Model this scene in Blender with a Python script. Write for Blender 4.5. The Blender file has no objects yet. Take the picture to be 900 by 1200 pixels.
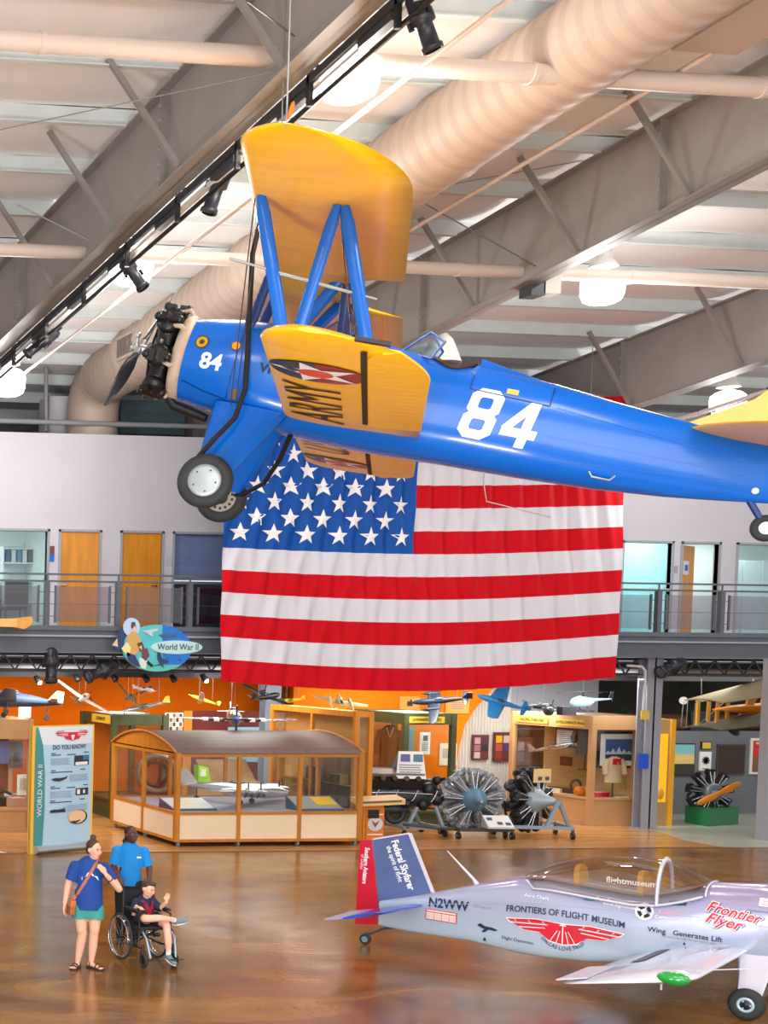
import bpy, bmesh, math, random
from mathutils import Vector as V, Matrix, Euler, Quaternion
random.seed(7)
PI = math.pi
COL = bpy.context.scene.collection
UP = V((0, 0, 1))

# ------------------------------------------------------------------ materials
def lin(c):
    c = c / 255.0
    return c / 12.92 if c <= 0.04045 else ((c + 0.055) / 1.055) ** 2.4
def rgb(r, g, b): return (lin(r), lin(g), lin(b), 1)
MATS = {}
def mat(name, col, rough=0.5, metal=0.0, noise=None, bump=None, emit=0.0, coat=0.0, spec=0.5, alpha=1.0, sheen=0):
    """procedural principled material; noise=(scale, amount[, stretch]) varies the colour, bump=(scale, strength)"""
    if name in MATS: return MATS[name]
    m = bpy.data.materials.new(name); m.use_nodes = True
    nt = m.node_tree; p = nt.nodes['Principled BSDF']
    c = rgb(*col)
    p.inputs['Base Color'].default_value = c
    p.inputs['Roughness'].default_value = rough
    p.inputs['Metallic'].default_value = metal
    p.inputs['Specular IOR Level'].default_value = spec
    p.inputs['Coat Weight'].default_value = coat
    p.inputs['Coat Roughness'].default_value = 0.06
    if emit:
        p.inputs['Emission Color'].default_value = c
        p.inputs['Emission Strength'].default_value = emit
    if alpha < 1: p.inputs['Alpha'].default_value = alpha
    if noise or bump:
        tc = nt.nodes.new('ShaderNodeTexCoord')
    if noise:
        sc, am = noise[0], noise[1]
        mp = nt.nodes.new('ShaderNodeMapping'); nt.links.new(tc.outputs['Object'], mp.inputs['Vector'])
        if len(noise) > 2: mp.inputs['Scale'].default_value = noise[2]
        n = nt.nodes.new('ShaderNodeTexNoise'); n.inputs['Scale'].default_value = sc; n.inputs['Detail'].default_value = 5
        nt.links.new(mp.outputs['Vector'], n.inputs['Vector'])
        r = nt.nodes.new('ShaderNodeValToRGB')
        r.color_ramp.elements[0].position = 0.3; r.color_ramp.elements[1].position = 0.7
        r.color_ramp.elements[0].color = (c[0]*(1-am), c[1]*(1-am), c[2]*(1-am), 1)
        r.color_ramp.elements[1].color = (min(1, c[0]*(1+am)), min(1, c[1]*(1+am)), min(1, c[2]*(1+am)), 1)
        nt.links.new(n.outputs['Fac'], r.inputs['Fac']); nt.links.new(r.outputs['Color'], p.inputs['Base Color'])
    if bump:
        n2 = nt.nodes.new('ShaderNodeTexNoise'); n2.inputs['Scale'].default_value = bump[0]; n2.inputs['Detail'].default_value = 4
        nt.links.new(tc.outputs['Object'], n2.inputs['Vector'])
        b = nt.nodes.new('ShaderNodeBump'); b.inputs['Strength'].default_value = bump[1]; b.inputs['Distance'].default_value = 0.02
        nt.links.new(n2.outputs['Fac'], b.inputs['Height']); nt.links.new(b.outputs['Normal'], p.inputs['Normal'])
    MATS[name] = m
    return m
def glass(name, tint=(235, 245, 245), gloss=0.05, rough=0.03):
    if name in MATS: return MATS[name]
    m = bpy.data.materials.new(name); m.use_nodes = True
    nt = m.node_tree; nt.nodes.remove(nt.nodes['Principled BSDF'])
    out = nt.nodes['Material Output']
    tr = nt.nodes.new('ShaderNodeBsdfTransparent'); tr.inputs['Color'].default_value = rgb(*tint)
    gl = nt.nodes.new('ShaderNodeBsdfGlossy'); gl.inputs['Roughness'].default_value = rough
    fr = nt.nodes.new('ShaderNodeLayerWeight'); fr.inputs['Blend'].default_value = 0.5
    pw = nt.nodes.new('ShaderNodeMath'); pw.operation = 'POWER'; pw.inputs[1].default_value = 4; nt.links.new(fr.outputs['Facing'], pw.inputs[0])
    mu = nt.nodes.new('ShaderNodeMath'); mu.operation = 'MULTIPLY_ADD'; mu.inputs[1].default_value = 0.5; mu.inputs[2].default_value = gloss
    nt.links.new(pw.outputs[0], mu.inputs[0])
    mx = nt.nodes.new('ShaderNodeMixShader')
    nt.links.new(mu.outputs[0], mx.inputs['Fac']); nt.links.new(tr.outputs[0], mx.inputs[1]); nt.links.new(gl.outputs[0], mx.inputs[2])
    nt.links.new(mx.outputs[0], out.inputs['Surface'])
    MATS[name] = m
    return m

# ------------------------------------------------------------------ mesh builder
def frame(ax):
    ax = V(ax).normalized()
    a = V((0, 0, 1)) if abs(ax.z) < 0.9 else V((1, 0, 0))
    u = ax.cross(a).normalized(); v = ax.cross(u).normalized()
    return u, v
class B:
    def __init__(s, m=None):
        s.v = []; s.f = []; s.fm = []; s.fs = []; s.mats = []; s.m = m
    def mi(s, m):
        m = m or s.m
        if m not in s.mats: s.mats.append(m)
        return s.mats.index(m)
    def add(s, vs, fs, m=None, smooth=False):
        b = len(s.v); s.v += [V(p) for p in vs]; k = s.mi(m)
        for f in fs:
            s.f.append([b + i for i in f]); s.fm.append(k); s.fs.append(smooth)
        return s
    def face(s, pts, m=None): return s.add(pts, [list(range(len(pts)))], m)
    def box(s, c, sz, m=None, R=None):
        x, y, z = [a / 2 for a in sz]; c = V(c)
        vs = [V(p) for p in ((-x,-y,-z),(x,-y,-z),(x,y,-z),(-x,y,-z),(-x,-y,z),(x,-y,z),(x,y,z),(-x,y,z))]
        if R is not None: vs = [R @ p for p in vs]
        return s.add([c + p for p in vs], [(0,3,2,1),(4,5,6,7),(0,1,5,4),(1,2,6,5),(2,3,7,6),(3,0,4,7)], m)
    def bb(s, lo, hi, m=None):
        return s.box([(a + b) / 2 for a, b in zip(lo, hi)], [abs(b - a) for a, b in zip(lo, hi)], m)
    def bar(s, p0, p1, w, h, m=None, up=(0, 0, 1)):
        """rectangular bar from p0 to p1, w across, h along up"""
        p0, p1 = V(p0), V(p1); d = (p1 - p0); L = d.length
        if L < 1e-6: return s
        d.normalize(); a = d.cross(V(up))
        if a.length < 1e-3: a = d.cross(V((1, 0, 0)))
        a.normalize(); n = a.cross(d)
        R = Matrix((a, d, n)).transposed()
        return s.box((p0 + p1) / 2, (w, L, h), m, R)
    def cyl(s, p0, p1, r0, r1=None, seg=12, m=None, caps=True, smooth=True):
        p0, p1 = V(p0), V(p1); r1 = r0 if r1 is None else r1
        u, w = frame(p1 - p0); vs = []
        for p, r in ((p0, r0), (p1, r1)):
            vs += [p + (u * math.cos(2*PI*i/seg) + w * math.sin(2*PI*i/seg)) * r for i in range(seg)]
        s.add(vs, [(i, (i+1) % seg, seg + (i+1) % seg, seg + i) for i in range(seg)], m, smooth)
        if caps:
            s.add(vs[:seg], [list(range(seg))[::-1]], m); s.add(vs[seg:], [list(range(seg))], m)
        return s
    def lathe(s, prof, o, ax, seg=24, m=None, smooth=True, u=None, sq=1.0):
        """prof = [(radius, height along ax)]"""
        o = V(o); ax = V(ax).normalized(); uu, w = frame(ax)
        if u is not None: uu = V(u).normalized(); w = ax.cross(uu)
        vs = []
        for r, h in prof:
            vs += [o + ax * h + (uu * math.cos(2*PI*i/seg) + w * (sq * math.sin(2*PI*i/seg))) * r for i in range(seg)]
        n = len(prof)
        return s.add(vs, [(j*seg+i, j*seg+(i+1) % seg, (j+1)*seg+(i+1) % seg, (j+1)*seg+i) for j in range(n-1) for i in range(seg)], m, smooth)
    def torus(s, o, ax, R, r, seg=28, rs=10, m=None, w=1.0):
        return s.lathe([(R + r*math.cos(2*PI*k/rs), r*w*math.sin(2*PI*k/rs)) for k in range(rs+1)], o, ax, seg, m)
    def sph(s, c, r, seg=14, rings=8, m=None, R=None):
        if not hasattr(r, '__len__'): r = (r, r, r)
        vs = []; c = V(c)
        for j in range(rings + 1):
            t = PI * j / rings
            for i in range(seg):
                a = 2*PI*i/seg
                p = V((r[0]*math.sin(t)*math.cos(a), r[1]*math.sin(t)*math.sin(a), r[2]*math.cos(t)))
                vs.append(c + (R @ p if R is not None else p))
        return s.add(vs, [(j*seg+i, (j+1)*seg+i, (j+1)*seg+(i+1) % seg, j*seg+(i+1) % seg) for j in range(rings) for i in range(seg)], m, True)
    def tube(s, path, r, seg=8, m=None, caps=True, flat=None):
        path = [V(p) for p in path]; n = len(path)
        if not hasattr(r, '__len__'): r = [r] * n
        rings = []; u = None
        for i, p in enumerate(path):
            t = (path[min(i+1, n-1)] - path[max(i-1, 0)]).normalized()
            if u is None: u, _ = frame(t)
            else: u = (u - t * u.dot(t)).normalized()
            w = t.cross(u)
            rings.append([p + (u * math.cos(2*PI*k/seg) + w * (math.sin(2*PI*k/seg) * (flat or 1))) * r[i] for k in range(seg)])
        return s.loft(rings, m, caps)
    def loft(s, rings, m=None, caps=True, smooth=True, closed=True):
        k = len(rings[0]); vs = [p for r in rings for p in r]; n = len(rings)
        kk = k if closed else k - 1
        s.add(vs, [(j*k+i, j*k+(i+1) % k, (j+1)*k+(i+1) % k, (j+1)*k+i) for j in range(n-1) for i in range(kk)], m, smooth)
        if caps and closed:
            s.add(rings[0], [list(range(k))[::-1]], m); s.add(rings[-1], [list(range(k))], m)
        return s
    def prism(s, pts, d, m=None, m2=None):
        """polygon pts (3D, planar) extruded by vector d; m2 = side material"""
        pts = [V(p) for p in pts]; d = V(d); n = len(pts)
        s.add(pts, [list(range(n))], m); s.add([p + d for p in pts], [list(range(n))[::-1]], m)
        return s.add(pts + [p + d for p in pts], [(i, n+i, n+(i+1) % n, (i+1) % n) for i in range(n)], m2 or m)
    def text(s, txt, size, fn, m=None, bold=0.0, align='CENTER', shear=0.0, space=1.0, sx=1.0):
        """lettering: fn maps (u, v) in text space to a 3D point"""
        key = (txt, round(bold, 4), align, shear, space)
        if key not in TXT:
            cu = bpy.data.curves.new('lettering', 'FONT'); cu.body = txt; cu.size = 1; cu.align_x = align; cu.align_y = 'CENTER'
            cu.offset = bold; cu.shear = shear; cu.space_character = space; cu.resolution_u = 3
            o = bpy.data.objects.new('lettering', cu); COL.objects.link(o)
            bpy.context.view_layer.update()
            me = o.evaluated_get(bpy.context.evaluated_depsgraph_get()).to_mesh()
            TXT[key] = ([v.co.copy() for v in me.vertices], [list(p.vertices) for p in me.polygons])
            o.to_mesh_clear() if False else None
            bpy.data.objects.remove(o); bpy.data.curves.remove(cu)
        vs, fs = TXT[key]
        return s.add([fn(p.x * size * sx, p.y * size) for p in vs], fs, m)
    def build(s, name, parent=None, world=False, bevel=0.0):
        me = bpy.data.meshes.new(name)
        me.from_pydata([tuple(p) for p in s.v], [], s.f)
        for m in s.mats: me.materials.append(m)
        me.polygons.foreach_set('material_index', s.fm)
        me.polygons.foreach_set('use_smooth', s.fs)
        me.update()
        o = bpy.data.objects.new(name, me); COL.objects.link(o)
        if parent is not None:
            o.parent = parent
            if world: o.matrix_parent_inverse = WM[parent.name].inverted()
            WM[o.name] = WM[parent.name] if not world else Matrix()
        else: WM[o.name] = Matrix()
        if bevel:
            md = o.modifiers.new('edge', 'BEVEL'); md.width = bevel; md.segments = 2; md.limit_method = 'ANGLE'
        return o
TXT = {}
WM = {}
def tag(o, label=None, cat=None, group=None, kind=None):
    if label: o['label'] = label
    if cat: o['category'] = cat
    if group: o['group'] = group
    if kind: o['kind'] = kind
    return o
def thing(name, label, cat, M=None, group=None):
    """an Empty that carries the parts of one thing; M = its world matrix or a location"""
    o = bpy.data.objects.new(name, None); COL.objects.link(o); o.empty_display_size = 0.1
    if M is None: M = Matrix()
    elif not isinstance(M, Matrix): M = Matrix.Translation(V(M))
    o.matrix_world = M; WM[o.name] = M.copy()
    return tag(o, label, cat, group)
def solo(b, name, label, cat, group=None, bevel=0.0):
    return tag(b.build(name, bevel=bevel), label, cat, group)
def struct(b, name, bevel=0.0):
    return tag(b.build(name, bevel=bevel), kind='structure')
def dup(root, M, label=None, group=None):
    """a copy of a thing with copies of its parts and sub-parts"""
    r = root.copy(); COL.objects.link(r); r.matrix_world = M; WM[r.name] = M.copy()
    if label: r['label'] = label
    if group: r['group'] = group
    for ch in list(root.children):
        c = ch.copy(); COL.objects.link(c); c.parent = r
        for g in list(ch.children):
            d = g.copy(); COL.objects.link(d); d.parent = c
    return r
def MX(loc, rz=0.0, rx=0.0, ry=0.0, s=1.0):
    return Matrix.Translation(V(loc)) @ Euler((rx, ry, rz)).to_matrix().to_4x4() @ Matrix.Scale(s, 4)
def basis(o, x, y, z):
    return Matrix(((x[0], y[0], z[0], o[0]), (x[1], y[1], z[1], o[1]), (x[2], y[2], z[2], o[2]), (0, 0, 0, 1)))

# ------------------------------------------------------------------ camera (surveyed from the vanishing points of the hall)
FPX, XP, YP, CH = 1700.0, -344.835, 843.327, 4.1
CF = V((0.1216648, 0.9911198, -0.0536581)); CR = V((0.9925670, -0.1213281, 0.0095007)); CU = V((-0.0029061, 0.0544151, 0.9985142))
CO = V((0, 0, CH))
def ray(x, y): return CF + CR * ((x - XP) / FPX) - CU * ((y - YP) / FPX)
def onZ(x, y, z=0.0):
    r = ray(x, y); return CO + r * ((z - CH) / r.z)
def onY(x, y, Y):
    r = ray(x, y); return CO + r * (Y / r.y)
def onX(x, y, X):
    r = ray(x, y); return CO + r * (X / r.x)
cd = bpy.data.cameras.new('camera'); cam = bpy.data.objects.new('camera', cd); COL.objects.link(cam)
cam.matrix_world = basis(CO, CR, CU, -CF)
cd.sensor_fit = 'VERTICAL'; cd.sensor_height = 36; cd.sensor_width = 27; cd.lens = FPX / 1200 * 36
cd.shift_x = (450 - XP) / 1200; cd.shift_y = (YP - 600) / 1200
cd.clip_end = 500
bpy.context.scene.camera = cam
bpy.context.scene.view_settings.view_transform = 'Standard'
# ================================================================== the hall
WHITE = mat('white_paint', (214, 211, 220), 0.6, noise=(0.6, 0.03))
STEEL = mat('rafter_grey_steel', (160, 153, 149), 0.55, noise=(1.2, 0.07))
FLANGE = mat('rafter_flange_steel', (146, 141, 138), 0.5, noise=(2, 0.1))
PURL = mat('purlin_pale_steel', (214, 223, 224), 0.5, noise=(3, 0.05))
DUCT = mat('duct_cream_paint', (188, 168, 154), 0.5, noise=(2, 0.04))
PIPEW = mat('pipe_cream_paint', (222, 204, 192), 0.4)
BLACKM = mat('black_metal', (22, 22, 24), 0.45, noise=(20, 0.3))
DARKM = mat('dark_grey_metal', (58, 61, 66), 0.45)
GREYC = mat('column_grey_paint', (148, 150, 162), 0.5)
FASC = mat('balcony_slate_steel', (88, 95, 106), 0.4, noise=(2, 0.1))
CABLE = mat('steel_cable', (150, 148, 146), 0.35, 0.6)
CHROME = mat('chrome', (215, 218, 222), 0.15, 1.0)

def floor_material():
    m = bpy.data.materials.new('polished_stained_concrete'); m.use_nodes = True
    nt = m.node_tree; L = nt.links.new; p = nt.nodes['Principled BSDF']
    tc = nt.nodes.new('ShaderNodeTexCoord')
    mp = nt.nodes.new('ShaderNodeMapping'); mp.inputs['Scale'].default_value = (0.55, 1.0, 1)
    L(tc.outputs['Object'], mp.inputs['Vector'])
    n1 = nt.nodes.new('ShaderNodeTexNoise'); n1.inputs['Scale'].default_value = 0.8; n1.inputs['Detail'].default_value = 8; n1.inputs['Roughness'].default_value = 0.62
    n1.inputs['Distortion'].default_value = 1.2
    L(mp.outputs['Vector'], n1.inputs['Vector'])
    r = nt.nodes.new('ShaderNodeValToRGB'); e = r.color_ramp.elements
    e[0].position = 0.3; e[0].color = rgb(88, 56, 20); e[1].position = 0.72; e[1].color = rgb(166, 120, 58)
    k = r.color_ramp.elements.new(0.5); k.color = rgb(132, 88, 34)
    L(n1.outputs['Fac'], r.inputs['Fac'])
    # saw-cut joints every 4.6 m
    br = nt.nodes.new('ShaderNodeTexBrick'); br.offset = 0; br.inputs['Scale'].default_value = 1
    br.inputs['Brick Width'].default_value = 4.6; br.inputs['Row Height'].default_value = 4.6; br.inputs['Mortar Size'].default_value = 0.008
    br.inputs['Color1'].default_value = (1, 1, 1, 1); br.inputs['Color2'].default_value = (1, 1, 1, 1); br.inputs['Mortar'].default_value = (0.55, 0.5, 0.45, 1)
    m2 = nt.nodes.new('ShaderNodeMapping'); m2.inputs['Location'].default_value = (1.3, 2.2, 0); m2.inputs['Rotation'].default_value = (0, 0, 0.05)
    L(tc.outputs['Object'], m2.inputs['Vector']); L(m2.outputs['Vector'], br.inputs['Vector'])
    mx = nt.nodes.new('ShaderNodeMix'); mx.data_type = 'RGBA'; mx.blend_type = 'MULTIPLY'; mx.inputs[0].default_value = 1
    L(r.outputs['Color'], mx.inputs[6]); L(br.outputs['Color'], mx.inputs[7]); L(mx.outputs[2], p.inputs['Base Color'])
    n2 = nt.nodes.new('ShaderNodeTexNoise'); n2.inputs['Scale'].default_value = 1.7; n2.inputs['Detail'].default_value = 6
    L(tc.outputs['Object'], n2.inputs['Vector'])
    mr = nt.nodes.new('ShaderNodeMapRange'); mr.inputs['To Min'].default_value = 0.09; mr.inputs['To Max'].default_value = 0.3
    L(n2.outputs['Fac'], mr.inputs['Value']); L(mr.outputs['Result'], p.inputs['Roughness'])
    p.inputs['Specular IOR Level'].default_value = 0.6
    n3 = nt.nodes.new('ShaderNodeTexNoise'); n3.inputs['Scale'].default_value = 2.2
    L(tc.outputs['Object'], n3.inputs['Vector'])
    b = nt.nodes.new('ShaderNodeBump'); b.inputs['Strength'].default_value = 0.08; b.inputs['Distance'].default_value = 0.03
    L(n3.outputs['Fac'], b.inputs['Height']); L(b.outputs['Normal'], p.inputs['Normal'])
    return m
def plank_material(name, c1, c2, w, h, rough, rot=0.0):
    m = bpy.data.materials.new(name); m.use_nodes = True
    nt = m.node_tree; L = nt.links.new; p = nt.nodes['Principled BSDF']
    tc = nt.nodes.new('ShaderNodeTexCoord')
    mp = nt.nodes.new('ShaderNodeMapping'); mp.inputs['Rotation'].default_value = (0, 0, rot); L(tc.outputs['Object'], mp.inputs['Vector'])
    br = nt.nodes.new('ShaderNodeTexBrick'); br.inputs['Scale'].default_value = 1
    br.inputs['Brick Width'].default_value = w; br.inputs['Row Height'].default_value = h; br.inputs['Mortar Size'].default_value = 0.004
    br.inputs['Color1'].default_value = rgb(*c1); br.inputs['Color2'].default_value = rgb(*c2)
    br.inputs['Mortar'].default_value = rgb(*[int(a*0.6) for a in c1])
    L(mp.outputs['Vector'], br.inputs['Vector'])
    mp2 = nt.nodes.new('ShaderNodeMapping'); mp2.inputs['Scale'].default_value = (1, 9, 1); L(mp.outputs['Vector'], mp2.inputs['Vector'])
    n = nt.nodes.new('ShaderNodeTexNoise'); n.inputs['Scale'].default_value = 2.5; n.inputs['Detail'].default_value = 5; L(mp2.outputs['Vector'], n.inputs['Vector'])
    mx = nt.nodes.new('ShaderNodeMix'); mx.data_type = 'RGBA'; mx.blend_type = 'OVERLAY'; mx.inputs[0].default_value = 0.35
    L(br.outputs['Color'], mx.inputs[6]); L(n.outputs['Color'], mx.inputs[7])
    hs = nt.nodes.new('ShaderNodeHueSaturation'); hs.inputs['Saturation'].default_value = 1.0; L(mx.outputs[2], hs.inputs['Color'])
    L(hs.outputs['Color'], p.inputs['Base Color']); p.inputs['Roughness'].default_value = rough
    return m
b = B(floor_material()); b.face([(-14, -6, 0), (44, -6, 0), (44, 27.4, 0), (-14, 27.4, 0)]); struct(b, 'floor')
WOODF = plank_material('oak_laminate_planks', (206, 152, 92), (182, 126, 70), 1.3, 0.14, 0.22)
b = B(WOODF); b.bb((-14, 27.4, -0.05), (44, 40, 0.004)); struct(b, 'floor_exhibit')
b = B(mat('floor_threshold_strip', (96, 62, 34), 0.4)); b.bb((-14, 27.36, 0), (44, 27.42, 0.008)); struct(b, 'trim_1')
b = B(mat('grey_floor_tiles', (176, 178, 166), 0.25, noise=(1.5, 0.08)))
pp = [onZ(762, 972), onZ(800, 984), onZ(848, 993.2), onZ(905, 993)]
b.prism([(p.x, p.y, 0.004) for p in pp] + [(34, 27.7, 0.004), (34, 36, 0.004), (25.9, 36, 0.004)], (0, 0, 0.006)); struct(b, 'floor_gallery')

# roof deck: insulation blanket that sags between the purlins
def roofz(y): return 13.82 - 0.09 * y
SP = 1.72; Y0 = -5.0
blank = mat('roof_insulation_blanket', (244, 241, 242), 0.7, noise=(0.5, 0.05), bump=(1.2, 0.25))
b = B(blank); rows = []
y = Y0
while y < 40:
    for k in range(8):
        t = k / 8; yy = y + SP * t
        rows.append((yy, roofz(yy) - 0.09 * math.sin(PI * t)))
    y += SP
xs = [-12 + 1.1 * i for i in range(51)]
for yy, zz in rows: pass
vs = [(x, yy, zz + 0.015 * math.sin(x * 2.2 + yy)) for yy, zz in rows for x in xs]; n = len(xs)
b.add(vs, [(j*n+i, j*n+i+1, (j+1)*n+i+1, (j+1)*n+i) for j in range(len(rows)-1) for i in range(n-1)], None, True)
struct(b, 'ceiling')
y = Y0; purl0 = None
while y < 40:
    z = roofz(y)
    if y > 12:
        b = B(PURL)
        b.bb((-12, y - 0.012, z - 0.27), (43, y + 0.012, z + 0.02)); b.bb((-12, y - 0.09, z - 0.275), (43, y + 0.012, z - 0.255)); b.bb((-12, y - 0.012, z - 0.01), (43, y + 0.09, z + 0.01))
        struct(b, 'roof_purlin_beam')
    y += SP
# rafters: deep tapered plate girders with flanges, stiffeners and slanting flange braces
RX = (8.8, 16.35, 23.95)
def lowz(y): return 12.46 - 0.105 * y
def upz(y): return 13.53 - 0.09 * y
for i, X in enumerate(RX):
    b = B(STEEL)
    ya, yb = 2.0, 37.5
    b.prism([(X-0.012, ya, lowz(ya)), (X-0.012, yb, lowz(yb)), (X-0.012, yb, upz(yb)), (X-0.012, ya, upz(ya))], (0.024, 0, 0))
    for zf, w in ((lowz, 0.17), (upz, 0.15)):
        b.prism([(X-w, ya, zf(ya)), (X-w, yb, zf(yb)), (X-w, yb, zf(yb)+0.03), (X-w, ya, zf(ya)+0.03)], (2*w, 0, 0), FLANGE)
    for ys in ((13.6, 19.6, 25.4, 31.2), (19.55, 25.2, 31), (23.5, 29.6))[i]:
        b.bb((X-0.14, ys-0.02, lowz(ys)), (X+0.14, ys+0.02, upz(ys)), FLANGE)
        for k in range(6): b.cyl((X-0.16, ys-0.05, lowz(ys)+0.2*k+0.15), (X-0.16, ys-0.02, lowz(ys)+0.2*k+0.15), 0.025, seg=6)
    g = tag(b.build('roof_rafter_beam'), kind='structure')
    k = 0
    yy = 13.5
    for yy in (13.8, 16.2, 18.9, 21.1, 23.6, 26.3, 29.2, 31.9):
        c = B(FLANGE); zt = roofz(yy) - 0.2
        c.bar((X-0.1, yy+0.1, lowz(yy)+0.05), (X-1.15, yy+0.1, zt), 0.07, 0.07, None, (0, 1, 0))
        c.build('brace', g)
# pipes that cross the hall through the rafter webs
def pipe(name, label, p0, p1, r, m=PIPEW, group=None, cat='pipe'):
    c = B(m); c.cyl(p0, p1, r, seg=14)
    d = V(p1) - V(p0); L = d.length; d.normalize()
    k = 1.5
    while k < L: c.cyl(V(p0) + d*k, V(p0) + d*(k+0.07), r*1.12, seg=14); k += 3.1
    return solo(c, name, label, cat, group)
pipe('drain_pipe', 'cream round pipe crossing just below the roof, in front of the spiral duct', (-8, 16.75, 11.12), (40, 16.75, 11.12), 0.12)
pipe('drain_pipe', 'cream round pipe crossing the hall behind the hanging biplane', (-8, 22.65, 10.36), (40, 22.65, 10.36), 0.105)
pipe('sprinkler_pipe', 'thin cream sprinkler pipe running beside the spiral duct', (14.1, 8, 11.9), (14.1, 32, 10.1), 0.035)
pipe('sprinkler_pipe', 'thin pale pipe running beside the lighting track near the left rafter', (9.9, 8, 11.2), (9.9, 33, 9.2), 0.03)

# spiral duct with its elbow down behind the offices, grille and the square duct beside it
root = thing('spiral_duct', 'large cream spiral ventilation duct running under the roof', 'duct', (12.8, 22, 11.1))
def ductz(y): return 12.74 - 0.0735 * y
def ductx(y): return 12.8 + 0.035 * max(0, y - 18)
c = B(DUCT); path = [(12.8, 8 + 0.5*i, ductz(8 + 0.5*i)) for i in range(46)]
seg = 28; R = 0.6; vs = []
rings = []
for i in range(248):
    y = 8 + 0.1*i; rr = R + (0.016 if i % 3 == 0 else 0)
    if i % 57 == 0: rr += 0.03
    rings.append([V((ductx(y) + rr*math.cos(2*PI*k/seg), y, ductz(y) + rr*math.sin(2*PI*k/seg))) for k in range(seg)])
c.loft(rings, None, True)
DS = mat('duct_seam', (180, 160, 146), 0.55); k0 = c.mi(DS)
for i in range(0, 247):
    if i % 3 == 2:
        for k in range(seg): c.fm[i*seg+k] = k0
c.build('duct_body', root, True)
c = B(DUCT); rings = []
for i in range(9):
    a = PI/2 * i/8; cy, cz = 32.75, ductz(32.75) - 0.75
    o = V((ductx(32.75), cy + 0.75*math.sin(a), cz + 0.75*math.cos(a))); nrm = V((0, math.sin(a), math.cos(a)))
    rings.append([o + V((1, 0, 0))*R*math.cos(2*PI*k/seg) + nrm*R*math.sin(2*PI*k/seg) for k in range(seg)])
rings.append([p - V((0, 0, 1.6)) for p in rings[-1]])
c.loft(rings, None, True); c.build('duct_elbow', root, True)
c = B(DUCT); gp = onX(150, 405, 12.68)
c.box(gp, (0.12, 0.95, 0.5)); 
for k in range(9): c.box(gp + V((-0.07, -0.38 + 0.095*k, 0)), (0.02, 0.05, 0.38), mat('grille_slot', (120, 108, 104), 0.6))
c.build('vent_grille', root, True)
c = B(DUCT)
for y in (12, 15.2, 20.5, 26):
    c.cyl((ductx(y), y, ductz(y)+R), (ductx(y), y, roofz(y)-0.02), 0.008, seg=6, m=CABLE)
c.build('hanger_rod', root, True)
c = B(DUCT); c.bar((13.85, 9, ductz(9)-0.05), (13.85, 16.1, ductz(16.1)-0.05), 0.85, 0.62)
solo(c, 'square_duct', 'square cream duct joined alongside the spiral duct near the roof', 'duct')

# lighting tracks slung under the rafters
def track(X, ya, yb, label, off=0.24, drop=0.06):
    t = thing('lighting_track', label, 'lighting track', (X + off, (ya+yb)/2, lowz((ya+yb)/2) - drop))
    c = B(BLACKM)
    c.bar((X+off-.03, ya, lowz(ya)-drop), (X+off-.03, yb, lowz(yb)-drop), 0.06, 0.1, mat('track_dark_grey', (52, 53, 58), .45)); c.build('rail', t, True)
    c = B(mat('track_cream_strip', (226, 222, 216), .4)); c.bar((X+off+.06, ya, lowz(ya)-drop-.1), (X+off+.06, yb, lowz(yb)-drop-.1), 0.09, 0.05); c.build('pale_strip', t, True)
    c = B(BLACKM); c.cyl((X+off+.04, ya, lowz(ya)-drop-.24), (X+off+.04, yb, lowz(yb)-drop-.24), 0.032, seg=8); c.build('rail', t, True)
    c = B(mat('track_cable_tray', (205, 200, 196), 0.4)); c.bar((X+off-0.22, ya, lowz(ya)-drop+0.12), (X+off-0.22, yb, lowz(yb)-drop+0.12), 0.16, 0.07); c.build('cable_tray', t, True)
    y = ya + 0.4
    while y < yb:
        c = B(BLACKM); z = lowz(y)-drop
        c.bar((X+off-0.03, y, z+0.2), (X+off-0.03, y, z-0.3), 0.06, 0.05, None, (0, 1, 0)); c.bar((X+off-0.3, y, z+0.16), (X+off+0.1, y, z+0.16), 0.04, 0.04)
        c.bar((X+off+0.02, y+0.12, z-0.11), (X+off+0.02, y+0.75, z-0.16), 0.1, 0.1, DARKM)
        c.build('bracket', t, True); y += 1.72
    return t
track(8.8, 9, 32, 'black lighting track slung under the left roof rafter')
track(23.95, 24.5, 31.5, 'black lighting track slung under the right roof rafter', 1.0, 0.45)

# ---------------------------------------------------------------- upper offices
YW = 32.5; ZF = 4.5; ZT = 8.97
def xw(px, py=690): return onY(px, py, YW).x
op = [(-13, xw(54), 6.72), (xw(70), xw(115), 6.72), (xw(142), xw(188), 6.72), (xw(203), xw(263), 6.72),
      (xw(729), xw(785), 6.72), (xw(798), xw(840), 6.72), (xw(863), xw(925), 6.72)]
b = B(WHITE); x = -13.5
for x0, x1, zt in op:
    if x0 > x: b.bb((x, YW, ZF), (x0, YW+0.15, 6.72))
    x = x1
b.bb((x, YW, ZF), (44, YW+0.15, 6.72)); b.bb((-13.5, YW, 6.72), (44, YW+0.15, ZT))
struct(b, 'wall_back')
b = B(mat('loft_grey', (104, 102, 106), 0.8, noise=(1.5, 0.3, (1, 1, 4)))); b.bb((-13, 38, 7.4), (44, 38.1, 11)); struct(b, 'wall_loft')
b = B(mat('loft_floor', (90, 90, 94), 0.8)); b.bb((-13, YW+0.15, 7.3), (44, 38, 7.4)); struct(b, 'ceiling_offices')
GRYF = mat('door_frame_grey', (168, 172, 180), 0.5)
def frame_of(x0, x1, zt, name, n, w=0.055, m=GRYF):
    c = B(m); yy = YW - 0.03
    c.bb((x0-w, yy, ZF), (x0, YW+0.12, zt+w)); c.bb((x1, yy, ZF), (x1+w, YW+0.12, zt+w)); c.bb((x0-w, yy, zt), (x1+w, YW+0.12, zt+w))
    return tag(c.build(name), kind='structure')
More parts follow.
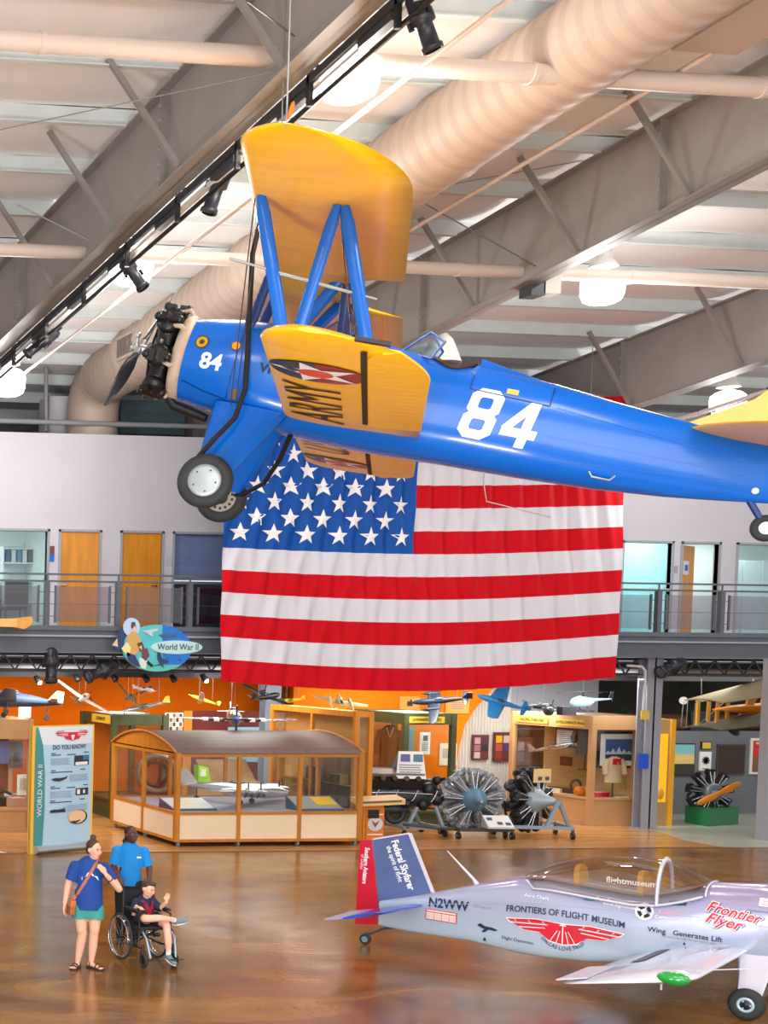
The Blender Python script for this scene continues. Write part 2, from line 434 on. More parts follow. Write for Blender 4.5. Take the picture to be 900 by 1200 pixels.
OAK = mat('oak_door_veneer', (226, 148, 40), 0.35, noise=(2.2, 0.14, (4, 4, 0.5)))
for n, (x0, x1, zt) in enumerate(op[1:3]):
    fr = frame_of(x0, x1, zt, 'door_%d' % (n+1), n)
    c = B(OAK); c.bb((x0, YW+0.03, ZF), (x1, YW+0.07, zt)); c.build('door_leaf', fr)
    c = B(CHROME); hx = x1-0.12 if n else x0+0.12
    c.cyl((hx, YW+0.02, 5.5), (hx, YW-0.05, 5.5), 0.02); c.bar((hx, YW-0.05, 5.5), (hx-0.14, YW-0.05, 5.5), 0.02, 0.02); c.build('door_handle', fr)
x0, x1, zt = op[5]
fr = frame_of(x0, x1, zt, 'door_3', 3)
c = B(OAK); c.bar((x0+0.02, YW+0.1, 5.6), (x0+0.78, YW+0.55, 5.6), 0.04, 2.2); c.build('door_leaf', fr)
c = B(mat('notice_paper', (232, 240, 246), 0.7)); c.bar((x0+0.2, YW+0.18, 6.15), (x0+0.45, YW+0.325, 6.15), 0.02, 0.34)
c.bar((x0+0.25, YW+0.19, 6.15), (x0+0.38, YW+0.265, 6.15), 0.022, 0.14, mat('notice_blue', (60, 110, 190), 0.7)); c.build('paper_notice', fr)
WG = glass('office_glass', (244, 250, 250), 0.05)
BLIND = mat('lavender_blind', (156, 160, 208), 0.6, noise=(30, 0.06, (0.05, 1, 1)))
for n, i in enumerate((0, 3, 4, 6)):
    x0, x1, zt = op[i]
    fr = frame_of(x0, x1, zt, 'window_%d' % (n+1), n)
    c = B(WG); c.bb((x0, YW+0.05, ZF), (x1, YW+0.06, zt)); c.build('pane', fr)
    if i == 3:
        c = B(BLIND); c.bb((x0, YW+0.1, ZF+1.15), (x1, YW+0.12, zt)); c.bb((x0, YW+0.1, ZF), (x1, YW+0.12, ZF+1.12), mat('dark_lower_pane', (70, 70, 88), 0.4)); c.build('blind', fr)
    if i == 4:
        c = B(mat('window_rail', (205, 212, 216), 0.4)); c.bb((x0, YW, 5.55), (x1, YW+0.05, 5.62)); c.build('window_bar', fr)
# office rooms behind the glass
ROOM = mat('office_wall_aqua', (226, 240, 238), 0.7); RFLO = mat('office_carpet', (112, 118, 120), 0.9)
def room(x0, x1, dep, col, nm):
    c = B(col); c.bb((x0-0.1, YW+dep, ZF), (x1+0.1, YW+dep+0.05, 7.3)); c.bb((x0-0.15, YW+0.15, ZF), (x0-0.1, YW+dep, 7.3)); c.bb((x1+0.1, YW+0.15, ZF), (x1+0.15, YW+dep, 7.3))
    c.bb((x0-0.1, YW+0.15, 7.22), (x1+0.1, YW+dep, 7.29)); c.bb((x0-0.1, YW+0.15, ZF-0.02), (x1+0.1, YW+dep, ZF+0.01), RFLO)
    struct(c, nm)
    l = bpy.data.lights.new('office_lamp', 'AREA'); l.energy = 42; l.size = 1.2; o = bpy.data.objects.new('office_lamp', l); COL.objects.link(o); o.location = ((x0+x1)/2, YW+1.3, 7.1)
room(8.2, 12.2, 2.6, ROOM, 'wall_office_left'); room(op[4][0], op[4][1]+.1, 2.2, mat('office_teal', (176, 222, 224), 0.7), 'wall_office_middle'); room(op[5][0]+.1, op[6][1]+2, 2.6, ROOM, 'wall_office_right')
def off(px, py, Y=YW+1.2): return onY(px, py, Y)
# furniture in the left office
t = thing('office_chair', 'dark grey office chair behind the left upper window', 'chair', (off(18, 730).x, YW+1.4, ZF))
CH_ = mat('grey_chair_fabric', (84, 84, 92), 0.8)
c = B(CH_); c.box((0, 0, 0.48), (0.55, 0.5, 0.09)); c.build('seat', t, bevel=0.02)
c = B(CH_); c.box((0, -0.24, 0.85), (0.58, 0.08, 0.6)); c.build('backrest', t, bevel=0.03)
for sx in (-1, 1):
    for sy in (-1, 1):
        c = B(DARKM); c.cyl((sx*0.24, sy*0.2, 0.44), (sx*0.27, sy*0.24, 0.01), 0.018, seg=6); c.build('leg', t)
t = thing('bookshelf', 'white shelf unit with binders behind the left upper window', 'shelf', (off(36, 670).x, YW+2.2, ZF))
c = B(mat('shelf_white', (236, 240, 240), 0.5))
for z in (0.02, 0.6, 1.15, 1.6, 1.95): c.box((0, 0, z), (0.8, 0.35, 0.03))
for sx in (-0.4, 0.4): c.box((sx, 0, 1), (0.03, 0.35, 2))
c.build('shelf_frame', t)
for k in range(5):
    c = B(mat('binder_%d' % k, ((40, 90, 140), (220, 226, 230), (60, 140, 170), (230, 232, 235), (90, 90, 100))[k], 0.6)); c.box((-0.28+0.14*k, -0.02, 1.77), (0.1, 0.28, 0.3)); solo_ = c.build('binder', t)
c = B(mat('blue_box', (88, 170, 190), 0.6)); c.box((off(11, 690).x-.35, YW+2.2, 5.45), (0.7, 0.4, 0.5)); c.box((off(11, 690).x-.35, YW+2.2, 4.86), (0.8, 0.5, 0.7), mat('teal_cabinet', (70, 130, 150), 0.5)); solo(c, 'filing_cabinet', 'teal filing cabinet with a pale box behind the left upper window', 'cabinet')
c = B(mat('picture_white', (240, 244, 244), 0.5)); c.box((off(13, 650, YW+2.5).x, YW+2.55, 6.35), (0.62, 0.04, 0.5)); c.box((off(13, 650, YW+2.5).x, YW+2.52, 6.35), (0.5, 0.02, 0.38), mat('picture_pale_blue', (196, 222, 226), 0.5)); solo(c, 'wall_picture', 'pale framed picture on the wall of the left upper office', 'picture')
c = B(mat('desk_dark', (96, 98, 108), 0.5)); c.box((25.1, YW+.75, 4.5+0.45), (0.5, 0.4, 0.6)); c.box((25.1, YW+.75, 5.28), (0.6, 0.5, 0.04)); solo(c, 'office_desk', 'dark desk behind the teal upper window right of the flag', 'desk')
c = B(mat('partition_pale', (206, 226, 228), 0.4));
for q in (0, 0.55, 1.1): c.box((off(872, 700).x + q, YW+1.6, 5.5), (0.5, 0.05, 1.9))
solo(c, 'office_partition', 'pale glass partition in the upper office at the right edge', 'partition')
# small signs on the office wall
def wallsign(px, py, w, h, cols, label, name='door_sign'):
    p = onY(px, py, YW-0.02); c = B(cols[0]); n = len(cols)
    for i, m in enumerate(cols): c.box((p.x, YW-0.015, p.z + h*(0.5-(i+0.5)/n)), (w, 0.02, h/n), m)
    return solo(c, name, label, 'sign')
wallsign(60.5, 649, 0.13, 0.36, (mat('sign_brown', (122, 60, 44), 0.5), mat('sign_blue', (26, 106, 214), 0.5)), 'brown and blue door sign beside the left oak door')
wallsign(791.5, 667, 0.13, 0.16, (mat('sign_grey', (170, 166, 176), 0.5),), 'small grey plate beside the open upper door')
wallsign(198, 657, 0.1, 0.22, (mat('sign_pale', (200, 202, 210), 0.5),), 'small pale plate left of the lavender blind window')

# ---------------------------------------------------------------- balcony
b = B(FASC)
b.bb((-13, 30.0, 4.42), (44, 30.12, 4.52)); b.bb((-13, 30.06, 3.98), (44, 30.12, 4.42)); b.bb((-13, 29.98, 4.28), (44, 30.05, 4.32), mat('pale_slate_steel', (150, 156, 166), 0.4)); b.bb((-13, 30.0, 3.94), (44, 30.3, 3.98))  # includes a lighter steel strip along the balcony front
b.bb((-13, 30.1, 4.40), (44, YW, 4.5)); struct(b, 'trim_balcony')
b = B(mat('soffit_black', (34, 35, 40), 0.8)); b.bb((-13, 30.62, 3.72), (44, 38, 3.8)); struct(b, 'ceiling_lower')
b = B(DARKM)
for z in (3.9, 3.55): b.cyl((-13, 30.5, z), (44, 30.5, z), 0.035, seg=8)
x = 5.0
while x < 34:
    b.bar((x, 30.5, 3.55), (x+0.25, 30.5, 3.9), 0.03, 0.03, None, (0, 1, 0)); b.bar((x+0.25, 30.5, 3.9), (x+0.5, 30.5, 3.55), 0.03, 0.03, None, (0, 1, 0)); x += 0.5
solo(b, 'lattice_truss', 'dark lattice truss under the balcony edge', 'truss')
pipe('soffit_pipe', 'grey round pipe under the balcony behind the truss', (-10, 31.2, 3.62), (42, 31.2, 3.62), 0.09, mat('pipe_grey', (150, 152, 158), 0.4))
b = B(mat('beam_dark', (44, 45, 50), 0.6)); b.bb((-13, 31.6, 3.38), (44, 31.75, 3.75)); struct(b, 'beam_lower')
# railing
RAIL = mat('railing_slate', (84, 88, 98), 0.4)
t = thing('balcony_railing', 'dark steel railing with glass infill panels along the balcony', 'railing', (19, 30.15, 4.5))
posts = [onY(px, 700, 30.15).x for px in (-29, 55, 138.5, 222.5)]
rp = [onY(px, 700, 30.15).x for px in (697, 772, 846, 920)]
n = 6; mid = [posts[-1] + (rp[0]-posts[-1]) * k / n for k in range(1, n)]
posts = posts + mid + rp
c = B(RAIL); c.bar((posts[0]-3, 30.15, 5.62), (posts[-1]+3, 30.15, 5.62), 0.05, 0.04); c.bar((posts[0]-3, 30.15, 5.47), (posts[-1]+3, 30.15, 5.47), 0.05, 0.04); c.build('handrail', t, True)
IRID = glass('infill_glass', (226, 220, 224), 0.07)
for i, x in enumerate(posts):
    c = B(RAIL); c.bb((x-0.05, 30.1, 4.5), (x+0.05, 30.22, 5.47)); c.cyl((x, 30.15, 5.47), (x, 30.15, 5.62), 0.02, seg=6); c.build('post', t, True)
    if i + 1 < len(posts):
        x1 = posts[i+1]; a, e = x+0.19, x1-0.19
        c = B(IRID); c.bb((a, 30.14, 4.6), (e, 30.155, 5.36)); g = c.build('glass_panel', t, True)
        c = B(RAIL)
        for q in (a, e): c.bb((q-0.02, 30.125, 4.58), (q+0.02, 30.17, 5.38))
        for q in (4.72, 4.98, 5.24): c.bar((x, 30.15, q), (a, 30.15, q), 0.015, 0.015); c.bar((e, 30.15, q), (x1, 30.15, q), 0.015, 0.015)
        c.bar((a, 30.15, 4.98), (e, 30.15, 4.98), 0.012, 0.012)
        c.build('panel_frame', t, True)
# columns
def column(x0, x1, Y, nm, zt=4.4, m=GREYC):
    c = B(m); w = x1-x0
    c.bb((x0, Y, 0), (x1, Y+0.03, zt)); c.bb((x0, Y+0.27, 0), (x1, Y+0.3, zt)); c.bb(((x0+x1)/2-0.02, Y, 0), ((x0+x1)/2+0.02, Y+0.3, zt)); c.bb((x0-0.06, Y-0.05, 0), (x1+0.06, Y+0.35, 0.03))
    return struct(c, nm)
column(25.32, 25.7, 30.2, 'column_1'); column(17.95, 18.35, 33.6, 'column_2', 3.8, mat('column_blue_grey', (146, 156, 178), 0.5))
b = B(mat('gallery_wall_end', (150, 152, 160), 0.6)); b.bb((26.62, 28.3, 0), (29.2, 28.5, 3.95)); struct(b, 'wall_gallery_end')
c = B(mat('tag_yellow', (214, 186, 70), 0.5)); p = onY(756, 838, 30.17); c.box(p, (0.2, 0.03, 0.2)); solo(c, 'column_tag', 'yellow tag on the grey column beside the tan case', 'sign')
c = B(mat('tag_blue', (18, 84, 205), 0.5)); p = onY(754, 892, 30.17); c.box(p, (0.24, 0.03, 0.34)); solo(c, 'column_tag', 'blue plate on the grey column beside the tan case', 'sign')
c = B(mat('conduit_pale', (190, 190, 196), 0.4)); c.tube([onY(735, 780, 30.1), onY(752, 781, 30.1), onY(756, 786, 30.1), onY(756, 800, 30.1), onY(754, 832, 30.1)], 0.03); solo(c, 'conduit', 'pale bent conduit on the grey column', 'conduit')

# ---------------------------------------------------------------- lower walls
ORANGE = mat('orange_wall_paint', (214, 100, 4), 0.85, noise=(0.5, 0.12), spec=.1)
YB = 35.6
b = B(ORANGE)
b.bb((-13, YB, 0), (20.3, YB+0.1, 3.75)); struct(b, 'wall_lower_left')
arch = []                                                           # quonset-shaped cut through the orange wall
for px, py in ((592, 770), (577, 808), (556, 832), (545, 850), (538, 875), (534, 905), (532, 960)): arch.append(onY(px, py, 34.2))
arch = sorted([p for p in arch if 0 < p.z < 3.75] + [V((arch[-1].x, 34.2, 0)), V((arch[0].x, 34.2, 3.75))], key=lambda p: p.z)
b = B(mat('orange_arch_paint', (212, 112, 8), 0.8, spec=.15, noise=(0.5, 0.1))); b.loft([[V((19.0, 34.2, p.z)), V((p.x, 34.2, p.z)), V((p.x, 34.35, p.z)), V((19.0, 34.35, p.z))] for p in arch], None, True, False); struct(b, 'wall_arch')
CORR = mat('corrugated_white', (222, 216, 208), 0.45)
b = B(CORR); n = 130; x0, x1 = 20.2, 25.4
xs = [x0 + (x1-x0)*i/(n*4) for i in range(n*4+1)]
rows = [[V((x, 34.9 + 0.035*math.sin((x-x0)*2*PI/0.085), z)) for x in xs] for z in (0, 3.75)]
b.loft(rows, None, False, True, False); b.bb((x0, 34.96, 0), (x1, 35.0, 3.75)); struct(b, 'wall_corrugated')
for k in range(0): pass
b = B(mat('white_duct_wall', (196, 200, 210), 0.6)); b.bb((25.4, 35.2, 2.4), (28.1, 35.3, 3.75)); b.bb((25.0, 35.1, 0), (25.25, 35.25, 3.75), BLACKM); struct(b, 'wall_pale')
MURAL = mat('dark_mural_olive', (70, 68, 58), 0.7, noise=(0.6, 0.55, (1, 1, 2.6)))
b = B(MURAL); b.bb((25.0, 37.2, 1.9), (44, 37.3, 3.75)); b.bb((25.0, 37.1, 0), (44, 37.15, 1.9)); struct(b, 'wall_gallery_back')
b = B(mat('gallery_front_grey', (106, 112, 120), 0.6, noise=(0.8, 0.12)))
YG = 33.0
b.bb((26.7, YG, 0), (40, YG+0.12, 2.1)); struct(b, 'wall_gallery')
b = B(mat('gallery_brown_beam', (92, 52, 34), 0.6, noise=(1.2, 0.4, (1, 4, 4)))); b.tube([(26.7, YG+0.3, 2.33), (29, YG+0.3, 2.27), (31, YG+0.3, 2.3), (34, YG+0.3, 2.3), (40, YG+0.3, 2.3)], [0.2, 0.24, 0.22, 0.26, 0.26], 12); b.bb((28.9, YG, 2.1), (29.6, YG+0.3, 2.6), BLACKM); struct(b, 'beam_gallery')
def poster(px0, py0, px1, py1, Y, label, m, frame_m=None, fw=0.04, name='poster', cat='poster', deco=None, th=0.04, dy=0.0):
    a = onY(px0, py0, Y); e = onY(px1, py1, Y)
    x0, x1, z1, z0 = a.x, e.x, a.z, e.z
    t = thing(name, label, cat, ((x0+x1)/2, Y, (z0+z1)/2))
    c = B(frame_m or m); c.bb((x0, Y-th, z0), (x1, Y, z1)); c.build('frame' if frame_m else 'board', t, True)
    if frame_m or deco:
        c = B(m); c.bb((x0+fw, Y-th-0.008, z0+fw), (x1-fw, Y-th+0.002, z1-fw))
        def q(u, v): return V((x0+fw+(x1-x0-2*fw)*u, Y-th-0.014, z0+fw+(z1-z0-2*fw)*v))
        def rect(u0, v0, u1, v1, mm, lift=0.0):
            o = V((0, -lift, 0)); c.face([q(u0, v0)+o, q(u1, v0)+o, q(u1, v1)+o, q(u0, v1)+o], mm)
        if deco: deco(c, q, rect)
        c.build('print', t, True)
    return t
def P_(n, r, g, bl, ro=0.5): return mat(n, (r, g, bl), ro)
INK = P_('ink_black', 24, 24, 28); PAPER = P_('paper_white', 236, 236, 232, 0.7); INKG = P_('ink_grey', 130, 134, 140, 0.7)
GOLD = P_('sign_gold', 226, 190, 60); CREAM = P_('cream_paper', 230, 210, 178, 0.7)
def lines(rect, u0, u1, v0, v1, n, m=INKG, fill=0.5):
    for i in range(n):
        v = v1 - (v1-v0)*(i+0.5)/n; h = (v1-v0)/n*fill/2
        rect(u0, v-h, u1 - (u1-u0)*0.12*((i*7) % 3)/2, v+h, m)
def d_land(c, q, rect):
    rect(0, 0, 1, 0.36, P_('land_dark', 50, 48, 34)); rect(0, 0.36, 1, 0.66, P_('land_sand', 226, 196, 120)); rect(0, 0.66, 1, 1, P_('land_sky', 120, 190, 200))
    for k in range(6): rect(0.1+0.14*k, 0.66, 0.16+0.14*k, 0.72, P_('land_sand', 226, 196, 120), 0.003)
poster(786, 871, 812, 909, YG, 'landscape poster with sandy field and teal sky on the grey gallery wall', P_('land_dark', 50, 48, 34), INK, 0.03, deco=d_land)
poster(821, 869, 832, 878, YG, 'small yellow notice above the engine print on the grey gallery wall', GOLD, INK, 0.02, 'notice', 'sign')
def d_eng(c, q, rect):
    for k in range(9):
        a = 2*PI*k/9; o = q(0.5, 0.55); c.bar(o, o + V((math.cos(a), 0, math.sin(a)))*0.1, 0.035, 0.01, INK, (0, 1, 0))
    c.cyl(q(0.5, 0.55), q(0.5, 0.55)-V((0, 0.005, 0)), 0.07, seg=10, m=INKG); rect(0.2, 0.06, 0.8, 0.12, INKG)
poster(819, 881, 831.5, 903, YG, 'white print of a radial engine on the grey gallery wall', PAPER, None, 0.01, deco=d_eng)
poster(840, 872, 871, 908, YG, 'dark brown empty panel on the grey gallery wall', P_('panel_brown', 48, 28, 20), P_('panel_edge', 80, 66, 60), 0.03, 'dark_board', 'panel')
def d_red(c, q, rect):
    rect(0, 0, 1, 1, P_('poster_red', 206, 42, 22)); rect(0, 0, 0.4, 0.5, P_('poster_brown', 120, 90, 60), 0.002); rect(0.45, 0.1, 1, 0.35, P_('poster_teal', 60, 120, 120), 0.002)
    rect(0.1, 0.88, 0.9, 0.96, P_('poster_peach', 240, 190, 150), 0.002); rect(0.3, 0.76, 0.9, 0.84, P_('poster_peach', 240, 190, 150), 0.002); rect(0.5, 0.5, 1, 0.62, P_('poster_peach', 240, 190, 150), 0.002)
poster(879, 865, 910, 907, YG, 'red poster with a white border at the right edge of the grey gallery wall', P_('poster_red', 206, 42, 22), PAPER, 0.06, deco=d_red)

# ---------------------------------------------------------------- the giant flag
FY = 29.5
FR = mat('flag_red', (198, 0, 24), 0.75, spec=.2); FW_ = mat('flag_white', (214, 214, 224), 0.75, spec=.2); FB = mat('flag_blue', (10, 78, 164), 0.65, spec=.25); STAR = P_('flag_star', 240, 238, 240, 0.6)
fx0, fx1 = onY(262, 640, FY).x, onY(729, 640, FY).x
def fedge(u):                                                       # sagging hem and slightly narrowing sides
    zb = 3.36 - 0.30*math.sin(PI*u)**1.0*0.85 + 0.14*u; zt = 9.55 + 0.12*u
    return zb, zt
def flagpt(u, v, lift=0.0):                                         # v from bottom 0 to top 1
    zb, zt = fedge(u); z = zb + (zt-zb)*v
    x = fx0 + (fx1-fx0)*u + (v-0.5)*0.12*(u-0.2)
    a = x*5.2 + 1.3*z
    y = FY + 0.035*math.sin(a*1.7 + 0.8*math.sin(z*1.1)) + 0.03*math.sin(x*13 + z*(2.2*u-1.2)*3) + 0.05*math.sin(x*1.1+z*0.7) - 0.035*math.sin(x*9-z*4.5)*(1-u)
    return V((x, y-lift, z))
b = B(FR); NU = 240; cu = 0.472
for s in range(13):
    v0, v1 = s/13, (s+1)/13; rowsn = 5
    vs = [flagpt(i/NU, v0 + (v1-v0)*j/rowsn) for j in range(rowsn+1) for i in range(NU+1)]
    ic = round(cu*NU)
    f1 = []; f2 = []
    for j in range(rowsn):
        for i in range(NU):
            q = (j*(NU+1)+i, j*(NU+1)+i+1, (j+1)*(NU+1)+i+1, (j+1)*(NU+1)+i)
            (f2 if (s >= 6 and i < ic) else f1).append(q)
    b.add(vs, f1, FR if s % 2 == 0 else FW_, True)
    if f2: b.add(vs, f2, FB, True)
for r in range(9):
    n = 6 if r % 2 == 0 else 5
    for k in range(n):
        uc = cu*((2*k+1) if n == 6 else (2*k+2))/12; vc = 6/13 + (7/13)*(r+1)/10
        pts = []
        for q in range(10):
            rr = 0.215 if q % 2 == 0 else 0.085
            a = PI/2 + q*PI/5
            pts.append(flagpt(uc + rr*math.cos(a)/(fx1-fx0), vc + rr*math.sin(a)/6.2, 0.02))
        ctr = flagpt(uc, vc, 0.025)
        b.add(pts + [ctr], [(q, (q+1) % 10, 10) for q in range(10)], STAR, False)
t = thing('american_flag', 'giant American flag hanging in front of the balcony under the biplane', 'flag', ((fx0+fx1)/2, FY, 9.6))
b.build('cloth', t, True)
c = B(CABLE); c.cyl(flagpt(-0.01, 1.0)+V((0, 0.03, 0.02)), flagpt(1.01, 1.0)+V((0, 0.03, 0.02)), 0.03)
c.build('hanging_pole', t, True)
c = B(CABLE)
for u in (0.1, 0.5, 0.9): p = flagpt(u, 1.0); c.cyl(p, (p.x, p.y, roofz(p.y)), 0.008, seg=6)
c.build('hanging_wire', t, True)

# ---------------------------------------------------------------- pendant lamps and stage lights
GLOBE = mat('lamp_glow', (255, 252, 246), 0.4, emit=9.0); LHOUS = mat('lamp_housing', (222, 224, 222), 0.4)
def pend(loc, lit=True):
    t = thing('pendant_lamp', 'x', 'pendant lamp', loc)
    c = B(LHOUS); c.lathe([(0.0, 0.72), (0.1, 0.7), (0.14, 0.55), (0.13, 0.5), (0.2, 0.42), (0.23, 0.36), (0.0, 0.36)], (0, 0, 0), UP, 20); c.build('ballast_housing', t)
    c = B(LHOUS); c.cyl((0, 0, 0.34), (0, 0, 0.4), 0.06); c.build('socket', t)
    c = B(GLOBE); c.lathe([(0.06, 0.36), (0.09, 0.3), (0.24, 0.25), (0.32, 0.18), (0.335, 0.08), (0.33, -0.1), (0.29, -0.2), (0.2, -0.25), (0.0, -0.265)], (0, 0, 0), UP, 28); c.build('glowing_shade', t)
    c = B(CABLE); c.torus((0, 0, 0.78), (1, 0, 0), 0.06, 0.012, 16, 6); c.cyl((0, 0, 0.84), (0, 0, 1.5), 0.012, seg=6); c.build('hook', t)
    return t
lamps = [(onX(410, 92, 9.75), 'glowing white pendant lamp at the top beside the left rafter'),
         (onX(155, 315, 9.9), 'glowing white pendant lamp behind the black spotlight, left of the biplane wing'),
         (onX(10, 449, 9.6), 'glowing white pendant lamp at the left edge near the propeller'),
         (onX(706, 338, 18.2), 'glowing white pendant lamp under the middle rafter above the fuselage'),
         (onX(853, 474, 25.4), 'glowing white pendant lamp beside the yellow tail of the biplane')]
pl0 = None
for i, (p, lb) in enumerate(lamps):
    if i == 0: pl0 = pend(p); pl0['label'] = lb; pl0['group'] = 'pendant lamps under the roof'
    else: dup(pl0, Matrix.Translation(p), lb, 'pendant lamps under the roof')
    l = bpy.data.lights.new('pendant_glow', 'POINT'); l.energy = 260; l.shadow_soft_size = 0.35; l.color = (1, 0.97, 0.92)
    o = bpy.data.objects.new('pendant_glow', l); COL.objects.link(o); o.location = p - V((0, 0, 0.75))
p = onX(517, 412, 17.2); t = thing('pendant_lamp', 'unlit pale bell lamp under the middle rafter above the biplane cockpit', 'pendant lamp', p)
c = B(mat('lamp_off_glass', (206, 208, 196), 0.5)); c.lathe([(0.0, 0.34), (0.1, 0.33), (0.2, 0.22), (0.3, -0.05), (0.36, -0.22)], (0, 0, 0), UP, 22); c.build('lamp_shade', t)
c = B(mat('lamp_off_under', (150, 140, 130), 0.5)); c.lathe([(0.35, -0.21), (0.3, -0.2), (0.0, -0.16)], (0, 0, 0), UP, 22); c.build('reflector', t)
c = B(CABLE); c.cyl((0, 0, 0.34), (0, 0, 0.62), 0.015, seg=6); c.build('hook', t)

def stage(loc, aim, L, label, r=0.1, group='black stage spotlights'):
    aim = V(aim).normalized(); u, w = frame(aim)
    M = basis(loc, u, w, aim)
    t = thing('stage_spotlight', label, 'spotlight', M, group)
    c = B(mat('spot_body_black', (34, 36, 44), 0.4)); k = L
    c.lathe([(0, -0.5*k), (r*0.7, -0.5*k), (r*1.0, -0.42*k), (r*1.05, -0.2*k), (r*1.2, -0.18*k), (r*1.2, 0.02*k), (r*0.8, 0.05*k), (r*0.85, 0.4*k), (r*1.05, 0.42*k), (r*1.05, 0.5*k), (r*0.8, 0.5*k)], (0, 0, 0), UP, 16); c.build('housing', t)
    c = B(mat('spot_lens', (80, 84, 96), 0.1)); c.cyl((0, 0, 0.46*k), (0, 0, 0.47*k), r*0.8, seg=16); c.build('lens', t)
    c = B(BLACKM); c.tube([(r*1.25, 0, -0.05), (r*1.3, 0, -0.3*k), (0, 0, -0.62*k), (-r*1.3, 0, -0.3*k), (-r*1.25, 0, -0.05)], 0.016, 6); c.build('yoke', t)
    c = B(BLACKM)
    for a in (0, 2, 4): c.box((r*1.25*math.cos(a), r*1.25*math.sin(a), 0.3*k*(a-2)/4), (0.04, 0.04, 0.09))
    c.build('knob', t)
    return t
stage(onX(496, 26, 9.2), (0.35, -0.1, -1), 0.62, 'black stage spotlight at the top of the picture, on the left rafter', 0.1)
stage(onX(255, 218, 9.2), (-0.3, 0.1, -1), 0.75, 'black stage spotlight left of the raised yellow wing', 0.11)
stage(onX(153, 316, 9.2), (0.45, -0.4, -0.9), 0.75, 'black stage spotlight hanging in front of a glowing pendant', 0.1)
stage(onX(49, 402, 9.2), (-0.75, 0.2, -0.6), 0.7, 'black stage spotlight above the propeller at the left', 0.1)
t = thing('rafter_box', 'pale junction box on the middle rafter', 'box', onX(624, 336, 16.5))
c = B(mat('box_pale', (196, 190, 180), 0.5)); c.box((0.25, 0, 0.05), (0.3, 0.3, 0.36)); c.build('cover', t); c = B(DARKM); c.box((0, 0, -0.02), (0.25, 0.3, 0.3)); c.build('housing', t)
# wires across the roof
def wire(a, e, label, r=0.008, m=CABLE, sag=0.0):
    c = B(m); a, e = V(a), V(e); c.tube([a + (e-a)*k/10 - V((0, 0, sag*math.sin(PI*k/10))) for k in range(11)], r, 6)
    return solo(c, 'stay_wire', label, 'wire')
wire(onX(500, 240, 14.2), onX(628, 312, 16.2), 'steel brace wire between duct and middle rafter', 0.012)
wire(onX(0, 152, 6), onX(320, 84, 8.7), 'thin steel wire crossing in front of the left rafter')
wire(onX(495, 222, 14.2), onX(895, 150, 19), 'thin steel wire crossing in front of the middle rafter')
wire(onX(20, 240, 7.4), onX(110, 284, 8.6), 'short brace wire left of the left rafter', 0.012)
wire(onX(70, 35, 7.7), onX(112, 0, 7.9), 'pale conduit strip on the roof left of the left rafter', 0.03, PIPEW)
wire(onX(290, 2, 7.7), onX(345, 42, 8.7), 'brace wire in the top left corner of the roof', 0.012)
# loft equipment above the offices, left
c = B(mat('unit_white', (206, 208, 214), 0.5)); p = onY(71, 487, 34.5); c.bb((p.x-0.4, 34.2, p.z-0.6), (p.x+0.4, 34.9, p.z+0.42)); solo(c, 'air_unit', 'white air unit box on the roof of the offices, left of the duct', 'unit')
pipe('loft_pipe', 'grey pipe running along the top of the office wall', (6, 32.9, 9.28), (16.2, 32.9, 9.28), 0.06, mat('pipe_grey', (150, 152, 158), 0.4))
c = B(mat('green_unit', (74, 96, 104), 0.5)); p = onY(172, 475, 34.5); c.bb((p.x-0.75, 34.3, 8.6), (p.x+0.9, 35, 10.1)); c.bb((p.x-0.9, 34.2, 9.2), (p.x+0.9, 34.3, 9.26), BLACKM); solo(c, 'air_handler', 'green-grey air handler behind the biplane engine on the office roof', 'unit')
c = B(mat('pipe_grey', (150, 152, 158), 0.4))
c.cyl(onY(54, 430, 33.6), onY(54, 505, 33.6), 0.05); solo(c, 'riser_pipe', 'vertical grey riser pipe at the left above the office wall', 'pipe')

# ---------------------------------------------------------------- light
w = bpy.data.worlds.new('hall_ambient'); bpy.context.scene.world = w; w.use_nodes = True
w.node_tree.nodes['Background'].inputs['Color'].default_value = (1.0, 0.985, 0.97, 1); w.node_tree.nodes['Background'].inputs['Strength'].default_value = 0.85
def area(name, loc, rot, sx, sy, e, col=(1, 0.985, 0.97)):
    l = bpy.data.lights.new(name, 'AREA'); l.shape = 'RECTANGLE'; l.size = sx; l.size_y = sy; l.energy = e; l.color = col
    o = bpy.data.objects.new(name, l); COL.objects.link(o); o.location = loc; o.rotation_euler = rot; return o
for x in (2, 10, 18, 26):  # area fills added under the roof, apart from the pendant lamps
    area('roof_fill', (x, 6, 11.5), (0, 0, 0), 2.5, 4, 420)
    area('roof_fill', (x, 20, 11.3), (0, 0, 0), 1.2, 1.2, 160)
area('camera_side_fill', (4, -4, 7), (math.radians(72), 0, math.radians(-25)), 14, 7, 1500, (1, 0.98, 0.97))  # soft fill added on the camera side for the upright surfaces
for x in (11.5, 16, 20.5, 24.5): area('exhibit_lamp', (x, 32.4, 3.6), (math.radians(14), 0, 0), 2.2, 1.0, 95, (1, 0.96, 0.9))
for x in (11.5, 16, 20.5, 25): area('exhibit_lamp', (x, 30.6, 3.5), (math.radians(20), 0, 0), 1.6, 0.3, 60, (1, 0.97, 0.92))
area('gallery_lamp', (29, 31.2, 3.5), (math.radians(10), 0, 0), 4, 1.5, 60, (1, 0.96, 0.9))

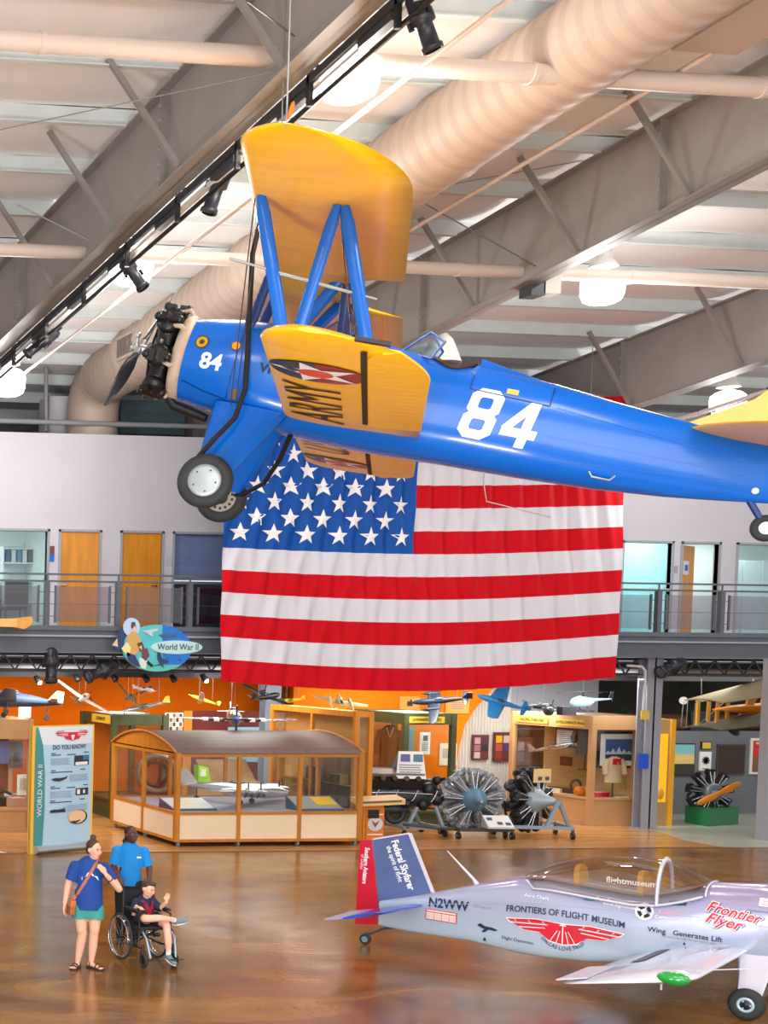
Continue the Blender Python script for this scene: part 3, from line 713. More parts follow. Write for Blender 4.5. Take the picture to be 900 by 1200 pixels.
for x, y, z, sx, sy, e in ((15.1, 29.7, 2.05, 3, 1.6, 45), (9.5, 31.2, 1.95, 2, .8, 22), (14.6, 34.4, 2.55, 1.0, 1.2, 26), (20.9, 32.3, 2.6, .9, 1.4, 26), (24.4, 32.6, 2.6, 1.6, 1.4, 60), (17.55, 30.5, 2.9, .2, 2.5, 20)):
    area('case_fill', (x, y, z), (0, 0, 0), sx, sy, e, (1, .95, .88))  # fill lights added inside the cases to lift their dark interiors
bpy.context.scene.view_settings.exposure = 0.22

for x, y in ((1.5, 9), (5, 6)): area('low_fill', (x, y, 0.25), (math.radians(180-38), 0, math.radians(-30)), 1.6, 1.0, 420, (1, .99, .97))  # unseen low fills added to brighten wing undersides and roof
# ================================================================== the hanging biplane (body frame: x aft, y starboard, z up)
def ribbon(b, path, w, fn, m, closed=False):
    """flat stroke of width w along a 2D path with mitred corners, mapped to 3D by fn"""
    P0_ = [V((p[0], p[1])) for p in path]; P = []; m_ = len(P0_)
    for i in range(m_ if closed else m_-1):
        q0, q1 = P0_[i], P0_[(i+1) % m_]; k_ = max(1, int((q1-q0).length/0.06)); P += [q0 + (q1-q0)*j/k_ for j in range(k_)]
    if not closed: P.append(P0_[-1])
    n = len(P); L = []; R_ = []
    for i in range(n):
        d0 = (P[i]-P[i-1]) if (i or closed) else (P[1]-P[0]); d1 = (P[(i+1) % n]-P[i]) if (i < n-1 or closed) else (P[i]-P[i-1])
        d0.normalize(); d1.normalize(); n0 = V((-d0.y, d0.x)); n1 = V((-d1.y, d1.x)); mm = (n0+n1)
        if mm.length < 1e-4: mm = n0
        mm.normalize(); k = w/2/max(0.35, mm.dot(n0))
        L.append(P[i]+mm*k); R_.append(P[i]-mm*k)
    vs = [fn(p.x, p.y) for p in L] + [fn(p.x, p.y) for p in R_]
    b.add(vs, [(i, (i+1) % n, n+(i+1) % n, n+i) for i in range(n if closed else n-1)], m)
def eight(b, x, y, h, fn, m, w=None, slant=0.0):                     # octagonal stencil digits
    w = w or h*0.2; W = h*0.62; k = 0.27
    def oc(cx, cy, a, c): 
        q = a*0.42, c*0.42
        return [(cx-a+q[0], cy-c), (cx+a-q[0], cy-c), (cx+a, cy-c+q[1]), (cx+a, cy+c-q[1]), (cx+a-q[0], cy+c), (cx-a+q[0], cy+c), (cx-a, cy+c-q[1]), (cx-a, cy-c+q[1])]
    f2 = lambda u, v: fn(x+u+slant*v, y+v)
    ribbon(b, oc(0, h*0.22, W/2-w/2, h*0.28-w*0.5+w*0.12), w, f2, m, True); ribbon(b, oc(0, -h*0.23, W/2-w*0.45, h*0.27-w*0.5+w*0.14), w, f2, m, True)
def four(b, x, y, h, fn, m, w=None, slant=0.0):
    w = w or h*0.2; W = h*0.66
    f2 = lambda u, v: fn(x+u+slant*v, y+v)
    for pth in ([(W*0.2, -h/2), (W*0.2, h/2)], [(W*0.16, h/2-w*0.3), (-W*0.42, -h*0.17)], [(-W*0.5, -h*0.2), (W*0.55, -h*0.2)]): ribbon(b, pth, w if pth[0][0] != W*0.16 else w*0.9, f2, m)
BLUE = mat('aircraft_blue_gloss', (0, 100, 202), 0.22, coat=0.2, spec=.35, noise=(0.8, 0.05)); YEL = mat('aircraft_yellow_gloss', (250, 184, 6), 0.25, coat=0.4, noise=(1.5, 0.05))
YEL2 = mat('aircraft_yellow_fabric', (255, 188, 8), 0.4, coat=0.15, noise=(1.2, 0.08, (1, 6, 1)))
RUB = mat('tyre_rubber', (42, 46, 48), 0.7, noise=(8, 0.15)); ALU = mat('dull_aluminium', (168, 178, 182), 0.4, 0.5, noise=(5, 0.08))
ENG = mat('engine_black', (20, 20, 21), 0.35, noise=(12, 0.4)); TANR = mat('exhaust_ring_tan', (188, 168, 146), 0.5, noise=(4, 0.15)); DBLUE = mat('strut_dark_blue', (8, 50, 120), 0.35)
SIL = mat('hub_silver', (196, 198, 200), 0.3, 0.7); BROWNP = mat('leather_brown', (70, 44, 30), 0.6)
ps, th_, bk = -0.559142, 0.253612, 0.009189
aft = V((math.cos(ps), math.sin(ps), 0)); prt = V((math.sin(ps), -math.cos(ps), 0))
a2 = aft*math.cos(th_) - UP*math.sin(th_); u2 = UP*math.cos(th_) + aft*math.sin(th_)
p3 = prt*math.cos(bk) + u2*math.sin(bk); u3 = u2*math.cos(bk) - prt*math.sin(bk)
BP = basis(V((7.655279, 17.751972, 7.845465)), a2, -p3, u3)
bi = thing('biplane', 'blue biplane with yellow wings numbered 84, hanging from the roof', 'airplane', BP)
FS = [(0.62, .47, -.53, .505), (0.85, .51, -.57, .53), (1.15, .55, -.62, .545), (1.6, .56, -.67, .53), (2.1, .56, -.7, .505), (2.8, .53, -.715, .48), (3.1, .50, -.71, .47), (3.3, .46, -.70, .46), (3.76, .45, -.68, .44), (3.8, .48, -.68, .44), (4.6, .42, -.66, .385), (5.3, .34, -.625, .305), (6.0, .27, -.56, .205), (6.5, .21, -.49, .13), (6.95, .15, -.42, .06), (7.05, .1, -.36, .02)]
def fsec(x):
    for a, c in zip(FS, FS[1:]):
        if a[0] <= x <= c[0]:
            t = (x-a[0])/(c[0]-a[0]); return [a[i]+(c[i]-a[i])*t for i in range(1, 4)]
    return FS[0][1:] if x < FS[0][0] else FS[-1][1:]
def fpow(x): return 2.0 + min(0.7, max(0, (x-0.9)*0.9))
def fside(x, z, lift=0.008):                                        # point on the port skin
    t, bt, hw = fsec(x); zc = (t+bt)/2; hh = (t-bt)/2; n = fpow(x); q = min(0.999, abs((z-zc)/hh))
    return V((x, -(hw*(1-q**n)**(1/n) + lift), z))
def fring(x, seg=40, grow=0.0):
    t, bt, hw = fsec(x); zc = (t+bt)/2; hh = (t-bt)/2+grow; hw += grow; n = fpow(x); o = []
    for i in range(seg):
        a = 2*PI*i/seg; ca, sa = math.cos(a), math.sin(a)
        o.append(V((x, hw*math.copysign(abs(ca)**(2/n), ca), zc + hh*math.copysign(abs(sa)**(2/n), sa))))
    return o
xs = sorted(set([s[0] for s in FS] + [0.62+0.2*i for i in range(33)]))
b = B(BLUE); b.loft([fring(x) for x in xs]); b.cyl((0.64, 0, -0.03), (0.6, 0, -0.03), 0.42, m=ENG)
WHT = mat('marking_white', (244, 244, 244), 0.4); BLK = mat('marking_black', (20, 20, 22), 0.5)
sd = lambda u, v: fside(u, v)
eight(b, 3.98, -0.10, 0.54, sd, WHT, 0.1, 0.1); four(b, 4.40, -0.13, 0.52, sd, WHT, 0.1, 0.1)
b.text('84', 0.26, lambda u, v: fside(0.97+u, -0.09+v), WHT, bold=0.03)
b.text('VN2S', 0.16, lambda u, v: fside(1.72+u, -0.05+v), BLK, bold=0.02)
def disc(cx, cz, r, m, lift, seg=18, sx=1.0): b.face([fside(cx + r*sx*math.cos(2*PI*k/seg), cz + r*math.sin(2*PI*k/seg), lift) for k in range(seg)][::-1], m)
disc(0.80, 0.13, 0.085, mat('emblem_rim', (70, 70, 40), 0.5), 0.009); disc(0.80, 0.13, 0.066, mat('emblem_yellow', (206, 160, 30), 0.5), 0.013); disc(0.80, 0.13, 0.03, mat('emblem_dark', (60, 60, 50), 0.5), 0.017)
disc(1.2, 0.15, 0.06, mat('emblem_rim', (70, 70, 40), 0.5), 0.009); disc(1.2, 0.15, 0.048, mat('emblem_orange', (240, 160, 20), 0.5), 0.013)
SEAM = mat('panel_seam_blue', (4, 48, 110), 0.4)
ribbon(b, [(0.68, -0.34), (0.95, -0.42), (1.22, -0.47)], 0.012, sd, SEAM); ribbon(b, [(1.24, -0.6), (1.24, 0.5)], 0.01, sd, SEAM)
ribbon(b, [(3.79, 0.36), (3.79, 0.15), (4.62, 0.12), (4.62, 0.34)], 0.012, sd, SEAM)
for z in (-0.2, 0.12, -0.45): ribbon(b, [(4.7+0.4*k, z*(1-0.12*k)-0.02*k) for k in range(6)], 0.012, sd, mat('stringer_blue', (20, 110, 214), 0.25))
b.face([fside(4.22+u, 0.2+v) for u, v in ((-.06, -.03), (.06, -.03), (.06, .03), (-.06, .03))], mat('data_plate', (226, 190, 90), 0.4))
for u, v in ((1.33, -0.4),): b.face([fside(u+a, v+c) for a, c in ((-.045, -.06), (.045, -.06), (.045, .06), (-.045, .06))], mat('step_plate', (120, 104, 84), 0.5))
b.build('fuselage', bi)
b = B(ALU); b.tube([fside(5.2, -0.48), fside(5.24, -0.53, 0.05), fside(5.42, -0.53, 0.05), fside(5.46, -0.47)], 0.012, 6); b.build('lift_handle', bi)
# cockpits
for x0, x1, nm in ((2.35, 2.8, 'front_cockpit'), (3.29, 3.78, 'rear_cockpit')):
    cx = (x0+x1)/2; rx = (x1-x0)/2; b = B(mat('cockpit_shade', (14, 14, 16), 0.8))
    def cp(a, rr, dz=0.012):
        x = cx + rx*rr*math.cos(a); y = 0.33*rr*math.sin(a); t, bt, hw = fsec(x); zc = (t+bt)/2; hh = (t-bt)/2; n = fpow(x)
        return V((x, y, zc + hh*(1-min(0.99, abs(y)/hw)**n)**(1/n) + dz))
    b.face([cp(2*PI*k/24, 0.98) for k in range(24)]); g = b.build(nm, bi)  # black patch painted in place of the cockpit's shaded hollow
    b = B(BROWNP); b.tube([cp(2*PI*k/24, 1.0, 0.02) for k in range(25)], 0.025, 6); b.build('padded_rim', g)
    for s in (1,):
        b = B(glass('windshield_glass', (225, 238, 245), 0.1)); xw0 = x0 - 0.32; zt = fsec(xw0)[0]
        A = [V((xw0, 0, zt+0.0)), V((xw0+0.33, -0.34, zt-0.1)), V((xw0+0.42, -0.29, zt+0.12)), V((xw0+0.24, 0, zt+0.26)), V((xw0+0.42, 0.29, zt+0.12)), V((xw0+0.33, 0.34, zt-0.1))]
        b.face([A[0], A[1], A[2], A[3]]); b.face([A[0], A[3], A[4], A[5]]); g2 = b.build('windshield', bi)
        b = B(mat('windshield_frame', (40, 96, 176), 0.35))
        for p, q in ((0, 1), (1, 2), (2, 3), (3, 0), (3, 4), (4, 5), (5, 0)): b.cyl(A[p], A[q], 0.014, seg=6)
        b.build('windshield_frame', g2)
b = B(BLUE); b.loft([[V((3.82+0.9*t, (0.2-0.15*t)*math.cos(PI*k/10), fsec(3.82+0.9*t)[0]-0.05 + (0.14-0.1*t)*math.sin(PI*k/10))) for k in range(11)] for t in (0, 0.2, 0.5, 0.8, 1)], None, False, True, False); b.build('headrest_fairing', bi)
# wings
UPF = [(1, 0.0), (.85, .022), (.65, .05), (.45, .07), (.28, .075), (.15, .065), (.06, .042), (.015, .02), (0, 0), (.015, -.016), (.06, -.028), (.15, -.034), (.3, -.034), (.5, -.026), (.75, -.012)]
def wing(name, ys, le, te, z0, dih, m, mu, extra=None, parent=bi, thick=1.0):
    """ys = spanwise stations; le / te give chord ends at |y|; z rises with |y|"""
    b = B(m); rings = []
    for y in ys:
        a, e = le(abs(y)), te(abs(y)); c = e-a; k = (1.0 if (round(abs(y)/0.14) % 2 == 0) else 0.975)*thick*min(1.0, (c/1.3))
        rings.append([V((a + c*t, y, z0 + dih*abs(y) + h*1.52*k)) for t, h in UPF])
    b.loft(rings, None, True)
    for i, f in enumerate(b.f):                                     # underside fabric gets its own tone
        if len(f) == 4:
            k = len(UPF); q = f[0] % k
            if q >= 9: b.fm[i] = b.mi(mu)
    if extra: extra(b)
    return b.build(name, parent)
LU, LL = 5.35, 5.05
def uLE(y): return 1.30 if y < LU-0.75 else 1.30 + 0.42*((y-(LU-0.75))/0.75)**3
def uTE(y):
    base = 2.82
    if y < 0.93: base = 2.36 + 0.46*max(0, (y-0.68)/0.25)**2 if y > 0.68 else 2.36
    if y > LU-1.55: base = 2.82 - 0.75*((y-(LU-1.55))/1.55)**2.6
    if y > LU-0.25: base -= 0.28*((y-(LU-0.25))/0.25)**2
    return base
def span(L, n): return [-L + 2*L*i/n for i in range(n+1)]
ysu = sorted(set(span(LU, 76) + [LU-0.06, -LU+0.06, LU-0.02, -LU+0.02, 0.7, -0.7, 0.93, -0.93, 0.8, -0.8]))
wing('upper_wing', ysu, uLE, uTE, 1.04, 0.035, YEL, YEL2)
def lLE(y): return 1.93 if y < LL-0.7 else 1.93 + 0.36*((y-(LL-0.7))/0.7)**3
def lTE(y):
    base = 3.43
    if y > LL-1.35: base = 3.43 - 0.5*((y-(LL-1.35))/1.35)**2.2
    if y > LL-0.2: base -= 0.3*((y-(LL-0.2))/0.2)**2
    return base
HB = 2.87                                                           # aileron hinge line
def under(x, y, lift=0.012):
    a, e = lLE(abs(y)), lTE(abs(y)); t = (x-a)/(e-a); h = 0
    lo = [(0, 0), (.015, -.016), (.06, -.028), (.15, -.034), (.3, -.034), (.5, -.026), (.75, -.012), (1, 0)]
    for p, q in zip(lo, lo[1:]):
        if p[0] <= t <= q[0]: h = p[1] + (q[1]-p[1])*(t-p[0])/(q[0]-p[0])
    return V((x, y, -0.5 + 0.02*abs(y) + h*1.52 - lift))
MARO = mat('insignia_maroon', (140, 22, 40), 0.4); NAVY = mat('insignia_navy', (24, 44, 66), 0.4); IRED = mat('insignia_red', (226, 60, 30), 0.4); LETT = mat('wing_letter_black', (44, 30, 26), 0.5)
for s, nm in ((-1, 'port'), (1, 'starboard')):
    def deco(b, s=s):
        cx, cy, r = 2.42, s*3.5, 0.46
        f = lambda u, v, l: under(cx+u, cy+v, l)
        for rr0, rr1 in ((0, 0.5), (0.5, 1.0)):
            for k in range(32):
                a0, a1 = 2*PI*k/32, 2*PI*(k+1)/32; m = NAVY if math.cos((a0+a1)/2) < 0 else MARO
                b.face([f(r*rr0*math.cos(a0), r*rr0*math.sin(a0), .012), f(r*rr1*math.cos(a0), r*rr1*math.sin(a0), .012), f(r*rr1*math.cos(a1), r*rr1*math.sin(a1), .012), f(r*rr0*math.cos(a1), r*rr0*math.sin(a1), .012)], m)
        pts = [f(r*(0.98 if q % 2 == 0 else 0.4)*math.cos(PI+q*PI/5), r*(0.98 if q % 2 == 0 else 0.4)*math.sin(PI+q*PI/5), .017) for q in range(10)]
        b.add(pts + [f(0, 0, .017)], [(q, (q+1) % 10, 10) for q in range(10)], WHT)
        b.face([f(r*0.36*math.cos(2*PI*k/16), r*0.36*math.sin(2*PI*k/16), .022) for k in range(16)], IRED)
        txt = 'ARMY' if s < 0 else 'U.S.'
        b.text(txt, 0.98, lambda u, v: under(2.38 - v*0.86, s*1.75 - u), LETT, bold=0.0, sx=0.84)
        gap = mat('aileron_gap', (54, 40, 10), 0.8)
        if True:
            ys = [s*(0.9+0.2*k) for k in range(20)]
            b.add([under(HB-0.035, y, .014) for y in ys] + [under(HB+0.02, y, .014) for y in ys], [(i, i+1, 20+i+1, 20+i) for i in range(19)], gap)
    yy = [s*(0.30 + (LL-0.30)*i/60) for i in range(61)] + [s*(LL-0.03)]
    yy = sorted(yy, key=abs)
    w_ = wing('lower_wing', yy, lLE, lTE, -0.5, 0.02, YEL, YEL2, deco)
    tag(w_, 'port lower wing, towards the viewer' if s < 0 else 'starboard lower wing, beyond the fuselage')
    b = B(YEL2); ys = [s*(0.95+0.1*k) for k in range(39)]; rings = []
    for y in ys:
        ay = abs(y); a = HB+0.03 + (0.12*max(0, (ay-4.45)/0.3)**2 if ay > 4.45 else 0); e = lTE(ay)+0.012; z = under(min(a, e-0.02), y, 0).z
        k = 0.028 if round((ay-0.95)/0.1) % 2 == 0 else 0.02
        rings.append([V((a, y, z+0.03)), V((a, y, z-k)), V((a+(e-a)*0.3, y, z-k*0.8)), V((e, y, z+0.012)), V((e, y, z+0.03))])
    b.loft(rings, None, True, False); b.build('aileron', w_)
b = B(BLACKM); b.box((2.93, -LL+.03, -.395), (.3, .09, .035)); b.build('wing_walk_patch', bi)
# interplane N struts, cabane struts, wires
def strut(p, q, w=0.13, m=BLUE, nm='strut'):
    b = B(m); p, q = V(p), V(q); d = (q-p).normalized(); a = (V((1, 0, 0)) - d*d.x).normalized(); s_ = d.cross(a); R = []
    for t in (0, 0.12, 0.5, 0.88, 1):
        k = 0.62 if t in (0, 1) else 1.0; c = p + (q-p)*t
        R.append([c + a*(w/2*k*math.cos(2*PI*i/10)) + s_*(w*0.2*k*math.sin(2*PI*i/10)) for i in range(10)])
    b.loft(R); return b.build(nm, bi)
for s in (-1, 1):
    y = s*3.45; zu = 1.04+0.035*3.45-0.04; zl = -0.5+0.02*3.45+0.09
    strut((1.42, y, zu), (2.08, y, zl), nm='interplane_strut'); strut((2.22, y, zu), (2.88, y, zl), nm='interplane_strut'); strut((2.15, y, zu), (2.14, y, zl), 0.12, nm='interplane_strut')
    strut((1.35, s*0.55, 1.05), (1.28, s*0.4, 0.42), 0.11, DBLUE, 'cabane_strut'); strut((2.12, s*0.55, 1.07), (1.8, s*0.42, 0.45), 0.14, BLUE, 'cabane_strut'); strut((2.2, s*0.55, 1.07), (2.3, s*0.42, 0.45), 0.1, DBLUE, 'cabane_strut')
b = B(mat('flying_wire', (96, 88, 76), 0.4, 0.4))
for s in (-1, 1):
    y = s*3.45
    for dx in (0, 0.06): b.cyl((1.32+dx, s*0.4, -0.55), (1.36+dx, s*3.35, 1.1), 0.007, seg=5); b.cyl((2.75+dx, s*0.45, -0.45), (2.18+dx, s*3.35, 1.1), 0.007, seg=5)
    for dx in (0,): b.cyl((1.4+dx, s*0.55, 1.0), (2.02+dx, s*3.4, -0.38), 0.007, seg=5); b.cyl((2.2+dx, s*0.55, 1.0), (2.86+dx, s*3.4, -0.38), 0.007, seg=5)
    b.cyl((1.75, y, 0.4), (2.5, y, 0.32), 0.009, seg=6, m=ALU); b.cyl((1.3, y, 0.47), (2.75, y, 0.3), 0.014, seg=6, m=ALU)
b.build('bracing_wire', bi)
# engine
b = B(TANR); b.lathe([(0.36, 0.66), (0.5, 0.64), (0.53, 0.6), (0.53, 0.54), (0.49, 0.49), (0.44, 0.48), (0.36, 0.5)], (0, 0, -0.03), (1, 0, 0), 40); b.build('exhaust_ring', bi)
b = B(mat('crankcase_grey', (118, 124, 128), 0.4, 0.3)); b.lathe([(0, .08), (.08, .09), (.12, .14), (.17, .18), (.2, .24), (.2, .5), (.1, .52)], (0, 0, 0), (1, 0, 0), 20); b.build('crankcase', bi)
for k in range(7):
    a = 2*PI*k/7 + PI/2; d = V((0, math.cos(a), math.sin(a))); t_ = V((1, 0, 0)).cross(d)
    b = B(ENG); prof = []
    for i in range(9): h = 0.2+0.025*i; prof += [(0.095, h), (0.128, h+0.006), (0.128, h+0.014), (0.095, h+0.02)]
    b.lathe(prof + [(0.125, .43), (0.14, .45), (0.14, .52), (0.09, .555), (0, .565)], (0.33, 0, 0), d, 14)
    o = V((0.33, 0, 0)) + d*0.55
    for sx in (-0.075, 0.075): b.box(o + V((sx, 0, 0)) + t_*0.0, (0.1, 0.13, 0.1), None, Matrix((V((1, 0, 0)), t_, d)).transposed()); b.sph(o + V((sx*1.7, 0, 0)) + d*0.02, 0.055, 8, 5)
    for sx in (-0.05, 0.05): b.cyl(V((0.17, 0, 0)) + d*0.17 + t_*sx, V((0.25, 0, 0)) + d*0.54 + t_*sx, 0.014, seg=6, m=ENG)
    b.tube([V((0.42, 0, 0))+d*0.52+t_*0.06, V((0.5, 0, 0))+d*0.55+t_*0.09, V((0.55, 0, 0))+d*0.47+t_*0.06], 0.03, 8, TANR)
    b.sph(V((0.3, 0, 0))+d*0.3+t_*0.1, (0.03, 0.03, 0.05), 8, 5, m=ALU); b.build('engine_cylinder', bi)
b = B(ENG); b.tube([(0.45, -0.1, -0.45), (0.62, -0.1, -0.62), (0.95, -0.12, -0.68), (1.05, -0.14, -0.7)], [0.05, 0.06, 0.055, 0.05]); b.build('exhaust_pipe', bi)
b = B(SIL); b.lathe([(0, -.12), (.03, -.12), (.05, -.08), (.055, .1), (.03, .12)], (0, 0, 0), (1, 0, 0), 14)
pd = V((0, -0.776, -0.63)).normalized(); pw = V((1, 0, 0)).cross(pd)
b.cyl(-pd*0.17, pd*0.17, 0.05, seg=12); hub = b.build('propeller_hub', bi)
b = B(SIL); 
for s in (-1, 1): b.cyl(pw*0.03*s + V((-0.04, 0, 0)), pw*0.16*s + V((-0.05, 0, 0)) + pd*0.03*s, 0.022, seg=8); b.sph(pw*0.17*s + V((-0.05, 0, 0)) + pd*0.03*s, 0.04, 8, 6)
b.build('counterweight', hub)
BLA = mat('propeller_dark', (52, 52, 58), 0.35, noise=(6, 0.15))
for s in (-1, 1):
    b = B(BLA); R = []
    for r, w, tw in ((.12, .05, .9), (.2, .07, .9), (.38, .16, .75), (.65, .2, .55), (.92, .18, .42), (1.2, .13, .32), (1.36, .07, .28), (1.42, .015, .27)):
        c = pd*s*r; ax = (pw*math.cos(tw)*s + V((1, 0, 0))*math.sin(tw)); nn = ax.cross(pd)
        R.append([c + ax*(w/2*math.cos(2*PI*i/10)) + nn*((0.05 if r < .25 else 0.012)*math.sin(2*PI*i/10)) for i in range(10)])
    b.loft(R); tag(b.build('propeller_blade', bi))
# landing gear
for s in (-1, 1):
    b = B(BLUE); R = []
    for t in (0, .2, .5, .8, 1):
        xa, xb = 1.12 + 0.08*t, 2.0 - 0.42*t; y = s*(0.38+0.5*t); z = -0.5 - 0.92*t; th = 0.1-0.03*t; c = (xa+xb)/2; w = (xb-xa)/2
        R.append([V((c + w*math.cos(2*PI*i/16), y + th*math.sin(2*PI*i/16), z)) for i in range(16)])
    b.loft(R); lg = b.build('gear_leg', bi)
    b = B(DBLUE); b.cyl((1.4, s*0.85, -1.35), (1.36, s*0.98, -1.51), 0.05); b.build('axle', lg)
    o = V((1.36, s*0.96, -1.51)); ax = V((0, s, 0))
    b = B(RUB); b.lathe([(0.19, -.09), (.22, -.105), (.27, -.1), (.305, -.07), (.317, -.025), (.317, .025), (.305, .07), (.27, .1), (.22, .105), (.19, .09)], o, ax, 40)
    wh = b.build('wheel', bi)
    b = B(ALU if s < 0 else mat('wheel_rim_tan', (170, 162, 150), 0.5)); b.lathe([(0.2, -.08), (.2, -.075), (.16, -.085), (.06, -.06), (0, -.06)], o, ax, 30); b.lathe([(0.2, .075), (.185, .095), (.15, .1), (.08, .108), (0, .11)], o, ax, 30)
    if s < 0:
        for k in range(5): q = 2*PI*k/5; b.cyl(o + ax*0.1 + V((math.cos(q), 0, math.sin(q)))*0.13, o + ax*0.108 + V((math.cos(q), 0, math.sin(q)))*0.13, 0.012, seg=6, m=DARKM)
    for k in range(14): q = 2*PI*k/14; p = o - ax*0.088 + V((math.cos(q), 0, math.sin(q)))*0.145; b.box(p, (0.03, 0.01, 0.03), BLACKM)
    b.cyl(o - ax*0.09, o - ax*0.05, 0.09, m=BLACKM); b.build('wheel_hub', wh)
# tail
b = B(YEL)
for s in (-1, 1):
    R = []
    for t in (0, .25, .5, .75, .92, 1):
        y = s*(0.1 + 1.55*t); xa = 6.0 + 0.75*t**1.6 + (0.25 if t == 1 else 0); xb = 7.15 - 0.1*t - (0.2 if t == 1 else 0); c = (xa+xb)/2; w = (xb-xa)/2
        R.append([V((c + w*math.cos(2*PI*i/14), y, 0.2 + (0.045*(1-0.5*t))*math.sin(2*PI*i/14))) for i in range(14)])
    b.loft(R)
b.build('horizontal_stabilizer', bi)
b = B(YEL); b.prism([(5.95, -0.03, 0.24), (6.5, -0.03, 0.62), (6.75, -0.03, 0.95), (6.95, -0.03, 1.25), (7.15, -0.03, 1.3), (7.15, -0.03, 0.1)], (0, 0.06, 0)); b.build('tail_fin', bi)
b = B(YEL); b.prism([(7.18, -0.03, -0.1), (7.18, -0.03, 1.3), (7.4, -0.03, 1.25), (7.62, -0.03, 0.8), (7.62, -0.03, 0.2), (7.45, -0.03, -0.1)], (0, 0.06, 0)); b.build('rudder', bi)
b = B(DBLUE); b.cyl((6.75, 0, -0.4), (6.95, 0, -0.62), 0.035); tw = b.build('tail_strut', bi)
b = B(RUB); b.torus((7.0, 0, -0.68), (0, 1, 0), 0.1, 0.045); b.cyl((7, -.03, -.68), (7, .03, -.68), 0.1, m=ALU); b.build('tail_wheel', tw)
b = B(ALU); b.cyl(fside(6.78, -0.33, -0.02), fside(6.78, -0.33, 0.03), 0.035); b.build('tie_ring', bi)
# hanging slings and whip antenna
SLING = mat('black_sling_webbing', (16, 16, 18), 0.7)
b = B(SLING); pth = [(1.02, -0.62, 2.6), (1.1, -0.66, 1.2), (1.25, -0.66, 0.55), (1.36, -0.64, 0.1), (1.46, -0.66, -0.35), (1.45, -0.72, -0.7), (1.3, -0.86, -1.02), (1.2, -0.93, -1.25)]
b.tube(pth, 0.03, 8); b.build('sling_strap', bi)
b = B(SLING); b.tube([(2.05, -0.1, -0.7), (1.98, 0.3, -0.95), (1.85, 0.6, -1.25), (1.62, 0.85, -1.42), (1.42, 0.95, -1.48)], 0.03, 8); b.build('sling_strap', bi)
b = B(CABLE); b.tube([(4.2, -0.12, -0.68), (4.22, -0.12, -0.78), (4.32, -0.1, -1.0), (5.0, -0.02, -1.02)], 0.008, 6); b.build('whip_antenna', bi)
b = B(mat('wing_tip_hook_orange', (250, 110, 20), 0.5)); hk = V((1.75, -LU+0.02, 1.2)); b.sph(hk + V((0, -0.02, 0.14)), (0.022, 0.022, 0.08)); b.build('safety_hook', bi)
M3 = BP.to_3x3(); iv = BP.inverted()
for p, dx in ((hk, 0), (V((1.02, -0.62, 2.6)), 0), (V((1.02, 0.62, 1.1)), 0)):
    wp = BP @ p; b = B(CABLE); b.cyl(iv @ wp, iv @ V((wp.x+dx, wp.y, roofz(wp.y)-.1)), 0.009, seg=6); b.build('suspension_cable', bi)
# ================================================================== the silver sport plane on the floor (body frame: x forward, y port, z up)
RH = V((0.60181502, -0.79863551, 0)); RPT = V((0.79863551, 0.60181502, 0))
RVM = basis(V((11.511, 18.622, 0)), RH, RPT, UP)
rv = thing('sport_plane', 'silver-blue two-seat sport plane with red rudder standing on the floor', 'airplane', RVM)
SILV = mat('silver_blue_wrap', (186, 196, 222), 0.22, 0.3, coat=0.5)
_n = SILV.node_tree; _tc = _n.nodes.new('ShaderNodeTexCoord'); _sx = _n.nodes.new('ShaderNodeSeparateXYZ'); _mr = _n.nodes.new('ShaderNodeMapRange'); _cr = _n.nodes.new('ShaderNodeValToRGB')   # wrap colour by height: pale blue low, lavender high
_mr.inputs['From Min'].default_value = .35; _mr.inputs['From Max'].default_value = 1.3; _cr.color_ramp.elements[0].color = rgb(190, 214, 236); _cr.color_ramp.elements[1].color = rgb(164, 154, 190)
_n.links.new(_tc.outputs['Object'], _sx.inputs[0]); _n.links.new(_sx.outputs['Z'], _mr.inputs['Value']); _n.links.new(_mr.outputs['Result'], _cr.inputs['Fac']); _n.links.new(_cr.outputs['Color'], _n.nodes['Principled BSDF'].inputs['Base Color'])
WHP = mat('plane_white_gloss', (214, 214, 228), 0.2, 0.1, coat=0.5); FINB = mat('fin_slate_blue', (88, 108, 158), 0.25, 0.2, coat=0.4, noise=(3, 0.1)); REDG = mat('rudder_red_gloss', (200, 16, 52), 0.25, coat=0.4)
FSR = [(0.18, .64, .30, .03), (0.5, .73, .285, .09), (0.85, .84, .28, .145), (1.41, 1.03, .285, .23), (1.95, 1.2, .235, .30), (2.3, 1.235, .225, .335), (2.8, 1.2, .255, .355), (3.24, 1.17, .33, .37), (3.5, 1.2, .46, .375), (3.75, 1.28, .485, .38), (3.97, 1.375, .5, .385), (4.5, 1.42, .56, .40), (5.0, 1.42, .66, .385), (5.4, 1.38, .8, .33), (5.62, 1.3, .92, .2), (5.66, 1.26, .98, .13)]
def rsec(x):
    for a, c in zip(FSR, FSR[1:]):
        if a[0] <= x <= c[0]:
            t = (x-a[0])/(c[0]-a[0]); return [a[i]+(c[i]-a[i])*t for i in range(1, 4)]
    return FSR[0][1:] if x < FSR[0][0] else FSR[-1][1:]
def NE(x, low): return 8 if low else (4.2 if x < 1.6 else 4.2-1.5*min(1, (x-1.6)/1.2))
def rpt(x, a):
    t, bt, hw = rsec(x); zc = (t+bt)/2; hh = (t-bt)/2; ca, sa = math.cos(a), math.sin(a); n = NE(x, sa < 0)
    return V((x, hw*math.copysign(abs(ca)**(2/n), ca), zc + hh*math.copysign(abs(sa)**(2/n), sa)))
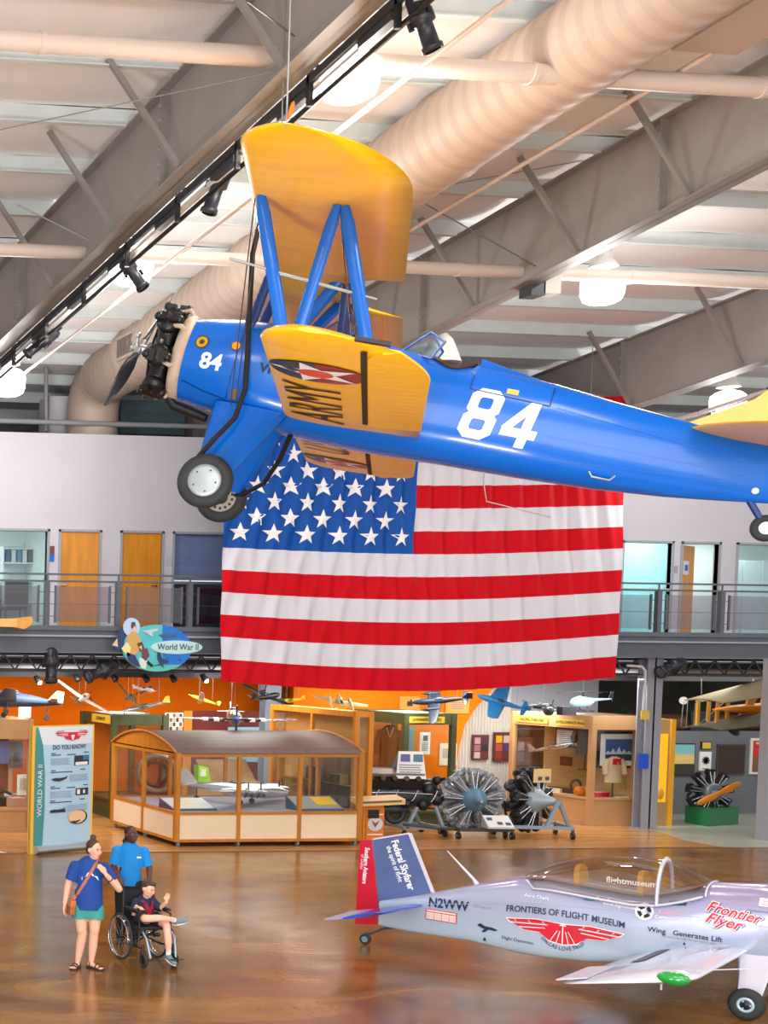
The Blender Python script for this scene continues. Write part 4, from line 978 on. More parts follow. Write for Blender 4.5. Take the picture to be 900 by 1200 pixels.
def rside(x, z, lift=0.008):
    t, bt, hw = rsec(x); zc = (t+bt)/2; hh = (t-bt)/2; n = NE(x, z < zc); q = min(0.995, abs((z-zc)/hh))
    return V((x, -(hw*(1-q**n)**(1/n) + lift), z))
xs = sorted(set([s[0] for s in FSR] + [0.2+0.12*i for i in range(45)]))
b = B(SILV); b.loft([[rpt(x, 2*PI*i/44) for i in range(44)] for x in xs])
sg = lambda u, v: rside(u, v)
def flat(pts, m, lift=0.009): b.face([rside(p[0], p[1], lift) for p in pts], m)
TX = mat('decal_navy', (26, 44, 84), 0.4); RED2 = mat('decal_red', (214, 22, 48), 0.35); WTX = mat('decal_white', (240, 240, 246), 0.4)
b.text('N2WW', 0.17, lambda u, v: rside(1.12+u, 0.735+v+0.03*u), TX, bold=0.025, sx=0.92)
# red and white table placard
def rect2(x0, z0, x1, z1, m, lift=0.009): flat([(x0, z0), (x1, z0), (x1, z1), (x0, z1)], m, lift)
rect2(0.83, 0.5, 1.24, 0.64, RED2); rect2(0.84, 0.51, 1.23, 0.6, mat('placard_cream', (236, 224, 214), 0.5), 0.012); rect2(0.84, 0.612, 1.23, 0.632, mat('placard_cream', (236, 224, 214), 0.5), 0.012)
for k in range(1, 4): rect2(0.84, 0.51+0.0225*k, 1.23, 0.513+0.0225*k, RED2, 0.014)
for k in range(1, 4): rect2(0.84+0.1*k, 0.51, 0.845+0.1*k, 0.6, RED2, 0.014)
# small aircraft silhouette and caption
flat([(1.5, .53), (1.56, .5), (1.72, .485), (1.76, .5), (1.7, .525), (1.6, .53), (1.54, .56)], TX); flat([(1.6, .51), (1.56, .45), (1.6, .45), (1.66, .505)], TX); flat([(1.58, .34), (1.62, .34), (1.61, .38), (1.59, .38)], TX)
b.text('Flight Dynamics', 0.06, lambda u, v: rside(2.0+u, 0.415+v-0.03*u), TX)
b.text('Tail Section', 0.05, lambda u, v: rside(1.56+u, 0.77+v), mat('decal_pale_grey', (150, 160, 184), 0.5))
# museum lettering and winged emblem
LX, LZ = 2.52, 0.63
def arcz(u): return -0.10*(u/0.7)**2
b.text('FRONTIERS OF FLIGHT MUSEUM', 0.112, lambda u, v: rside(LX+u, LZ+0.20+v+arcz(u)*.4-0.01*u), TX, bold=0.016, sx=0.83)
def emb(pts, m, l): flat([(LX+p[0]*1.02, LZ-.0+p[1]*.82) for p in pts], m, l)
for s in (-1, 1):
    emb([(0, .10), (s*.30, .12), (s*.66, .07), (s*.62, .01), (s*.5, -.03), (s*.5, -.045), (s*.46, -.08), (s*.3, -.09), (s*.24, -.09), (s*.16, -.2), (0, -.235)][::s], WTX, 0.010)
    emb([(0.0, .085), (s*.30, .105), (s*.64, .058), (s*.60, .02), (s*.18, .055), (s*.16, .04), (s*.58, .005), (s*.50, -.035), (s*.2, .0), (s*.19, -.015), (s*.49, -.05), (s*.44, -.075), (s*.26, -.08), (s*.15, -.185), (0, -.22)][::s], RED2, 0.013)
    for d in (0.05, 0.11): emb([(s*d*0.5, -.02), (s*d*0.5+s*0.01, -.02), (s*(d*1.25+.008), -.2), (s*d*1.25, -.2)][::s], WTX, 0.016)
    for j in range(3): emb([(s*(.2+.16*j), .06-.012*j), (s*(.2+.16*j)+s*.01, .06-.012*j), (s*(.24+.16*j), .09-.014*j), (s*(.23+.16*j), .09-.014*j)][::s], WTX, 0.016)
emb([(-.006, -.22), (.006, -.22), (.006, .09), (-.006, .09)], WTX, 0.016); emb([(-.04, .06), (.04, .06), (.02, .09), (0, .11), (-.02, .09)], WTX, 0.017)
def arc(u, v): 
    a = u/0.30; r = 0.25 - v
    return rside(LX + math.sin(a)*r*1.1, LZ + 0.015 - math.cos(a)*r)
b.text('DALLAS LOVE FIELD', 0.066, arc, TX, bold=0.01)
# right-hand decals
def decal(txt, size, x, z, m, bold=0.0, shear=0.0, rot=0.0, sx=1.0, lift=0.009):
    ca, sa = math.cos(rot), math.sin(rot)
    b.text(txt, size, lambda u, v: rside(x + u*ca - v*sa, z + u*sa + v*ca, lift), m, bold=bold, shear=shear, sx=sx)
for dx, dz, m, l, bo in ((0, 0, WTX, 0.010, .07), (0.006, -.004, mat('decal_shadow', (70, 50, 70), 0.5), 0.0095, .085), (0, 0, RED2, 0.014, .02)):
    decal('Frontier', 0.165, 4.26+dx, 1.10+dz, m, bo, 0.35, -0.16, 0.95, l); decal('Flyer', 0.165, 4.17+dx, 0.985+dz, m, bo, 0.35, -0.16, 1.05, l)
decal('Wing   Generates Lift', 0.085, 3.8, 0.775, BLK, .012, 0, -0.02, 1.0); decal('for more aircraft and air history signs', 0.036, 3.85, 0.72, INKG, 0, 0, -0.02)
rect2(3.80, .655, 3.806, .69, BLK); flat([(3.785, .67), (3.803, .645), (3.821, .67)], BLK)
for k in range(4):
    a = PI/2*k; b.face([rside(3.38+0.075*math.cos(a+q), 0.985+0.075*math.sin(a+q), .011) for q in (0, .4, .8, 1.1)] + [rside(3.38+0.035*math.cos(a+q), 0.985+0.035*math.sin(a+q), .011) for q in (1.1, .5, 0)], BLK)
b.face([rside(3.38+0.1*math.cos(2*PI*k/18), 0.985+0.1*math.sin(2*PI*k/18), .009) for k in range(18)], WTX)
decal('Aviation', 0.07, 3.63, 1.005, mat('decal_pink', (226, 168, 190), 0.4), .02); decal('Communications', 0.055, 3.68, 0.945, WTX, .015)
decal('Flight Resources', 0.05, 3.02, 1.06, WTX, .01, 0, -0.03); decal('www.flightmuseum.com', 0.055, 3.2, 1.01, WTX, .01, 0, -0.05); decal('Aero Chart', 0.06, 2.2, 1.0, WTX, .01, 0, -0.02)
rect2(2.72, 1.03, 2.84, 1.08, mat('decal_teal', (60, 130, 150), 0.4)); flat([(3.62, 1.095), (3.8, 1.115), (3.8, 1.165), (3.62, 1.145)], mat('decal_dark_green', (30, 80, 74), 0.4))
rect2(4.5, 1.21, 4.85, 1.3, WTX); decal('General', 0.055, 4.62, 1.275, mat('decal_rose', (200, 90, 120), 0.4)); decal('Standard', 0.05, 4.62, 1.235, mat('decal_rose', (200, 90, 120), 0.4))
SEAMG = mat('panel_seam_grey', (110, 118, 150), 0.4)
ribbon(b, [(4.62, 0.62), (4.62, 1.15), (4.4, 1.15)], 0.012, sg, SEAMG); ribbon(b, [(4.62, 0.72), (5.2, 0.8)], 0.015, sg, SEAMG)
ribbon(b, [(0.6, 0.66), (2.2, 0.92), (3.9, 1.0), (4.6, 0.98)], 0.006, sg, mat('pale_side_line', (170, 180, 212), 0.3))  # thin pale line along the fuselage side
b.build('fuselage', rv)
# cockpit floor, seats, canopy
def sill(x, s): t, bt, hw = rsec(x); return V((x, s*hw*0.80, t-0.035 + 0.02))
b = B(mat('cockpit_tan', (150, 104, 50), 0.6)); xs2 = [2.02+0.1*i for i in range(20)]
b.loft([[V((x, s*rsec(x)[2]*0.82*(0.2 if x < 2.1 else 1), rsec(x)[0]-0.02+0.012)) for s in (-1, -.5, 0, .5, 1)] for x in xs2], None, False, False, False); b.build('cockpit_interior', rv)
for x in (2.62, 3.3):
    b = B(mat('seat_gold', (196, 146, 52), 0.6)); b.loft([[V((x-0.03-0.03*t+0.06*q, y, 1.1+0.32*t)) for q, y in ((0, -.2*k), (0, .2*k), (1, .2*k), (1, -.2*k))] for t, k in ((0, 1), (.6, 1), (.85, .8), (1, .4))], None, True, False); b.build('seat_back', rv)
GL = glass('canopy_glass', (240, 236, 230), 0.14, 0.02)
def ctop(x):
    for (xa, za), (xb, zb) in zip(CT, CT[1:]):
        if xa <= x <= xb: return za + (zb-za)*(x-xa)/(xb-xa)
    return CT[-1][1]
CT = [(1.93, 1.2), (2.1, 1.3), (2.3, 1.4), (2.6, 1.51), (2.9, 1.58), (3.2, 1.605), (3.48, 1.585), (3.7, 1.51), (3.9, 1.41), (3.99, 1.375)]
def cring(x, grow=0.0):
    t, bt, hw = rsec(x); hw = hw*0.93*min(1, (x-1.9)/0.35+0.25); z0 = t-0.13; 
    if x < 2.1: z0 = t-0.04
    h = max(0.02, ctop(x)-z0)
    return [V((x, -(hw+grow)*math.cos(PI*k/20), z0 + (h+grow)*math.sin(PI*k/20)**0.75)) for k in range(21)]
b = B(GL); b.loft([cring(1.94+0.0345*i) for i in range(60)], None, False, True, False); can = b.build('canopy', rv)
CFR = mat('canopy_frame_silver', (206, 208, 226), 0.25, 0.3)
b = B(CFR); b.tube(cring(3.50, 0.005), 0.042, 6, flat=0.5)
b.tube([cring(x)[0] + V((0, -.008, 0)) for x in [1.96+0.1*i for i in range(21)]], 0.018, 6); b.tube([cring(x)[-1] + V((0, .008, 0)) for x in [1.96+0.1*i for i in range(21)]], 0.018, 6)
b.tube(cring(3.985, 0.004), 0.012, 6); b.build('canopy_frame', can)
b = B(WHP); b.text('flightmuseum', 0.1, lambda u, v: V((3.22+u, -0.30, 1.31+v)), WTX, bold=.02); b.build('canopy_lettering', can)
# fin, rudder, stabilizer
def plate(pts, th, m, nm, par, m2=None):
    c = B(m); n = len(pts); c.prism([(p[0], -th/2, p[1]) for p in pts], (0, th, 0), m, m2); return c, nm, par
c = B(FINB); c.prism([(.17, -.02, .62), (.06, -.02, 1.47), (.53, -.02, 1.6), (.86, -.02, .82)], (0, .04, 0))
c.bar((.54, 0, 1.6), (.87, 0, .82), .05, .03, WHP, (1, 0, 0)); c.bar((.06, 0, 1.475), (.53, 0, 1.605), .045, .02, WHP)
def fn_(x0, z0, ang, y=-.026): return lambda u, v: V((x0 + u*math.cos(ang) - v*math.sin(ang), y, z0 + u*math.sin(ang) + v*math.cos(ang)))
c.text('Federal Skyfarer', 0.135, fn_(.47, 1.17, -1.2), WTX, bold=.03, sx=0.78); c.text('the spirit of flight', 0.085, fn_(.36, 1.17, -1.2), WTX, bold=.02, sx=0.85); c.build('fin', rv)
c = B(REDG); c.prism([(.155, -.02, .30), (.155, -.02, .62), (.045, -.02, 1.46), (-.11, -.02, 1.44), (-.14, -.02, .27)], (0, .04, 0))
c.text('Southern Aviators', 0.085, fn_(-.02, 1.1, -1.62), WTX, bold=.025, sx=0.8); c.text('of Dallas', 0.06, fn_(-.07, 1.15, -1.62), mat('decal_pink2', (240, 170, 190), 0.4), bold=.02); c.build('rudder', rv)
b = B(mat('stabilizer_blue', (40, 84, 206), 0.25, 0.2, coat=0.4, noise=(2.5, 0.35)))
for s in (-1, 1):
    R = []
    for t in (0, .5, .9, 1):
        y = s*(0.06+1.12*t); xa, xb = 0.80-0.12*t-(.08 if t == 1 else 0), 0.16-0.02*t; za, zb = .675, .53; R.append([V((xb+(xa-xb)*(0.5+0.5*math.cos(2*PI*i/12)), y, zb+(za-zb)*(0.5+0.5*math.cos(2*PI*i/12)) + 0.022*math.sin(2*PI*i/12))) for i in range(12)])
    b.loft(R)
b.build('horizontal_stabilizer', rv)
for s in (-1, 1):
    b = B(mat('elevator_white_blue', (170, 180, 216), 0.25, 0.2, noise=(2.5, 0.2))); b.prism([(.16, s*.2, .525), (.15, s*1.18, .53), (-.1, s*1.12, .47), (-.12, s*.2, .465)], (0, 0, .02)); b.build('elevator', rv)
b = B(mat('plane_tail_spring', (60, 66, 80), 0.4)); b.tube([(.42, 0, .3), (.25, 0, .27), (.08, 0, .17), (.0, 0, .16)], .016, 6); b.box((.02, 0, .14), (.08, .04, .05)); ts = b.build('tail_spring', rv)
b = B(RUB); b.lathe([(.04, -.03), (.07, -.03), (.078, 0), (.07, .03), (.04, .03)], (-.0, 0, .079), (0, 1, 0), 20); b.cyl((0, -.034, .079), (0, .034, .079), .042, m=mat('tail_hub', (110, 150, 170), .4)); b.build('tail_wheel', ts)
b = B(WHP); b.tube([(1.4, 0, 1.02), (1.36, 0, 1.08), (1.02, 0, 1.42)], [.035, .02, .007], 8); b.build('antenna', rv)
# wings
def wpt(t, y, h): 
    ay = abs(y); xa, xb = 4.40+.03*ay, 3.26+.0*ay; za, zb = .655+.045*ay, .43+.032*ay
    return V((xa+(xb-xa)*t, y, za+(zb-za)*t + h*1.2))
RPF = [(1, 0), (.8, .03), (.5, .075), (.3, .085), (.15, .07), (.05, .04), (.01, .015), (0, 0), (.01, -.015), (.05, -.03), (.2, -.045), (.5, -.035), (.8, -.012)]
for s in (-1, 1):
    b = B(WHP); R = []
    for y in (.25, .6, 1.2, 1.8, 2.4, 2.9, 3.05, 3.14, 3.18):
        k = 1 if y < 3 else max(.15, math.sqrt(max(0, 1-((y-2.95)/.24)**2))); q = 0 if y < 3 else (1-k)*.12
        R.append([wpt(q+(1-2*q)*t, s*y, h*k) for t, h in RPF])
    b.loft(R)
    up_ = lambda t, y, l=.004: wpt(t, s*y, (.085 if .2 < t < .4 else .075-.0*t if t < .55 else .075*(1-t)/.47) + l)
    b.add([up_(.62, .5), up_(.62, 1.75), up_(.74, 1.75), up_(.74, .5)], [(0, 1, 2, 3)] if s < 0 else [(3, 2, 1, 0)], mat('wing_walk_grey', (104, 104, 122), .8))
    for k in range(4): b.add([up_(.66+.01, 2+.13*k), up_(.66, 2.05+.13*k), up_(.92, 2.05+.13*k), up_(.92, 2+.13*k)], [(0, 1, 2, 3)], mat('wing_stripe_blue', (140, 170, 214), .4))
    ribbon(b, [(.12+.01*k, .5+.12*k) for k in range(18)], .012, lambda u, v: wpt(u, s*v, .066+.006), SEAMG)
    w_ = b.build('wing', rv)
    b = B(mat('nav_green', (20, 150, 60), .2, coat=.5) if s < 0 else mat('nav_red', (190, 20, 30), .2)); b.sph(wpt(.16, s*3.15, .012), (.15, .07, .07), 16, 10); b.build('navigation_light', w_)
    b = B(mat('aileron_pale', (206, 212, 228), .25, .1)); b.prism([wpt(.8, s*1.95, .034), wpt(.8, s*3.08, .034), wpt(1.03, s*3.12, .03), wpt(1.03, s*1.95, .03)], (0, 0, .01)); b.build('aileron', w_)
    b = B(WHP); b.cyl(wpt(.3, s*2.8, -.04), wpt(.3, s*2.8, -.04)-V((0, 0, .09)), .012, seg=6); b.cyl(wpt(0, s*2.3, 0), wpt(-.28, s*2.3, -.0), .007, seg=6); b.build('pitot_tube', w_)
    # gear
    b = B(WHP); R = []
    for t, w in ((0, .26), (.12, .2), (.5, .15), (1, .12)):
        c0 = V((4.52, s*.36, .66)) + (V((4.53, s*.90, .2)) - V((4.52, s*.36, .66)))*t
        R.append([c0 + V((w*math.cos(2*PI*i/12)*(.95), 0, 0)) + V((0, .025, .03))*math.sin(2*PI*i/12) for i in range(12)])
    b.loft(R); gl = b.build('gear_leg', rv)
    o = V((4.53, s*.95, .178)); ax = V((0, s, 0))
    b = B(RUB); b.lathe([(.085, -.06), (.13, -.068), (.165, -.05), (.178, -.015), (.178, .015), (.165, .05), (.13, .068), (.085, .06)], o, ax, 30); wh = b.build('wheel', gl)
    b = B(mat('wheel_rim_pale', (176, 206, 222), .35, .3)); b.lathe([(.088, .05), (.085, .066), (.06, .07), (.055, .06)], o, ax, 24); b.lathe([(.058, .055), (.03, .06), (0, .075)], o, ax, 16, BLACKM); b.cyl(o-ax*.06, o+ax*.05, .087, m=DARKM)
    for k in range(3): q = 2*PI*k/3; b.sph(o+ax*.066+V((math.cos(q), 0, math.sin(q)))*.045, .012, 6, 4)
    b.build('wheel_hub', wh)
b = B(WHP); b.lathe([(0.0, .35), (.05, .3), (.11, .17), (.14, .04), (.145, 0), (0, 0)], (5.66, 0, 1.12), (1, 0, -.0), 20); b.build('spinner', rv)
for s in (-1, 1):
    b = B(BLACKM); b.loft([[V((5.72+.02*math.sin(q)*1, .0+w*math.cos(q), 1.12+s*r)) for q in [2*PI*i/8 for i in range(8)]] for r, w in ((.1, .05), (.3, .08), (.6, .07), (.85, .02))]); b.build('propeller_blade', rv)
for s in (-1, 1):
    b = B(mat('exhaust_blue_grey', (96, 140, 170), .3, .6)); b.tube([(5.0, s*.16, .7), (4.8, s*.17, .55), (4.62, s*.18, .47)], .035, 8); b.build('exhaust_pipe', rv)
# ================================================================== display cases and exhibits
CGL = glass('case_glass', (250, 252, 251), 0.04)
OAKC = mat('case_oak', (186, 118, 34), 0.4, noise=(3, 0.15, (3, 3, 0.6))); TANC = mat('case_tan', (186, 144, 98), 0.55, noise=(2, 0.06)); OLIVE = mat('case_olive_green', (74, 82, 48), 0.5, noise=(2, 0.08)); ORC = mat('case_orange_oak', (214, 134, 34), 0.45, noise=(2.5, 0.12, (3, 3, .5)))
BEIGE = mat('panel_beige', (232, 210, 180), 0.6, noise=(1.2, .04)); BRW = mat('roof_brown_laminate', (112, 92, 84), 0.45, noise=(3, .08))
def case(name, label, pts, zb, zh, zt, fm, pm, solid=(), post=.07, roof=None, floor_m=None, back_m=None, mull={}, header=True):
    """pts: base corners (counter-clockwise from above), zb top of base panel, zh bottom of header, zt top; solid = faces without glass"""
    P = [V((p[0], p[1], 0)) for p in pts]; n = len(P); ctr = sum(P, V((0, 0, 0)))/n
    t = thing(name, label, 'display case', ctr)
    for i in range(n):
        a, e = P[i], P[(i+1) % n]; d = (e-a).normalized(); out = V((d.y, -d.x, 0)); L = (e-a).length
        c = B(pm); c.bar(a+V((0, 0, zb/2+.04))-out*.02, e+V((0, 0, zb/2+.04))-out*.02, .04, zb-.08); c.build('base_panel', t, True)
        for z, h in ((zb, .06), (.05, .1)): c = B(fm); c.bar(a+V((0, 0, z)), e+V((0, 0, z)), .07, h); c.build('rail', t, True)
        c = B(fm); c.bar(a+V((0, 0, (zh+zt)/2)), e+V((0, 0, (zh+zt)/2)), .07, zt-zh); c.build('header_board', t, True)
        c = B(fm); c.bb((a.x-post/2, a.y-post/2, 0), (a.x+post/2, a.y+post/2, zt)); c.build('corner_post', t, True)
        for k in range(1, mull.get(i, 1)):
            q = a + (e-a)*k/mull[i]; c = B(fm); c.bb((q.x-post*.35, q.y-post*.35, 0.03), (q.x+post*.35, q.y+post*.35, zh)); c.build('mullion', t, True)
        if i in solid:
            c = B(back_m or pm); c.bar(a+V((0, 0, (zb+zh)/2)), e+V((0, 0, (zb+zh)/2)), .04, zh-zb); c.build('back_panel', t, True)
        else:
            c = B(CGL); c.bar(a+V((0, 0, (zb+zh)/2)), e+V((0, 0, (zb+zh)/2)), .012, zh-zb); c.build('glass_pane', t, True)
    c = B(floor_m or pm); c.prism([p*.97+ctr*.03+V((0, 0, zb-.03)) for p in P], (0, 0, .03)); c.build('case_floor', t, True)
    c = B(roof or fm); c.prism([p*.99+ctr*.01+V((0, 0, zt-.03)) for p in P], (0, 0, .03)); c.build('case_top', t, True)
    return t
def casters(t, pts, r=.05, m=None):
    for p in pts:
        c = B(m or mat('caster_grey', (120, 150, 160), .4)); c.cyl((p[0]-.02, p[1], r), (p[0]+.02, p[1], r), r, seg=14); c.bar((p[0], p[1], r), (p[0], p[1], r*2.1), .06, .03, DARKM, (0, 1, 0)); c.build('caster', t, True)
def zat(px, py, Y): return onY(px, py, Y).z
# the long glass case on casters
X0, X1, Y0c, Y1c = 13.15, 17.12, 28.08, 31.3
zp, ze = 0.69, 1.93
t = thing('long_display_case', 'long glass display case on casters with brown arched roof, holding a silver bomber model', 'display case', ((X0+X1)/2, (Y0c+Y1c)/2, 0))
zb0 = .13
def side(a, e, nm, n):
    a, e = V(a), V(e); d = (e-a).normalized()
    for k in range(n):
        p, q = a+(e-a)*k/n, a+(e-a)*(k+1)/n
        c = B(BEIGE); c.bar(p+V((0, 0, (zp+zb0)/2)), q+V((0, 0, (zp+zb0)/2)), .03, zp-zb0-.06); c.build('base_panel', t, True)
        c = B(CGL); c.bar(p+V((0, 0, (zp+ze)/2)), q+V((0, 0, (zp+ze)/2)), .012, ze-zp-.06); c.build('glass_pane', t, True)
        c = B(OAKC); w = .1 if k == 0 else .075; c.bb((p.x-w/2, p.y-w/2, zb0-.02), (p.x+w/2, p.y+w/2, ze)); c.build('post', t, True)
    for z, h in ((zb0, .06), (zp, .06), (ze-.04, .09)): c = B(OAKC); c.bar(a+V((0, 0, z)), e+V((0, 0, z)), .06, h); c.build('rail', t, True)
side((X0, Y0c, 0), (X1, Y0c, 0), 'front', 3); side((X1, Y0c, 0), (X1, Y1c, 0), 'right', 2); side((X1, Y1c, 0), (X0, Y1c, 0), 'rear', 3); side((X0, Y1c, 0), (X0, Y0c, 0), 'left', 2)
c = B(mat('case_floor_grey', (150, 148, 166), .6)); c.bb((X0+.05, Y0c+.05, zp-.04), (X1-.05, Y1c-.05, zp)); c.build('case_floor', t, True)
arcp = [(Y0c-.04 + (Y1c-Y0c+.08)*k/16, ze + .36*math.sin(PI*k/16)**.8) for k in range(17)]
c = B(BRW); c.loft([[V((x, y, z)) for y, z in arcp] + [V((x, y, z-.03)) for y, z in arcp[::-1]] for x in (X0-.05, X1+.05)], None, True, False); c.build('arched_roof', t, True)
for x in (X0-.03, X1+.01): c = B(OAKC); c.prism([(x, y, z-.02) for y, z in arcp], (.02, 0, 0)); g_ = c.build('gable_end', t, True)
for x in (X0-.06, X1+.05): c = B(OAKC); c.tube([(x, y, z) for y, z in arcp], .025, 6); c.build('roof_trim', t, True)
casters(t, [(X0+.06, Y0c+.05), (X0+1.35, Y0c+.05), (X0+2.65, Y0c+.05), (X1-.06, Y0c+.05), (X0+.05, Y1c-.05), (X1-.05, Y1c-.05), (X0+.05, Y0c+1.6)], .06)
# reading rails inside it
def wedge(o, w, d, h0, h1, m_top, m_side, label, rz=0, deco=None, name='reading_board'):
    t = thing(name, label, 'sign', MX(o, rz)); c = B(m_side); c.prism([(-w/2, 0, 0), (-w/2, d, 0), (-w/2, d, h1), (-w/2, 0, h0)], (w, 0, 0)); c.build('stand', t)
    c = B(m_top); f = lambda u, v, l=.004: V((-w/2+w*u, d*v, h0+(h1-h0)*v+l)); c.face([f(.02, .03), f(.98, .03), f(.98, .97), f(.02, .97)])
    if deco: deco(c, f)
    c.build('printed_face', t); return t
SLATE = mat('stand_slate', (62, 86, 110), .5)
def dk(c, f): c.face([f(.5, .3, .008), f(.95, .3, .008), f(.95, .9, .008), f(.5, .9, .008)], mat('print_yellow', (236, 190, 20), .5))
def dk2(c, f):
    for k in range(3): c.face([f(.2, .2+.25*k, .008), f(.7, .2+.25*k, .008), f(.7, .35+.25*k, .008), f(.2, .35+.25*k, .008)], mat('print_cream', (226, 214, 170), .5))
wedge((13.75, 28.5, zp), .95, .7, .04, .2, mat('board_pale', (206, 208, 214), .5), SLATE, 'pale sloped reading board inside the long case, left end', .0, dk2)
wedge((16.45, 28.35, zp), 1.0, .55, .04, .26, mat('board_grey', (150, 150, 150), .5), SLATE, 'grey sloped reading board with yellow print inside the long case, right end', 0, dk)
# left tan case, cut by the frame
xr = onY(34, 940, 30.6).x; zt = zat(10, 843, 30.6); zh = zat(10, 866, 30.6); zb = zat(10, 948, 30.6)
case('tan_display_case', 'tan display case at the left edge behind the information banner', [(xr-3, 30.6), (xr, 30.6), (xr, 31.9), (xr-3, 31.9)], zb, zh, zt, TANC, TANC, (2,), .1, None, None, mat('maroon_backing', (116, 62, 44), .7, noise=(2, .3)))
# green tall case behind the long case
g0 = onZ(131, 959.5); Yg = g0.y
zt = zat(131, 838, Yg); zh = zat(131, 850, Yg); zb = zat(131, 938, Yg); xg = onY(192, 900, Yg).x
case('green_display_case', 'olive green glass display case between the banner and the long case', [(g0.x, Yg), (xg, Yg), (xg, Yg+1.9), (g0.x, Yg+1.9)], zb, zh, zt, OLIVE, OLIVE, (2,), .14, None, None, mat('orange_backing', (222, 116, 20), .6))
def plaque(p, w, h, txt, label, m=None, rz=0.0, name='header_sign', size=None, tm=INK):
    t = thing(name, label, 'sign', MX(p, rz)); c = B(m or GOLD); c.box((0, -.012, 0), (w, .02, h)); 
    if txt: c.text(txt, size or h*.62, lambda u, v: V((u, -.026, v)), tm, bold=.02)
    c.build('plate', t); return t
plaque(onX(119, 842, g0.x-.09)+V((0, 0, 0)), 1.1, .2, 'GERMANY', 'yellow header sign on the side of the olive green case by the banner', None, -PI/2)
# narrow orange case right of the long case
ze_t = zat(425, 834, 28.7)
case('orange_display_case', 'tall orange oak case with a red sun poster, right of the long case', [(17.4, 28.75), (17.72, 28.75), (17.72, 32.2), (17.4, 32.2)], .62, ze_t-.12, ze_t, ORC, ORC, (1, 2), .1, None, None, mat('orange_tan_backing', (206, 150, 90), .6), {3: 2})
# green uniform case
u0 = onZ(471, 966); Yu = u0.y; xu1 = onY(529, 900, Yu).x
zt = zat(471, 836, Yu); zh = zat(471, 849, Yu); zb = zat(471, 952, Yu)
case('green_display_case', 'olive green uniform case behind the engine with the white tent sign', [(u0.x, Yu), (xu1, Yu), (xu1, Yu+2.3), (u0.x, Yu+2.3)], zb, zh, zt, OLIVE, OLIVE, (), .12, None, None, mat('uniform_backing', (60, 44, 34), .7))
plaque((onY(500, 843.5, Yu-.05).x, Yu-.045, zat(500, 843.5, Yu-.05)), .88, .15, 'JAPANESE EMPIRE', 'yellow JAPANESE EMPIRE header sign on the olive green uniform case')
# tan corner case by the grey column
P0, P1 = onZ(690, 968), onZ(746, 968); P3 = onZ(598, 953.5); dd = (P3-P0)
zt = zat(690, 839, P0.y); zh = zat(690, 855, P0.y); zb = zat(690, 936, P0.y)
TWD = mat('slat_wall_tan', (206, 166, 112), .55, noise=(14, .12, (.2, .2, 1)))
tc = case('tan_display_case', 'tan corner case with a framed mountain picture beside the grey column', [(P3.x, P3.y), (P0.x, P0.y), (P1.x-.02, P1.y), (P1.x+.35, P1.y+2.0)], zb, zh, zt, TANC, TANC, (2,), .12, BRW, CREAM, TWD)
q0, q1 = V((P1.x+.35, P1.y+2.0, (zb+zh)/2)), V((P3.x, P3.y, (zb+zh)/2)); c = B(TWD); c.bar(q0.lerp(q1, .03)+V((0, -.06, 0)), q0.lerp(q1, .62)+V((0, -.06, 0)), .03, zh-zb); c.build('slat_wall', tc, True)
rzc = math.atan2(P0.y-P3.y, P0.x-P3.x); nrm = V((math.sin(rzc), -math.cos(rzc), 0))
def onface(px, py, q=.045):                                          # point on the case's long front
    r = ray(px, py); o = P0 + nrm*q; k = (o-CO).dot(nrm)/r.dot(nrm); return CO + r*k
plaque(onface(624, 843.5), 1.0, .15, 'PACIFIC THEATER', 'yellow PACIFIC THEATER header sign on the tan corner case', mat('sign_tan_gold', (190, 146, 60), .5), rzc)
plaque(onface(669, 847), .8, .15, 'INTELLIGENCE WAR', 'yellow INTELLIGENCE WAR header sign on the tan corner case', None, rzc)
# tan side panel with golden edge right of the column
Q = onZ(786, 968); z_ = zat(786, 843, Q.y)
t = thing('tan_cabinet', 'tan cabinet with a golden glowing strip right of the grey column', 'cabinet', Q)
xq = onY(770, 900, Q.y).x; GE = mat('golden_edge', (234, 172, 40), .45)
c = B(TANC); c.bb((P1.x+.1, Q.y, 0), (Q.x-.12, Q.y+.08, z_)); c.build('side_panel', t, True)
c = B(GE); c.bb((Q.x-.12, Q.y-.03, 0), (Q.x, Q.y+1.2, z_)); c.build('gold_edge', t, True)
c = B(mat('gold_glow', (250, 190, 30), .5, emit=.35)); a, e = onY(770, 860, Q.y), onY(779, 940, Q.y); c.bb((a.x, Q.y-.02, e.z), (e.x, Q.y+.01, a.z)); c.build('glowing_strip', t, True)  # glow put into the strip's material, no lamp behind it
c = B(GE); c.sph(onY(774, 930, Q.y-.05), (.09, .03, .14), 10, 6); c.build('gold_relief', t, True)

